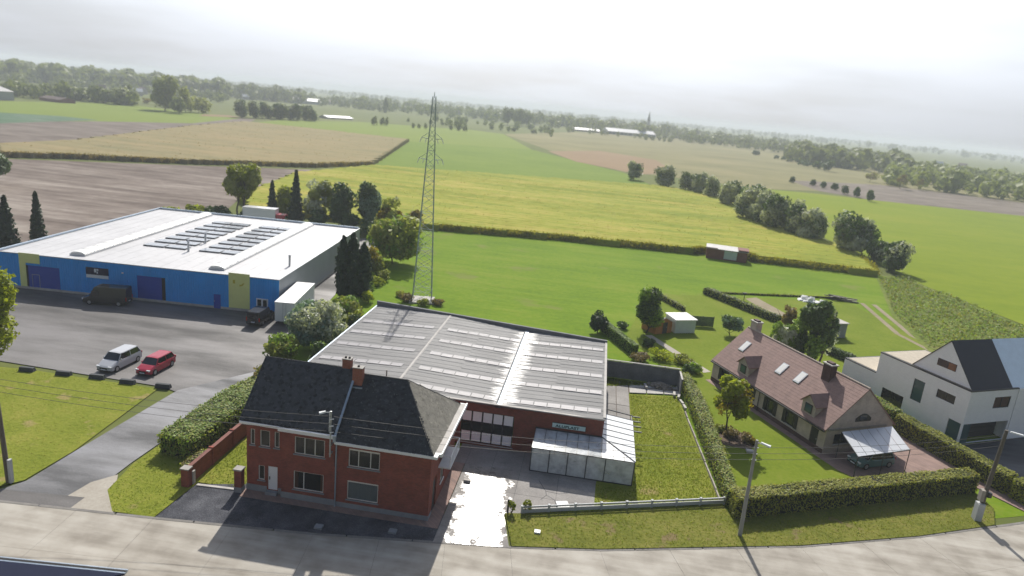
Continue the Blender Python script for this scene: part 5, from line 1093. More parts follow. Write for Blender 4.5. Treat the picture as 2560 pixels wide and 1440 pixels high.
window(mo, *WM[0], y=0, axis='y-', panes=2, frame='window_dark', gl='glass_dark', sill=None); window(mo, *WM[1], y=0, axis='y-', panes=1, frame='window_dark', gl='glass_teal', sill=None); window(mo, *WM[2], y=0, axis='y-', panes=2, frame='window_dark', gl='glass_dark', sill=None, curtain='curtain_brown')
window(mo, *FM[0], y=0, panes=2, frame='window_dark', gl='glass', sill=None, curtain='curtain_brown')
B(0.04, 0.08, 0.05, 1.6, 0.02, 2.23).build('corner_glass', 'glass_teal', mo); B(0.1, 1.3, 0.04, 0.08, 0.02, 2.23).build('corner_glass', 'glass_teal', mo); ga = B(1.45, 6.9, 1.1, 1.2, 0, 2.24).build('garage_door', 'gate_dark', mo)
for k in range(4): B(1.5, 6.85, 1.07, 1.099, 0.05+k*0.55, 0.55+k*0.55).build('slat', 'frame_dark', ga)
B(0.09, 7.1, 0.09, 5, 2.26, 2.4).build('soffit', 'white_paint', mo)
B(-0.03, 7.23, -0.03, 11.73, MZ, MZ+0.12).build('parapet_cap', 'frame_dark', mo); B(0.25, 6.9, 0.25, 11.5, MZ+0.121, MZ+0.16).build('flat_roof', 'sand_roof', mo)
B(-0.03, 7.23, 11.74, 16.63, 3.35, 3.46).build('parapet_cap', 'frame_dark', mo); B(0.25, 6.9, 11.9, 16.3, 3.461, 3.5).build('flat_roof', 'sand_roof', mo)
gz = MZ+0.17; gx = 0.35; ga_, gb_, gr_ = 0.25, 7.6, (3.75, 10.3)
MB().poly([(gx, gb_, gz), (gx, ga_, gz), (gx, gr_[0], gr_[1])]).build('gable', 'brick_white', mo); MB().poly([(16, ga_, gz), (16, gb_, gz), (16, gr_[0], gr_[1])]).build('gable', 'brick_white', mo)
gwin = B(gx-0.03, gx+0.02, 2.5, 4.75, 7.2, 8.0).build('gable_window', 'glass_dark', mo); B(gx-0.04, gx-0.031, 2.55, 3.4, 7.25, 7.95).build('blind', 'curtain_brown', gwin)
rf = MB(); rf.slab([(gx-0.06, ga_-0.1, gz-0.08), (6.4, ga_-0.1, gz-0.08), (6.4, gr_[0], gr_[1]+0.05), (gx-0.06, gr_[0], gr_[1]+0.05)], 0.12); rf.slab([(gx-0.06, gr_[0], gr_[1]+0.05), (16, gr_[0], gr_[1]+0.05), (16, gb_+0.1, gz-0.08), (gx-0.06, gb_+0.1, gz-0.08)], 0.12); rf.build('roof', 'roof_slate_navy', mo)
MB().slab([(6.42, ga_-0.1, gz-0.08), (16, ga_-0.1, gz-0.08), (16, gr_[0], gr_[1]+0.05), (6.42, gr_[0], gr_[1]+0.05)], 0.12).build('metal_roof', 'roof_blue', mo)
B(7.24, 16, -0.05, 7.6, 0, MZ).build('garage_wing', 'brick_white', mo)

# ------------------------------------------------------------------ sheds, garden things
def gable_shed(name, label, cat, loc, rz, sx, sy, h, rise, wall, roofm, door=None, planks=False):
    t = thing(name, label, cat, loc, rz); w = MB(); a, b = sx/2, sy/2
    w.poly([(-a, -b, 0), (a, -b, 0), (a, -b, h), (0, -b, h+rise), (-a, -b, h)]); w.poly([(a, b, 0), (-a, b, 0), (-a, b, h), (0, b, h+rise), (a, b, h)]); w.poly([(a, -b, 0), (a, b, 0), (a, b, h), (a, -b, h)]); w.poly([(-a, b, 0), (-a, -b, 0), (-a, -b, h), (-a, b, h)])
    w.build('wall', wall, t)
    r = MB(); e = 0.15; k = rise/a
    r.slab([(-a-e, -b-e, h-e*k), (0, -b-e, h+rise+0.02), (0, b+e, h+rise+0.02), (-a-e, b+e, h-e*k)][::-1][::-1], 0.07); r.slab([(0, -b-e, h+rise+0.02), (a+e, -b-e, h-e*k), (a+e, b+e, h-e*k), (0, b+e, h+rise+0.02)], 0.07); r.build('roof', roofm, t)
    if planks:
        n = int(sx/0.28)
        for i in range(n):
            x = -a+i*sx/n; hh = h+rise*(1-abs(x+sx/n/2)/a)-0.1; B(x+0.012, x+sx/n-0.012, -b-0.025, -b-0.002, 0.03, hh).build('plank', wall, t)
    if door: 
        d = B(door[0], door[1], -b-0.06, -b-0.026, 0.03, door[2]).build('door', door[3], t); B(door[1]-0.16, door[1]-0.1, -b-0.09, -b-0.06, 0.9, 1.05).build('handle', 'steel', d)
    return t
gable_shed('garden_shed', 'orange wooden garden shed half hidden by a dark tree', 'shed', (27.6, 56.6, -0.03), 38, 3.2, 3.0, 1.75, 0.7, 'wood_orange', 'roof_felt', (-0.2, 0.65, 1.7, 'wood_dark'), True)
ws = thing('metal_shed', 'pale metal garden shed with flat white roof beside the wooden shed', 'shed', (31.2, 58.4, -0.03), 25)
B(-1.7, 1.7, -1.5, 1.5, 0, 2.0).build('wall', 'shed_pale', ws); MB().hexa([(-1.85, -1.65, 2.0), (1.85, -1.65, 2.0), (1.85, 1.65, 2.15), (-1.85, 1.65, 2.15)], [(-1.85, -1.65, 2.1), (1.85, -1.65, 2.1), (1.85, 1.65, 2.25), (-1.85, 1.65, 2.25)]).build('roof', 'plastic_white', ws)
for i in range(9): B(-1.65+i*0.37, -1.60+i*0.37, -1.53, -1.501, 0.05, 1.95).build('rib', 'shed_pale', ws)
ds = thing('dark_screen', 'dark green slatted screen beside the pale metal shed', 'screen', (35.0, 61.8, -0.03), 12)
for i in range(8): B(-1.7, 1.7, -0.05, 0.0, 0.05+i*0.2, 0.235+i*0.2).build('slat', 'leaf_dark', ds)
for x in (-1.72, 0, 1.72): B(x-0.05, x+0.05, 0.001, 0.1, 0, 1.7).build('post', 'wood_dark', ds)
fs = thing('field_shed', 'old brick shed with tin roof standing in the yellow crop', 'shed', (48.0, 122.2, -0.08), -8)
B(-4.6, 4.6, -1.9, 1.9, 0, 2.35).build('wall', 'rust_brick', fs); MB().hexa([(-4.8, -2.2, 2.36), (4.8, -2.2, 2.36), (4.8, 2.2, 2.7), (-4.8, 2.2, 2.7)], [(-4.8, -2.2, 2.46), (4.8, -2.2, 2.46), (4.8, 2.2, 2.8), (-4.8, 2.2, 2.8)]).build('roof', 'corrugated_old', fs)
B(-0.6, 2.3, -1.98, -1.9, 0.3, 2.25).build('sliding_door', 'shed_pale', fs); B(-4.9, -2.2, -2.05, -1.8, 2.461, 2.6).build('roof_patch', 'rust_brick', fs); B(2.4, 4.85, -2.25, 2.1, 2.75, 2.84).build('roof_patch', 'rust_brick', fs)
gs = thing('block_shed', 'grey block shed with pale flat roof behind the tall dark tree', 'shed', (55.0, 66.6, -0.03), 24)
B(-2.0, 2.0, -1.9, 1.9, 0, 2.3).build('wall', 'plinth_grey', gs); B(-2.2, 2.2, -2.1, 2.1, 2.3, 2.42).build('roof', 'concrete_pale', gs); B(-0.5, 0.5, -1.96, -1.9, 0.02, 1.95).build('door', 'wood_dark', gs); B(2.02, 2.6, -1.2, -0.6, 0, 0.9).build('water_butt', 'plastic_white', gs)
tm = thing('garden_trampoline', 'pale greenhouse frame and tarpaulin lying in the garden', 'tarpaulin', (57.8, 88.2, -0.03), 0); tm['label'] = 'pale tarpaulin heap lying in the rough garden'
hp = MB(); hr_ = np.random.default_rng(8)
for i in range(14):
    x, y, s = hr_.uniform(-1.2, 3.2), hr_.normal(0, 0.5), hr_.uniform(0.4, 0.9); z = 0.25 if i > 4 else 0.9
    hp.hexa([(x-s, y-s*.7, 0), (x+s, y-s*.6, 0), (x+s*.9, y+s*.7, 0), (x-s*.8, y+s*.6, 0)], [(x-s*.7, y-s*.5, z*.7), (x+s*.6, y-s*.5, z), (x+s*.7, y+s*.5, z*.8), (x-s*.6, y+s*.4, z*.9)])
hp.build('sheet', 'plastic_white', tm)
lg = thing('timber_stack', 'dark stack of boards and scrap at the edge of the garden', 'timber', (65.0, 92.4, -0.03), -4)
for i in range(16): x, z = hr_.uniform(-2.3, 2.0), 0.16*(i % 5); o = B(-1.3, 1.3, -0.14, 0.14, 0, 0.14).build('board', 'wood_dark' if i % 3 else 'timber_grey', lg); o.location = (x, hr_.normal(0, 0.35), z); o.rotation_euler = (0, hr_.normal(0, 0.03), hr_.normal(0, 0.35))
bp = thing('bird_table', 'thin garden post with a small tray', 'post', (45.0, 82.2, -0.03)); MB().tube((0, 0, 0), (0, 0, 1.4), 0.06).build('post', 'wood_dark', bp); B(-0.3, 0.3, -0.3, 0.3, 1.4, 1.5).build('tray', 'wood_dark', bp)
for i, (x, y) in enumerate(((52.4, 18.6), (34.4, 19.8))): tag(B(x-0.35, x+0.35, y-0.3, y+0.3, -0.02, 0.10+0.05*i).build('garden_slab', 'concrete_pale'), ('pale stone slab set in the lawn by the carport', 'pale stone lying beside the flower bed')[i], 'slab')
ug = tag(B(-0.22, 0.22, -0.2, 0.2, 0, 0.12).build('valve_cover', 'plastic_white'), 'small white valve cover in the verge grass', 'cover'); ug.location = (15.4, 0.75, 0.06)

# house across the street: only the tip of its dark roof shows
ah = thing('facing_house', 'dark blue-black roof edge of the house across the street', 'house', (-12.3, -16.55, 0), 6.0)
B(-8, 6.6, -8.6, -0.5, 0, 4.7).build('wall', 'brick_buff', ah)
rf = MB(); rf.slab([(-8.4, -0.2, 4.85), (7.0, -0.2, 4.85), (7.0, -4.6, 7.4), (-8.4, -4.6, 7.4)][::-1], 0.12); rf.slab([(-8.4, -9.0, 4.85), (7.0, -9.0, 4.85), (7.0, -4.6, 7.4), (-8.4, -4.6, 7.4)], 0.12); rf.build('roof', 'navy_roof', ah)
B(-8.4, 7.0, -0.19, 0.12, 4.74, 4.86).build('gutter', 'zinc', ah); B(-8.4, 7.0, -0.12, 0.05, 4.861, 4.87).build('gutter_bed', 'interior', ah)  # near-black strip on top paints the shade inside the gutter

# ------------------------------------------------------------------ poles, wires
def lamp_head(parent, p, d, ln=0.9):
    p = Vector(p); d = Vector(d).normalized(); s = Vector((-d.y, d.x, 0)); up_ = Vector((0, 0, 1)); q = p+d*ln
    MB().tube(p, p+d*0.35+up_*0.05, 0.03).build('lamp_arm', 'lamp_white', parent)
    a = p+d*0.3+up_*0.05
    MB().hexa([a-s*0.08-up_*0.02, a+s*0.08-up_*0.02, q+s*0.16-up_*0.02, q-s*0.16-up_*0.02], [a-s*0.06+up_*0.1, a+s*0.06+up_*0.1, q+s*0.12+up_*0.08, q-s*0.12+up_*0.08]).build('lamp_head', 'lamp_white', parent)
lp = thing('utility_pole', 'dark wooden utility pole with a grey cable guard on the left lawn', 'pole', (-23.9, -3.6, 0))
MB().tube((0, 0, -0.2), (-0.25, -0.1, 8.6), 0.19, 0.13, n=10).build('shaft', 'wood_pole', lp); B(0.14, 0.34, -0.16, 0.12, 0, 1.9).build('cable_guard', 'fence_grey', lp)
sl_ = thing('street_lamp', 'tapered concrete street lamp pole standing before the clipped hedge', 'street lamp', (30.8, 4.65, 0))
MB().tube((0, 0, -0.1), (-0.12, 0, 8.15), 0.17, 0.10, n=10).build('shaft', 'concrete_pole', sl_); lamp_head(sl_, (-0.1, 0, 7.95), (0.8, -0.4, 0), 1.0)
for z in (7.5, 7.0, 6.5): B(-0.25, 0.1, -0.03, 0.03, z, z+0.05).build('bracket', 'steel', sl_)
rp_ = thing('utility_pole', 'leaning wooden utility pole with cabinet and lamp at the hedge end', 'pole', (52.0, 12.9, 0))
MB().tube((0, 0, -0.2), (0.35, 0.1, 8.4), 0.20, 0.13, n=10).build('shaft', 'wood_pole', rp_); B(-0.34, 0.20, -0.36, 0.28, 0, 1.65).build('cabinet', 'fence_grey', rp_); B(-0.34, -0.05, -0.3, 0.2, 1.9, 2.9).build('meter_board', 'timber_grey', rp_); B(0.2, 0.5, -0.25, 0.1, 2.3, 2.75).build('junction_box', 'frame_dark', rp_); lamp_head(rp_, (0.33, 0.1, 8.25), (0.9, -0.3, 0.0), 1.2)
hpz = thing('wall_pole', 'grey steel wire pole with white lamp bracketed to the brick front', 'pole', (-0.33, -0.42, 0))
MB().tube((0, 0, 4.3), (0, 0, 7.95), 0.065, n=8).build('shaft', 'steel', hpz); MB().tube((-0.12, 0.02, 6.3), (-0.12, 0.02, 7.9), 0.03, n=6).build('conduit', 'lamp_white', hpz); lamp_head(hpz, (-0.1, 0, 7.85), (-0.8, -0.5, 0), 0.75)
for z in (7.35, 6.8, 6.3): MB().tube((-0.05, -0.02, z-0.05), (0.25, -0.12, z+0.08), 0.045, 0.035, n=6).build('insulator', 'insulator', hpz)
for z in (4.5, 5.2): B(-0.09, 0.09, 0.0, 0.43, z, z+0.06).build('bracket', 'steel', hpz)
def wire(p, q, sag, label, r=0.014):
    p = Vector(p); q = Vector(q); n = 14; pts = [p+(q-p)*(i/n)-Vector((0, 0, sag*4*(i/n)*(1-i/n))) for i in range(n+1)]
    tag(MB().path(pts, r, 4).build('overhead_wire', 'wire_black'), label, 'wire', 'overhead wires along the street')
for k, (z0, z1, z2, z3) in enumerate(((8.3, 7.6, 7.55, 8.0), (7.8, 7.0, 7.05, 7.5), (7.3, 6.4, 6.55, 7.0))):
    nm = ('topmost', 'middle', 'lowest')[k]
    wire((-24.1, -3.7, z0), (-0.3, -0.5, z1), 0.35, nm+' overhead wire from the wooden pole to the house wall')
    wire((-0.1, -0.5, z1), (30.7, 4.65, z2), 0.6, nm+' overhead wire from the house wall to the street lamp')
    wire((30.7, 4.65, z2), (52.3, 13.0, z3), 0.4, nm+' overhead wire from the street lamp to the leaning pole')
wire((-24.1, -3.7, 8.0), (-70, -9, 8.0), 0.5, 'overhead wire running on past the wooden pole')
cbm = MB(); cbm.path([(-0.33, -0.36, 4.6), (-0.15, -0.12, 4.3), (-0.1, -0.05, 3.4), (-0.02, -0.04, 3.35)], 0.018); tag(cbm.build('service_cable', 'wire_black'), 'black cable looping from the wall pole down the bricks', 'cable')

# ------------------------------------------------------------------ lattice pylon
py = thing('lattice_pylon', 'slender grey-green lattice pylon with white insulators in the meadow', 'pylon', (-8.4, 56.6, 0), 12)
PH = 30.6
def hw(z): return 1.45*(1-z/PH)**1.0*0.86+0.22 if z < 26 else 0.22+0.17*(PH-z)/4.6
lv = [0, 1.7, 3.4, 5.0, 6.6, 8.1, 9.6, 11.0, 12.4, 13.7, 15.0, 16.2, 17.4, 18.5, 19.6, 20.7, 21.8, 22.9, 24, 25, 26, 27, 28, 29, 30.6]
for sx, sy in ((-1, -1), (1, -1), (1, 1), (-1, 1)):
    l_ = MB()
    for a, b in zip(lv[:-1], lv[1:]): l_.tube((sx*hw(a), sy*hw(a), a-0.05), (sx*hw(b), sy*hw(b), b), 0.085, n=4)
    l_.build('leg', 'steel_pylon', py)
for fc in range(4):
    m_ = MB(); c_, s_ = math.cos(fc*math.pi/2), math.sin(fc*math.pi/2)
    P = lambda u, z: (c_*u-s_*(-hw(z)), s_*u+c_*(-hw(z)), z)
    for i, (a, b) in enumerate(zip(lv[:-1], lv[1:])):
        s1 = 1 if i % 2 else -1; m_.tube(P(s1*hw(a), a), P(-s1*hw(b), b), 0.035, n=4); 
        if i % 2 == 0: m_.tube(P(-hw(b), b), P(hw(b), b), 0.03, n=4)
        if a < 9: m_.tube(P(-s1*hw(a), a), P(s1*hw(b), b), 0.03, n=4)
    m_.build('bracing', 'steel_pylon', py)
for z, r in ((24.6, 1.5), (21.6, 1.7)):
    arm = MB()
    for s in (-1, 1): arm.tube((s*hw(z), 0.3, z), (s*r, 0, z+0.1), 0.05, n=4); arm.tube((s*hw(z), -0.3, z), (s*r, 0, z+0.1), 0.05, n=4); arm.tube((s*hw(z), 0, z+0.9), (s*r, 0, z+0.12), 0.04, n=4)
    a_o = arm.build('crossarm', 'steel_pylon', py)
    for s in (-1, 1):
        for dx in (0.0, 0.75): MB().tube((s*(r-dx), 0.05, z+0.05), (s*(r-dx+0.22), -0.1, z-0.6), 0.065, 0.04, n=6).build('insulator', 'insulator', a_o)
MB().tube((0, 0, 30.4), (0, 0, 31.2), 0.05).build('tip', 'steel_pylon', py)
B(-1.9, 1.9, -1.9, 1.9, -0.1, 0.12).build('footing', 'concrete_pale', py)

# ------------------------------------------------------------------ far barns and houses
def barn(name, label, cat, a, b, dep, h, rise, wall, roofm, group=None):
    a = Vector(a); b = Vector(b); ln = (b-a).length; t = thing(name, label, cat, (a.x, a.y, -0.08), math.degrees(math.atan2(b.y-a.y, b.x-a.x)), group)
    w = MB(); w.poly([(0, 0, 0), (ln, 0, 0), (ln, 0, h), (0, 0, h)]); w.poly([(ln, dep, 0), (0, dep, 0), (0, dep, h), (ln, dep, h)]); w.poly([(ln, 0, 0), (ln, dep, 0), (ln, dep, h), (ln, dep/2, h+rise), (ln, 0, h)]); w.poly([(0, dep, 0), (0, 0, 0), (0, 0, h), (0, dep/2, h+rise), (0, dep, h)]); w.build('wall', wall, t)
    r = MB(); r.slab([(-0.4, -0.4, h-0.1), (ln+0.4, -0.4, h-0.1), (ln+0.4, dep/2, h+rise+0.1), (-0.4, dep/2, h+rise+0.1)], 0.15); r.slab([(-0.4, dep/2, h+rise+0.1), (ln+0.4, dep/2, h+rise+0.1), (ln+0.4, dep+0.4, h-0.1), (-0.4, dep+0.4, h-0.1)], 0.15); r.build('roof', roofm, t)
    return t, ln
barn('far_barn', 'grey gabled farm barn beyond the green field', 'barn', (-430, 372), (-415, 428), 42, 6.2, 4.0, 'grey_clad', 'corrugated_old')
barn('low_barn', 'long low barn with dark red roof beside the grey barn', 'barn', (-428, 466), (-402, 456), 12, 2.2, 1.6, 'rust_brick', 'tile_dark')
barn('white_hall', 'long white-roofed hall among the far trees', 'hall', (-512, 1084), (-470, 1122), 22, 5, 4.0, 'grey_clad', 'house_white_roof')
t, ln = barn('greenhouse', 'long pale greenhouse roof beyond the tan fields', 'greenhouse', (16, 1078), (92, 1115), 24, 5, 4.5, 'house_white_roof', 'house_white_roof')
for k in range(12): B(k*ln/12+0.4, (k+1)*ln/12-0.4, -0.12, -0.02, 0.6, 4.4).build('window', 'glass_teal', t)
t, ln = barn('poultry_house', 'low white-roofed shed next to the long greenhouse', 'shed', (-37, 1070), (3, 1080), 14, 3.0, 2.2, 'house_far_wall', 'house_white_roof')
for k in range(10): B(k*ln/10+0.6, (k+1)*ln/10-1.2, -0.12, -0.02, 0.6, 2.4).build('window', 'glass_dark', t)
barn('tunnel_house', 'low white tunnel roof beside the dark grove', 'shed', (-262, 640), (-246, 668), 14, 1.6, 1.4, 'house_far_wall', 'house_white_roof')
def cam_az(az, d): return (16.98+d*math.sin(R_(az)), -44.85+d*math.cos(R_(az)))
hr3 = random.Random(11)
HS = [(-42.3, 1500), (-41.6, 1560), (-41.0, 1480), (-40.6, 1530), (-36.9, 980), (-36.2, 1010), (-35.5, 960), (-34.6, 1040), (-30.2, 1180), (-29.4, 1240), (-28.3, 1200), (-27.6, 1260), (-26.4, 1300), (-22, 1350), (-19.5, 1300), (-16, 1500), (-14.3, 1400), (-12.5, 1450),
      (7.2, 1700), (8.4, 1600), (9.6, 1650), (10.8, 1500), (11.5, 1380), (12.4, 1300), (13.3, 1250), (13.8, 1180), (14.9, 1120), (16.3, 1050), (18.2, 980), (20.4, 900), (23.7, 1150), (25.2, 1250), (-38.6, 1100), (-33.4, 1150), (-31.5, 1300)]
for i, (az, d) in enumerate(HS):
    x, y = cam_az(az, d); ln = hr3.uniform(9, 15); a = hr3.uniform(0, 180); wht = hr3.random() < 0.45
    t = thing('far_house', ('small pale-roofed house among the far trees', 'small dark-roofed house among the far trees')[0 if wht else 1], 'house', (x, y, -0.08), a, 'houses with pale roofs on the horizon' if wht else 'houses with dark roofs on the horizon')
    dep = 8; h = hr3.uniform(4, 6); rise = 3.6; w = MB(); l2 = ln
    w.poly([(0, 0, 0), (l2, 0, 0), (l2, 0, h), (0, 0, h)]); w.poly([(l2, dep, 0), (0, dep, 0), (0, dep, h), (l2, dep, h)]); w.poly([(l2, 0, 0), (l2, dep, 0), (l2, dep, h), (l2, dep/2, h+rise), (l2, 0, h)]); w.poly([(0, dep, 0), (0, 0, 0), (0, 0, h), (0, dep/2, h+rise), (0, dep, h)]); w.build('wall', 'house_far_wall', t)
    r = MB(); r.slab([(-0.3, -0.3, h-0.1), (l2+0.3, -0.3, h-0.1), (l2+0.3, dep/2, h+rise), (-0.3, dep/2, h+rise)], 0.15); r.slab([(-0.3, dep/2, h+rise), (l2+0.3, dep/2, h+rise), (l2+0.3, dep+0.3, h-0.1), (-0.3, dep+0.3, h-0.1)], 0.15)
    r.build('roof', 'house_white_roof' if wht else 'house_far_roof', t)
x, y = cam_az(3.0, 1500); chh = thing('church', 'distant church with a slim pointed spire on the horizon', 'church', (x, y, -0.08))
B(-3, 3, -3, 3, 0, 24).build('tower', 'house_far_wall', chh); sp = MB(); k = len(sp.v); sp.v += [(-3.2, -3.2, 24), (3.2, -3.2, 24), (3.2, 3.2, 24), (-3.2, 3.2, 24), (0, 0, 44)]; sp.f += [(0, 1, 4), (1, 2, 4), (2, 3, 4), (3, 0, 4)]; sp.build('spire', 'roof_slate_navy', chh)
B(-3.5, 3.5, 3.01, 24, 0, 9).build('nave', 'house_far_wall', chh); MB().slab([(-4, 3, 9), (0, 3, 14), (0, 24, 14), (-4, 24, 9)], 0.2).slab([(0, 3, 14), (4, 3, 9), (4, 24, 9), (0, 24, 14)], 0.2).build('roof', 'house_far_roof', chh)
# ------------------------------------------------------------------ trees
def trunk_mesh(H, W, rng, forks=5, r0=None, lean=0.0, top=0.75, multi=1):
    m = MB(); r0 = r0 or max(0.08, H*0.018)
    for s in range(multi):
        bx, by = (0, 0) if multi == 1 else (rng.normal(0, W*0.06), rng.normal(0, W*0.06))
        p = Vector((bx, by, -0.15)); pts = [p]; n = 5
        for i in range(n):
            dr_ = 0.03*H if forks else 0.002*H; p = p+Vector((rng.normal(0, dr_)+lean*H/n, rng.normal(0, dr_), H*top/n)); pts.append(p)
        for i in range(n): m.tube(pts[i], pts[i+1], r0*(1-0.16*i), r0*(1-0.16*(i+1)), n=7)
        for k in range(forks):
            i = rng.integers(1, n); a = rng.uniform(0, 6.28); q = pts[i]+Vector((math.cos(a)*W*0.3, math.sin(a)*W*0.3, H*rng.uniform(0.10, 0.24)))
            mid = pts[i].lerp(q, 0.5)+Vector((0, 0, H*0.02)); rr = r0*(0.5-0.05*i); m.tube(pts[i], mid, rr, rr*0.7, n=5); m.tube(mid, q, rr*0.7, rr*0.3, n=5)
    return m
def crown_points(shape, H, W, n, rng, h0):
    if shape in ('round', 'bush', 'open', 'oval'):
        c = (h0+H)/2; rz = (H-h0)/2; rx = W/2; lob = []
        k = {'round': 11, 'bush': 9, 'open': 9, 'oval': 10}[shape]
        for i in range(k):
            a = rng.uniform(0, 6.28); zz = rng.uniform(-0.62, 0.66); rad = math.sqrt(max(0.05, 1-zz*zz))*rng.uniform(0.30, 0.62); s = rng.uniform(0.34, 0.52) if shape != 'open' else rng.uniform(0.24, 0.40)
            lob.append((math.cos(a)*rad*rx, math.sin(a)*rad*rx, c+zz*rz, rx*s, rx*s, rz*s*rng.uniform(0.85, 1.15)))
        if shape != 'open': lob.append((0, 0, c, rx*0.62, rx*0.62, rz*0.72))
        return lobes_cloud(lob, n, rng, 0.62)
    z = h0+(H-h0)*rng.uniform(0, 1, n)**(1.35 if shape == 'cone' else 1.0); t = (z-h0)/(H-h0)
    prof = (W/2)*((1-t)**0.9*(0.80+0.20*np.cos(t*60))+0.03) if shape == 'cone' else (W/2)*(np.minimum(1, (1-t)*2.6)**0.7*(0.55+0.45*np.minimum(1, t*5)))
    a = rng.uniform(0, 6.28, n); bumpy = 1+0.16*np.sin(a*5+z*2.2)+0.10*np.sin(a*3-z*3.7); r = prof*bumpy*np.sqrt(rng.uniform(0.35, 1, n))
    c = np.stack([r*np.cos(a), r*np.sin(a), z], 1); nr_ = np.stack([np.cos(a), np.sin(a), np.full(n, 0.5)], 1)+rng.normal(0, 0.5, (n, 3)); return c, nr_
def tree(name, label, x, y, H, W, mat, shape='round', n=2500, size=0.3, seed=1, group=None, h0=None, second=None, cat='tree', z=-0.05, multi=1):
    r = np.random.default_rng(seed); h0 = (0.22*H if shape in ('round', 'oval', 'open') else 0.03*H) if h0 is None else h0
    t = thing(name, label, cat, (x, y, z), 0, group)
    trunk_mesh(H, W, r, 5 if shape not in ('cone', 'column') else 0, top=0.72 if shape not in ('cone', 'column') else 0.93, multi=multi).build('trunk', 'bark', t)
    c, nn = crown_points(shape, H, W, n, r, h0); sz = size*r.uniform(0.6, 1.4, n)
    place('crown', np_mesh('crown', leaf_quads(c, nn, sz, r), 4, mat), t)
    if second:
        c, nn = crown_points(shape, H*1.02, W*1.02, int(n*second[1]), r, h0); place('crown', np_mesh('crown', leaf_quads(c, nn, size*r.uniform(0.6, 1.3, len(c)), r), 4, second[0]), t)
    return t
# behind the blue warehouse
tree('willow_tree', 'tall olive willow on thin stems behind the blue warehouse', -64.2, 105.1, 12.4, 9.2, 'leaf_olive', 'open', 3600, 0.42, 1, h0=3.4, second=('leaf_lime', 0.3), multi=3)
tree('spruce', 'small dark spruce beside the olive willow', -59.4, 110.3, 8.2, 3.2, 'leaf_conifer', 'cone', 1500, 0.32, 2)
tree('yellowing_shrub', 'yellow-green shrub between two dark spruces', -56.6, 112.0, 7.0, 5.6, 'leaf_lime', 'bush', 1500, 0.36, 3, second=('leaf_olive', 0.6))
tree('spruce', 'tall narrow dark spruce behind the white lorry', -52.0, 107.0, 11.6, 4.4, 'leaf_conifer', 'cone', 2600, 0.32, 4)
tree('ash_tree', 'loose grey-green tree between the spruce and the dark yew', -47.0, 108.3, 10.2, 9.0, 'leaf_olive', 'open', 3000, 0.36, 5, second=('leaf_grey', 0.35), h0=1.0)
tree('yew_tree', 'rounded dark green tree before the yellow field', -40.5, 106.5, 9.8, 6.6, 'leaf_dark', 'oval', 3200, 0.34, 6, h0=0.4)
tree('blue_cedar', 'blue-green upright tree next to the rounded dark one', -34.6, 107.0, 11.4, 6.2, 'leaf_blue', 'oval', 3200, 0.34, 7, h0=0.3, second=('leaf_dark', 0.6))
tree('autumn_tree', 'autumn yellow tree behind the big olive bush', -27.6, 100.3, 9.6, 7.4, 'leaf_yellow', 'open', 2300, 0.34, 8, second=('leaf_olive', 0.6), h0=0.8)
tree('autumn_shrub', 'thin yellow-brown shrub at the field corner', -24.0, 108.3, 6.0, 6.0, 'leaf_brown', 'open', 900, 0.34, 81, second=('leaf_olive', 0.8), h0=0.5)
tree('sallow_bush', 'large round olive sallow beside the pylon', -19.9, 78.3, 9.2, 11.2, 'leaf_olive', 'round', 5200, 0.36, 9, h0=0.8, second=('leaf_green', 0.35))
tree('golden_bush', 'golden-topped bush behind the three cypresses', -20.4, 67.0, 5.6, 5.0, 'leaf_yellow', 'bush', 1200, 0.26, 10, second=('leaf_olive', 1.1), h0=0.2)
for i, (x, y, H, W) in enumerate(((-19.9, 53.0, 9.4, 2.1), (-18.5, 53.2, 10.0, 2.4), (-17.3, 54.6, 8.4, 2.5))):
    tree('cypress', ('dark columnar cypress of the clump next to the grey warehouse wall', 'tallest dark columnar cypress in the middle of the clump', 'shortest dark columnar cypress of the clump, next to the golden bush')[i], x, y, H, W, 'leaf_conifer', 'column', 2400, 0.24, 20+i, 'cypresses beside the warehouse')
for i, (x, y, H, W, mt) in enumerate(((-60, 100, 3.2, 6, 'leaf_dark'), (-66, 98, 3, 6, 'leaf_dark'), (-70, 96, 3.0, 5, 'leaf_lime'), (-75, 94, 2.2, 6, 'leaf_lime'), (-45, 104, 3.6, 6, 'leaf_dark'), (-32, 100, 4.0, 6, 'leaf_dark'), (-37.5, 103, 4.5, 5, 'leaf_dark'))):
    tree('undergrowth_bush', ('low dark bush' if mt == 'leaf_dark' else 'low yellow-green bush')+' in the undergrowth behind the blue warehouse', x, y, H, W, mt, 'bush', 900, 0.34, 30+i, ('dark' if mt == 'leaf_dark' else 'yellow-green')+' undergrowth behind the blue warehouse', h0=0.1, cat='bush')
tree('grey_willow', 'silvery grey-green willow bush beside the corrugated roof', -14.9, 31.3, 5.6, 7.2, 'leaf_blue', 'bush', 5200, 0.22, 40, h0=0.2, second=('leaf_grey', 0.8), cat='bush')
tree('green_bush', 'bright green bush behind the silvery willow bush', -15.6, 42.6, 3.2, 4.6, 'leaf_green', 'bush', 1800, 0.22, 41, h0=0.1, second=('leaf_olive', 0.5), cat='bush')
tree('green_bush', 'shaggy green bush between the silvery willow and the access road', -16.6, 25.6, 3.0, 4.4, 'leaf_olive', 'bush', 2000, 0.2, 42, h0=0.1, second=('leaf_green', 0.5), cat='bush')
tree('green_bush', 'low olive bush at the top of the long hedge', -14.6, 19.5, 2.6, 5.0, 'leaf_olive', 'bush', 2000, 0.2, 43, h0=0.1, second=('leaf_brown', 0.2), cat='bush')
tree('green_bush', 'dark bush squeezed against the workshop gutter', -11.4, 24.5, 3.4, 3.2, 'leaf_dark', 'bush', 1600, 0.2, 44, h0=0.1, cat='bush')
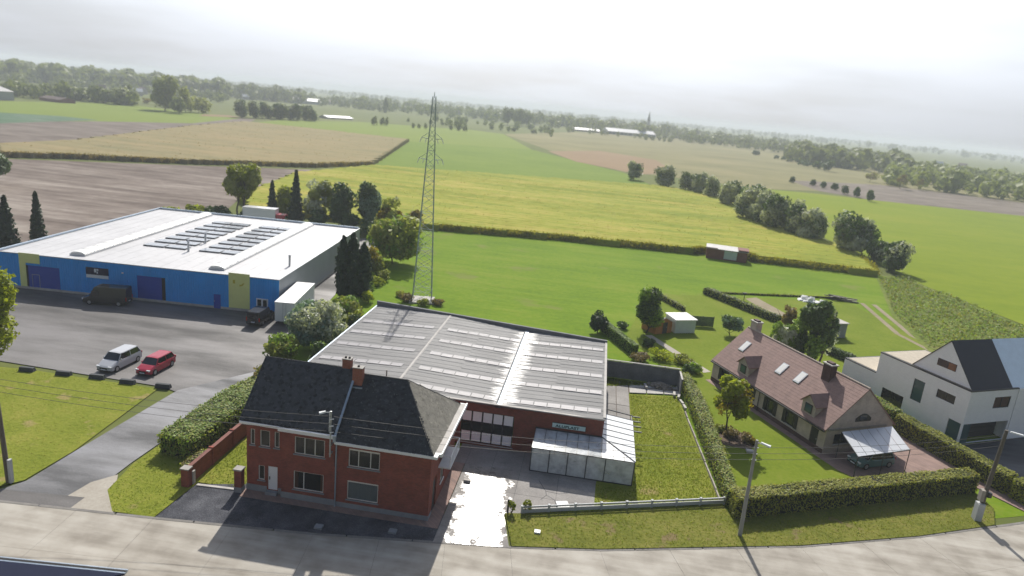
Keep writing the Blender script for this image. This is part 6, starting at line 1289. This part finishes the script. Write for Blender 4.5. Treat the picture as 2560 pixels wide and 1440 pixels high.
tree('green_bush', 'dark shrub behind the silvery willow by the workshop', -11.6, 36.5, 3.6, 3.6, 'leaf_dark', 'bush', 1600, 0.22, 45, h0=0.1, second=('leaf_olive', 0.5), cat='bush')
tree('conifer', 'dark conifer at the left corner of the blue warehouse, broader of the pair', -79.8, 57.2, 8.4, 4.2, 'leaf_conifer', 'cone', 2000, 0.32, 46)
tree('conifer', 'slim dark conifer at the left corner of the blue warehouse', -77.9, 61.6, 8.8, 3.0, 'leaf_conifer', 'cone', 1700, 0.3, 47)
tree('field_tree', 'dark broadleaf tree at the edge of the ploughed field', -127.5, 103.6, 9.0, 11, 'leaf_dark', 'round', 2200, 0.45, 48, h0=1.0)
tree('roadside_tree', 'yellow-green street tree on the lawn by the parking lot', -41.8, 13.3, 10.6, 6.6, 'leaf_lime', 'oval', 5200, 0.24, 49, h0=1.2, second=('leaf_olive', 0.7))
# willow row by the yellow crop
ORD = ('eleventh', 'tenth', 'ninth', 'eighth', 'seventh', 'sixth', 'fifth', 'fourth', 'third', 'second', 'first')
WR = [(32.4,310.7,8.5,8.6),(45.1,286.6,9.8,11.5),(54.4,275.1,8.9,9),(58.8,268.2,9.2,8.2),(62.8,257.0,9,8.2),(66.3,232.6,10.4,9.5),(67.2,196.7,12.5,12.4),(69.5,187,11,9),(71.6,178.9,11.6,10.4),(75.4,171.2,10.2,8.6),(78.6,165.8,9.2,10.4)]
w1 = tree('pollard_willow', ORD[0]+' grey-green pollard willow of the row, counted from the large round willow', *WR[0][:2], 8.5, 8.6, 'leaf_grey', 'round', 1900, 0.46, 60, 'pollard willows along the yellow crop', h0=0.5, second=('leaf_dark', 0.4))
w2 = tree('pollard_willow', ORD[1]+' grey-green pollard willow of the row, counted from the large round willow', *WR[1][:2], 9.6, 11.5, 'leaf_grey', 'round', 2600, 0.48, 61, 'pollard willows along the yellow crop', h0=0.5, second=('leaf_dark', 0.4))
w3 = tree('pollard_willow', ORD[6]+' grey-green pollard willow of the row, counted from the large round willow', *WR[6][:2], 12.5, 12.2, 'leaf_grey', 'round', 3600, 0.5, 62, 'pollard willows along the yellow crop', h0=0.5, second=('leaf_dark', 0.4))
for i, (x, y, H, W) in enumerate(WR):
    if i in (0, 1, 6): continue
    src, h_, w_0 = ((w1, 8.5, 8.6), (w2, 9.6, 11.5), (w3, 12.5, 12.2))[i % 3]; copy_tree(src, (x, y, -0.05), i*67, (W/w_0, W/w_0, H/h_), ORD[i]+' grey-green pollard willow of the row, counted from the large round willow')
tree('round_willow', 'large round silvery willow standing alone after the row', 85.7, 150.8, 10.6, 13.2, 'leaf_grey', 'round', 5200, 0.46, 63, h0=0.4, second=('leaf_dark', 0.4))
for i, (x, y, H, W) in enumerate(((88.8, 142.3, 6.0, 6.4), (89.2, 131.2, 7.2, 7.8))): tree('willow_bush', ('small dark willow bush next to the large round willow', 'dark willow bush at the tip of the yellow crop')[i], x, y, H, W, 'leaf_dark', 'bush', 2200, 0.36, 64+i, h0=0.1, second=('leaf_grey', 0.45), cat='bush')
# far rows and loose trees
f1 = tree('hedgerow_shrub', 'seventh round dark shrub on the ploughed strip, counted from the lime-green field', 131.9, 405.1, 4.0, 4.6, 'leaf_dark', 'bush', 320, 0.5, 70, 'shrubs on the ploughed strip', h0=0.1, cat='shrub')
for i, (x, y, H, W) in enumerate(((142.7,399.4,3.9,4.8),(145.3,387.9,4.0,4.7),(149.7,381.2,4.2,5.1),(148.3,358.9,4.8,4.9),(150.3,345.5,5.6,4.8),(151.3,328.8,5.8,4.8),(188.4,804.4,6,11))): copy_tree(f1, (x, y, -0.05), i*50, (W/4.6, W/4.6, H/4.0), (ORD[5+i]+' round dark shrub on the ploughed strip, counted from the lime-green field') if i < 6 else 'single dark shrub far out in the tan fields')
f2 = tree('far_shrub', 'small dark shrub in the far hedge line', 200.3, 756.9, 4.0, 7, 'leaf_dark', 'bush', 200, 0.7, 71, 'shrubs in the far hedge line', h0=0.1, cat='shrub')
for i, (x, y, H, W) in enumerate(((204.9,743.7,4.2,7),(208.7,729.9,4.2,7.6),(209.8,706.8,4.4,7.6),(211.6,685.9,4.4,7.6),(207.5,622.8,7,12),(208.8,597.0,9.5,12),(205,650,4,8),(203,665,4,8))): copy_tree(f2, (x, y, -0.05), i*50, (W/7, W/7, H/4.0))
tree('bare_tree', 'thin half-bare tree beside the ploughed strip, leftmost of three', 209.9, 498.5, 8, 12, 'leaf_brown', 'open', 300, 0.55, 72, second=('leaf_olive', 0.7)); bt = tree('bare_tree', 'thin half-bare tree beside the ploughed strip', 214.2, 454.9, 9.8, 12, 'leaf_brown', 'open', 300, 0.55, 73, 'thin trees by the strip', second=('leaf_olive', 0.5)); copy_tree(bt, (229.4, 462.7, -0.05), 70, (0.55, 0.55, 0.8))
tree('field_poplar', 'tall broad poplar standing in the left fields', -338.2, 491.1, 27, 24, 'leaf_far', 'oval', 3200, 1.0, 74, h0=2.0, second=('leaf_olive', 0.3)); tree('field_poplar', 'lower pale poplar touching the tall broad one', -326, 500, 20, 15, 'leaf_olive', 'oval', 1300, 0.9, 75, h0=1.0)
for i, (x, y, H, W) in enumerate(((-314.4, 472.8, 12.4, 16), (-322, 512, 13.2, 21))): tree('field_bush', ('round dark bush below the tall poplar', 'wide olive bush below the tall poplar')[i], x, y, H, W, ('leaf_far', 'leaf_olive')[i], 'bush', 1300, 0.8, 76+i, h0=0.1, cat='bush')
tree('field_bush', 'small round bush in the left pasture', -393.3, 517.5, 6.0, 12, 'leaf_dark', 'bush', 400, 0.8, 78, h0=0.1, cat='bush'); tree('field_bush', 'small yellow bush in the left pasture', -412, 575, 5.0, 11, 'leaf_yellow', 'bush', 300, 0.7, 79, h0=0.1, cat='bush')
gr = [(-280.3,504.3,15,13),(-276.2,517.5,14.4,12),(-271.9,530.1,14,14),(-264.1,539.9,14,16),(-256.1,550.0,14.8,17),(-256,575,13.6,16),(-246,565,12,12),(-268,546,13,14)]
gp_ = tree('grove_tree', 'dark tree in the compact grove beyond the brown field', gr[0][0], gr[0][1], 15, 13, 'leaf_wood', 'oval', 900, 0.8, 82, 'trees of the compact grove', h0=0.6, second=('leaf_dark', 0.8))
for i, (x, y, H, W) in enumerate(gr[1:]): copy_tree(gp_, (x, y, -0.05), i*77+20, (W/13, W/13, H/15))
sp_ = tree('pasture_shrub', 'round shrub standing in the pale green pasture', -201.0, 601.7, 9.5, 7.8, 'leaf_wood', 'bush', 260, 0.7, 83, 'shrubs in the pale green pasture', h0=0.1, cat='shrub')
for i, (x, y, H, W) in enumerate(((-198.4,617.7,8.6,6.4),(-194.4,618.6,9.0,5.6),(-169.7,623.8,5.6,4.8),(-164.9,628.0,5.2,4.4),(-159.7,634.0,6,4.4),(-140.9,664.1,7.3,6),(-132.9,663.3,7.7,6),(-127.6,667.9,6.8,6.9),(-213.9,760.4,5,5),(-190,770,5.5,7),(-176,772,5,6),(-160,775,6,7),(-120,790,6,9),(-95,800,6,9),(-70,790,6,10))): copy_tree(sp_, (x, y, -0.05), i*50, (W/7.8, W/7.8, H/9.5))
tree('poplar', 'single slim poplar among the far trees', *cam_az(-17.8, 1150), 22, 8, 'leaf_wood', 'column', 500, 1.1, 84); 
for i, az in enumerate((-8.1, -7.3, -6.6)): tree('tall_tree', 'tall crown in the clump rising above the far trees', *cam_az(az, 1080+i*15), 27-i, 24, 'leaf_wood', 'round', 900, 1.3, 85+i, 'tall clump above the far trees', h0=2)
# gardens
tree('garden_tree', 'dark leafy tree in front of the orange wooden shed', 25.9, 54.4, 6.9, 4.6, 'leaf_green', 'oval', 3400, 0.2, 90, h0=0.5, second=('leaf_dark', 0.9))
tree('clipped_yew', 'dark rounded yew at the end of the sloping hedge', 18.9, 51.8, 3.1, 3.0, 'leaf_conifer', 'bush', 1800, 0.17, 91, h0=0.05, cat='shrub')
tree('apple_tree', 'small round apple tree behind the villa', 38.9, 59.2, 3.0, 3.6, 'leaf_blue', 'round', 1500, 0.18, 92, h0=0.8, second=('leaf_dark', 0.6))
tree('tall_holly', 'tall dark evergreen with several tops behind the villa', 47.4, 49.4, 9.8, 5.8, 'leaf_dark', 'open', 4200, 0.24, 93, h0=0.2, second=('leaf_green', 0.6)); tree('tall_holly', 'second dark top of the evergreens behind the villa', 49.4, 50.6, 9.2, 4.2, 'leaf_dark', 'open', 2600, 0.24, 94, h0=0.2, second=('leaf_grey', 0.12)); tree('flowering_bush', 'pale grey-green bush leaning on the dark evergreens', 44.0, 50.4, 5.4, 4.6, 'leaf_grey', 'open', 1700, 0.22, 95, h0=0.2, second=('leaf_green', 0.8), cat='bush'); tree('pampas', 'buff plumed grass beside the evergreen tops', 45.6, 55.0, 7.4, 3.4, 'leaf_brown', 'open', 500, 0.25, 96, h0=3.0, cat='bush')
tree('lime_sapling', 'bright lime-green young tree on the villa lawn', 32.6, 22.9, 6.4, 4.8, 'leaf_lime', 'open', 3600, 0.17, 97, h0=1.5, second=('leaf_yellow', 0.15))
for i, (x, y, H, W, mt) in enumerate(((33.2, 22.8, 0.9, 2.2, 'leaf_brown'), (34.4, 22.2, 0.8, 1.6, 'leaf_brown'), (32.2, 23.8, 0.7, 1.6, 'leaf_olive'), (35.0, 21.6, 0.7, 1.0, 'leaf_yellow'))): tree('bed_shrub', ('brown withered shrub in the flower bed', 'smaller brown shrub at the edge of the flower bed', 'low olive shrub in the flower bed', 'small yellow shrub at the tip of the flower bed')[i], x, y, H, W, mt, 'bush', 700, 0.11, 100+i, h0=0.02, cat='shrub')
for i, (x, y, H) in enumerate(((13.15, 2.75, 1.25), (14.3, 3.25, 1.05))): tree('yard_shrub', ('spindly yellow-green shrub by the stub post', 'spindly yellow-green shrub behind the fence end')[i], x, y, H, 0.9, 'leaf_lime', 'open', 330, 0.07, 105+i, h0=0.2, cat='shrub', z=0.02)
for i, (x, y, H, W, mt) in enumerate(((27.4, 44.2, 1.2, 4.0, 'leaf_lime'), (30.2, 43.2, 1.2, 3.2, 'leaf_olive'), (24.6, 42.0, 1.0, 3.2, 'leaf_brown'), (31.6, 40.4, 1.3, 2.2, 'leaf_green'), (26.0, 48.4, 1.2, 2.4, 'leaf_dark'), (22.4, 55.6, 1.0, 2.2, 'leaf_dark'), (30.4, 38.2, 1.8, 1.8, 'leaf_dark'))): tree('border_shrub', ('broad yellow-green shrub in the border behind the rear wall', 'olive shrub in the border behind the rear wall', 'brown shrub in the border by the workshop corner', 'green shrub beside the pale garden path', 'dark shrub between the garden path and the sloping hedge', 'small dark shrub beside the clipped yew', 'tall dark shrub between villa corner and ivy hedge')[i], x, y, H, W, mt, 'bush', 700, 0.15, 110+i, 'shrubs in the border behind the rear wall', h0=0.02, cat='shrub')
for i, (x, y, H, W, mt) in enumerate(((-10.4, 55.0, 1.3, 2.6, 'leaf_brown'), (-7.6, 54.2, 1.1, 2.2, 'leaf_olive'), (-5.6, 55.2, 1.0, 2.4, 'leaf_brown'), (-12.0, 57.2, 0.9, 2.2, 'leaf_olive'))): tree('bramble', 'dry bramble clump at the foot of the pylon', x, y, H, W, mt, 'bush', 500, 0.15, 120+i, 'brambles at the foot of the pylon', h0=0.02, cat='bush')
for i in range(9): 
    r_ = random.Random(i); tree('ditch_bush', 'scrubby bush along the ditch between yard and meadow', -15.4+r_.uniform(-1, 1)-(i*0.45), 45+i*3.4, r_.uniform(1.0, 2.0), r_.uniform(2.2, 3.4), ('leaf_olive', 'leaf_green', 'leaf_lime')[i % 3], 'bush', 600, 0.18, 130+i, 'scrub along the ditch', h0=0.02, cat='bush')

# ------------------------------------------------------------------ hedges
def hedge(name, label, poly, h, mat, n_per=45, size=0.13, seed=1, group=None, z=-0.05, second=None, jit=0.07):
    t = thing(name, label, 'hedge', (0, 0, z), 0, group); r = np.random.default_rng(seed); P = [Vector((x, y)) for x, y in poly]
    cx = sum((p for p in P), Vector((0, 0)))/len(P)
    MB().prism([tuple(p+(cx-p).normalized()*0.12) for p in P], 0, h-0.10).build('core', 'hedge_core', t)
    C, Nn = [], []
    for i in range(len(P)):
        a, b = P[i], P[(i+1) % len(P)]; ln = (b-a).length; k = int(ln*h*n_per*1.9); d = (b-a)/ln; nv = Vector((d.y, -d.x))
        if (cx-a).dot(nv) > 0: nv = -nv
        s = r.uniform(0, 1, k); zz = r.uniform(0, h, k); off = r.normal(0, jit, k)
        C.append(np.stack([a.x+(b-a).x*s+nv.x*off, a.y+(b-a).y*s+nv.y*off, zz], 1)); Nn.append(np.tile([nv.x, nv.y, 0.3], (k, 1))+r.normal(0, 0.5, (k, 3)))
    A = area(poly); k = int(A*n_per*2.2); q = scatter(poly, k, r); zz = h+r.normal(0, jit*0.55, k)+0.05*np.sin(q[:, 0]*2.1)+0.05*np.sin(q[:, 1]*1.7); C.append(np.column_stack([q, zz])); Nn.append(np.tile([0, 0, 1.0], (k, 1))+r.normal(0, 0.28, (k, 3)))
    C = np.vstack(C); Nn = np.vstack(Nn); sel = r.uniform(size=len(C)) < (second[1] if second else 0)
    place('foliage', np_mesh('foliage', leaf_quads(C[~sel], Nn[~sel], size*0.68*r.uniform(0.6, 1.4, (~sel).sum()), r), 4, mat), t)
    if second: place('foliage', np_mesh('foliage', leaf_quads(C[sel], Nn[sel], size*0.68*r.uniform(0.6, 1.4, sel.sum()), r), 4, second[0]), t)
    return t
def strip(a, b, w):
    a = Vector(a); b = Vector(b); d = (b-a).normalized(); n = Vector((-d.y, d.x))*w/2; return [tuple(a+n), tuple(a-n), tuple(b-n), tuple(b+n)]
hedge('big_hedge', 'broad rough hedge between access road and garden wall', [(-16.5, 3.4), (-13.4, 3.0), (-12.9, 12.2), (-13.6, 14.6), (-16.1, 14.0)], 1.85, 'leaf_green', 60, 0.15, 1, second=('leaf_olive', 0.45), jit=0.14)
hedge('low_hedge', 'low hedge strip above the broad rough hedge', [(-16.4, 14.8), (-13.4, 15.2), (-13.0, 18.2), (-15.8, 18.4)], 1.4, 'leaf_olive', 50, 0.15, 2, second=('leaf_green', 0.4), jit=0.14)
hedge('ivy_strip', 'dry bushes growing along the top of the garden wall', strip((-12.3, 0.4), (-12.2, 3.0), 0.7), 1.3, 'leaf_brown', 50, 0.13, 3, second=('leaf_olive', 0.5), jit=0.12)
hedge('front_hedge', 'long clipped hedge along the verge before the villa', [(30.7, 6.9), (54.3, 17.9), (53.9, 19.3), (30.6, 8.7)], 1.9, 'leaf_hedge', 60, 0.12, 4, second=('leaf_yellow', 0.08))
hedge('ivy_hedge', 'tall ivy-dark hedge between side lawn and villa garden', [(29.1, 36.0), (30.4, 8.8), (31.3, 8.9), (31.0, 28), (30.0, 36.2)], 1.45, 'leaf_green', 60, 0.12, 5, second=('leaf_hedge', 0.7), jit=0.12)
hedge('boundary_hedge', 'clipped hedge between villa drive and white house, lower stretch', [(51.6, 30.2), (57.0, 18.6), (58.2, 19.2), (52.8, 31.2)], 1.9, 'leaf_hedge', 55, 0.12, 6, second=('leaf_lime', 0.12))
hedge('boundary_hedge', 'clipped hedge between villa and white house, upper stretch', [(47.3, 40.6), (51.4, 30.6), (52.7, 31.5), (48.4, 41.2)], 2.1, 'leaf_green', 50, 0.13, 7, second=('leaf_hedge', 0.5))
hedge('hedge_end', 'square clipped hedge block at the street end of the drive', [(57.3, 18.2), (58.0, 16.7), (59.3, 17.3), (58.6, 18.9)], 1.9, 'leaf_hedge', 60, 0.12, 8, second=('leaf_lime', 0.15))
hedge('sloping_hedge', 'narrow green hedge running from the dark yew to the border', strip((19.6, 53.6), (24.0, 43.8), 0.9), 1.5, 'leaf_green', 60, 0.13, 9)
hedge('garden_row', 'thin leafy row dividing the back gardens, shorter one', strip((28.2, 78.7), (33.0, 69.2), 0.5), 0.9, 'leaf_olive', 24, 0.16, 10, jit=0.18); hedge('garden_row', 'thick leafy row dividing the back gardens, longer one', strip((38.3, 84.2), (48.4, 69.6), 1.0), 1.2, 'leaf_olive', 36, 0.17, 11, second=('leaf_dark', 0.5), jit=0.2); hedge('garden_row', 'dark hedge from the evergreens towards the white house', strip((49.6, 60.6), (54.6, 52.6), 0.8), 1.2, 'leaf_dark', 40, 0.17, 12, jit=0.15)
hedge('far_garden_hedge', 'low hedge line closing the back gardens', strip((38, 84.8), (66, 94), 0.35), 0.35, 'leaf_lime', 20, 0.16, 13, jit=0.15)
# ivy hanging by the shed gutter
hedge('gutter_ivy', 'dark ivy growing along the west side of the workshop', strip((-10.5, 14.5), (-10.6, 37.5), 1.0), 2.6, 'leaf_dark', 22, 0.17, 14, second=('leaf_green', 0.3), jit=0.2)

# ------------------------------------------------------------------ crops
def crop(name, label, poly, h, cell, mat, leafm, edge_n, seed, dens, size=0.5, top_n=None):
    r = np.random.default_rng(seed); P = np.array(poly); lo, hi = P.min(0), P.max(0); nx, ny = int((hi[0]-lo[0])/cell)+1, int((hi[1]-lo[1])/cell)+1
    X, Y = np.meshgrid(lo[0]+np.arange(nx+1)*cell, lo[1]+np.arange(ny+1)*cell, indexing='ij'); ins = inside(X.ravel()+cell/2, Y.ravel()+cell/2, poly).reshape(X.shape)
    Z = h*(0.88+0.10*r.uniform(size=X.shape)+0.05*np.sin(Y*1.9)); V = []; Fc = []; idx = -np.ones(X.shape, int); m = MB()
    def vid(i, j):
        if idx[i, j] < 0: idx[i, j] = len(m.v); m.v.append((X[i, j], Y[i, j], Z[i, j]))
        return idx[i, j]
    def drop(a, b):
        k = len(m.v); m.v += [(m.v[a][0], m.v[a][1], -0.1), (m.v[b][0], m.v[b][1], -0.1)]; m.f.append((a, b, k+1, k))
    for i in range(nx):
        for j in range(ny):
            if not ins[i, j]: continue
            a, b, c, d = vid(i, j), vid(i+1, j), vid(i+1, j+1), vid(i, j+1); m.f.append((a, b, c, d))
            if j == 0 or not ins[i, j-1]: drop(a, b)
            if i == 0 or not ins[i-1, j]: drop(d, a)
            if not ins[min(i+1, nx), j]: drop(b, c)
    o = m.build(name, mat); tag(o, label, 'crop', kind='stuff')
    pts = scatter(poly, dens, r); C = np.column_stack([pts, h*r.uniform(0.85, 1.10, dens)]); Nn = r.normal(0, 0.45, (dens, 3)); Nn[:, 2] = 1.0
    E = []
    for k in range(edge_n[1]):
        a, b = Vector(poly[edge_n[0][k % len(edge_n[0])]]), Vector(poly[(edge_n[0][k % len(edge_n[0])]+1) % len(poly)]); s = r.uniform(); p = a+(b-a)*s; E.append((p.x+r.normal(0, 0.45), p.y-abs(r.normal(0, 0.35)), r.uniform(0.05, h*1.12)))
    E = np.array(E); En = r.normal(0, 1, (len(E), 3)); En[:, 2] *= 0.3
    q = np.vstack([leaf_quads(C, Nn, size*r.uniform(0.6, 1.4, dens), r, 0.5), leaf_quads(E, En, 0.34*r.uniform(0.6, 1.3, len(E)), r, 0.4)])
    f = place('crop_leaves', np_mesh('crop_leaves', q, 4, leafm), o); f['kind'] = 'stuff'
    return o
crop('yellow_crop', 'wide field of yellowing crop behind the meadow', [(-21.4,115.9),(8.6,121.4),(40.3,123.7),(42.8,126.5),(53.6,125.5),(54.3,122.7),(82.1,122.3),(85.4,144.3),(82.2,166.9),(79.0,190),(76.0,210.8),(73.1,246.8),(62.9,266.3),(43.2,279.0),(-77.0,236.0),(-87.4,184.6),(-75.8,125.6),(-66,112),(-40,112)], 1.5, 1.6, 'crop_yellow', 'crop_leaf', ([0, 1, 2, 4, 5, 6], 5200), 1, 7000, 0.2)
crop('tan_crop', 'ripe tan crop field beyond the ploughed field', [(-170.4,152.9),(-155.1,168.0),(-131.6,182.3),(-94.8,215.2),(-81.2,244.9),(-117.4,425.2),(-178.2,431.3),(-241.3,437.9),(-224.9,345.2),(-188.6,205.8),(-190.5,174.5)], 1.7, 2.6, 'crop_tan', 'crop_leaf_tan', ([0, 1, 2, 3], 4200), 2, 2500, 0.3)

# ------------------------------------------------------------------ grass, weeds, far woods
def tufts(name, label, poly, n, h, mat, seed, w=0.05, z=0.0, blades=3):
    r = np.random.default_rng(seed); q = np.repeat(scatter(poly, n, r), blades, 0); k = len(q); a = r.uniform(0, 6.28, k); hh = h*r.uniform(0.5, 1.5, k); ww = w*r.uniform(0.6, 1.5, k); q = q+r.normal(0, w, (k, 2))
    v = np.empty((k, 3, 3)); v[:, 0] = np.column_stack([q[:, 0]-np.cos(a)*ww, q[:, 1]-np.sin(a)*ww, np.full(k, z)]); v[:, 1] = np.column_stack([q[:, 0]+np.cos(a)*ww, q[:, 1]+np.sin(a)*ww, np.full(k, z)]); v[:, 2] = np.column_stack([q[:, 0]+r.normal(0, hh*0.5), q[:, 1]+r.normal(0, hh*0.5), z+hh])
    o = place(name, np_mesh(name, v.reshape(-1, 3), 3, mat)); return tag(o, label, 'grass', kind='stuff')
SLW = [(19.6, 5.5), (30.1, 9.3), (29.0, 20.7), (28.4, 31.2), (23.0, 30.0), (23.0, 12.6), (22.7, 9.4), (19.6, 8.9)]
tufts('lawn_grass', 'long uneven grass of the side lawn', SLW, 7000, 0.09, 'grass_blade', 1, 0.022, 0.01); tufts('lawn_grass', 'dry straw blades in the side lawn', SLW, 2500, 0.09, 'grass_dry', 2, 0.02, 0.01)
tufts('verge_grass', 'rough grass of the verge before the fence', VERGE, 2500, 0.07, 'grass_dry', 3, 0.022, 0.07); tufts('verge_grass', 'green tufts in the verge before the fence', VERGE, 1800, 0.09, 'grass_blade', 4, 0.022, 0.07)
tufts('lawn_grass', 'short grass of the lawn by the parking lot', [(-55, 12.2), (-38.3, 14.4), (-24.3, 14.5), (-23.0, 1.8), (-23.2, -3.1), (-25, -5.4), (-55, -8.2)], 3000, 0.05, 'grass_dry', 5, 0.022, -0.005); tufts('lawn_grass', 'grass of the wedge lawn by the garden wall', [(-17.2, 12), (-17.35, 1.4), (-16.65, -2.6), (-14.55, -4.85), (-11.55, -4.75), (-11.3, -0.5), (-11.9, 12)], 1500, 0.06, 'grass_blade', 6, 0.022, -0.005)
tufts('lawn_grass', 'grass of the strip beside the house gable', [(-11.1, 0.25), (-7.7, 0.35), (-7.5, 11.5), (-11.3, 11.5)], 1500, 0.08, 'grass_blade', 7, 0.022, 0.0)
tufts('far_side_grass', 'weeds among the back slabs', [(20.2, 31.5), (23.5, 33.0), (28.5, 34.3), (20.2, 34.4)], 1500, 0.14, 'grass_blade', 8, 0.05, 0.01)
# tall weeds on the strip by the lime field
WS = [(82.1, 121), (88.4, 124), (96.0, 89.0), (103, 77.6), (101, 61), (86.6, 67), (77.3, 67), (70, 61), (72.2, 84.2)]
wr = np.random.default_rng(9); q = scatter(WS, 9000, wr); zz = (0.35+0.55*np.sin(q[:, 0]*0.6+1)*np.sin(q[:, 1]*0.4))*wr.uniform(0.2, 1.2, 9000)+0.15
for kk, mt in enumerate(('grass_blade', 'grass_dry', 'leaf_green')):
    s_ = slice(kk*3000, kk*3000+3000); o = place('tall_weeds', np_mesh('tall_weeds', leaf_quads(np.column_stack([q[s_], zz[s_]]), wr.normal(0, 0.6, (3000, 3))+[0, 0, 1.0], 0.20*wr.uniform(0.5, 1.4, 3000), wr), 4, mt)); tag(o, ('tall green weeds on the rough strip', 'dry straw-coloured weeds on the rough strip', 'olive weeds on the rough strip')[kk], 'weeds', kind='stuff')
def wood(name, label, az, dist, hgt, n, quads, seed, mat='leaf_wood', wide=0.75):
    """a far wood: many small crowns read as one mass"""
    r = np.random.default_rng(seed); a = np.radians(r.uniform(*az, n)); d = np.sqrt(r.uniform(dist[0]**2, dist[1]**2, n)); H = r.uniform(*hgt, n)*(1+0.12*np.sin(np.degrees(a)*3.1)+0.08*np.sin(np.degrees(a)*7.7)); x = 16.98+d*np.sin(a); y = -44.85+d*np.cos(a)
    dv = r.normal(size=(n, quads, 3)); dv /= np.linalg.norm(dv, axis=2, keepdims=True); rad = r.uniform(0.75, 1.05, (n, quads, 1))
    sc = np.stack([H*wide*0.5, H*wide*0.5, H*0.5], 1)[:, None, :]; c = np.stack([x, y, H*0.52], 1)[:, None, :]+dv*rad*sc
    v = leaf_quads(c.reshape(-1, 3), (dv+r.normal(0, 0.4, dv.shape)).reshape(-1, 3), np.repeat(H*0.17, quads)*r.uniform(0.7, 1.3, n*quads), r, 0.8)
    return tag(place(name, np_mesh(name, v, 4, mat)), label, 'woodland', kind='stuff')
wood('far_wood', 'hazy belt of trees along the whole horizon', (-52, 38), (2600, 5200), (13, 19), 1500, 26, 1)
wood('forest', 'tall dark forest on the left horizon', (-50, -29.5), (1150, 1700), (20, 24), 1500, 26, 2); wood('forest', 'forest edge stepping down towards the middle', (-30.5, -24), (1200, 1800), (15, 21), 260, 34, 3)
wood('village_trees', 'trees between the far houses on the left', (-50, -29), (960, 1150), (7, 12), 120, 40, 4); wood('village_trees', 'orchard belt behind the far barn', (-47, -35.5), (690, 760), (9, 13), 80, 60, 5, 'leaf_far', 0.9)
wood('village_trees', 'trees behind the compact grove', (-32, -18), (1180, 1650), (9, 15), 230, 36, 6); wood('village_trees', 'low wooded belt behind the pylon', (-20, -8), (1150, 1900), (10, 18), 260, 34, 7)
wood('village_trees', 'wooded belt behind the greenhouse', (-10, 6), (1150, 1800), (12, 20), 330, 34, 8); wood('village_trees', 'loose trees around the far houses on the right', (5, 16), (1050, 1700), (9, 15), 330, 34, 9)
wood('forest', 'dark wood on the right beyond the tan fields', (13.5, 22), (760, 1050), (13, 18), 260, 44, 10, 'leaf_wood'); wood('village_trees', 'trees at the right edge beyond the ploughed strip', (20.5, 34), (560, 900), (8, 13), 260, 48, 11, 'leaf_far', 0.95); wood('village_trees', 'scattered bushes before the middle woods', (-14, -4), (780, 1000), (5, 9), 40, 44, 12, 'leaf_far')
wood('village_trees', 'bushes in front of the greenhouse row', (-6, 5), (1000, 1060), (5, 9), 26, 44, 13, 'leaf_wood')

# ------------------------------------------------------------------ haze
hz = bpy.data.materials.new('haze_air'); hz.use_nodes = True; hn = hz.node_tree.nodes; hl_ = hz.node_tree.links
for n in list(hn): hn.remove(n)
ho_ = hn.new('ShaderNodeOutputMaterial'); pv_ = hn.new('ShaderNodeVolumePrincipled'); pv_.inputs['Color'].default_value = (0.86, 0.92, 1.0, 1); pv_.inputs['Density'].default_value = 0.00031; pv_.inputs['Anisotropy'].default_value = 0.0
hl_.new(pv_.outputs[0], ho_.inputs['Volume']); MAT['haze_air'] = hz
tag(B(-7600, 7600, -7600, 7600, -1.1, 46).build('haze', 'haze_air'), 'thin pale haze over the whole plain', kind='stuff')
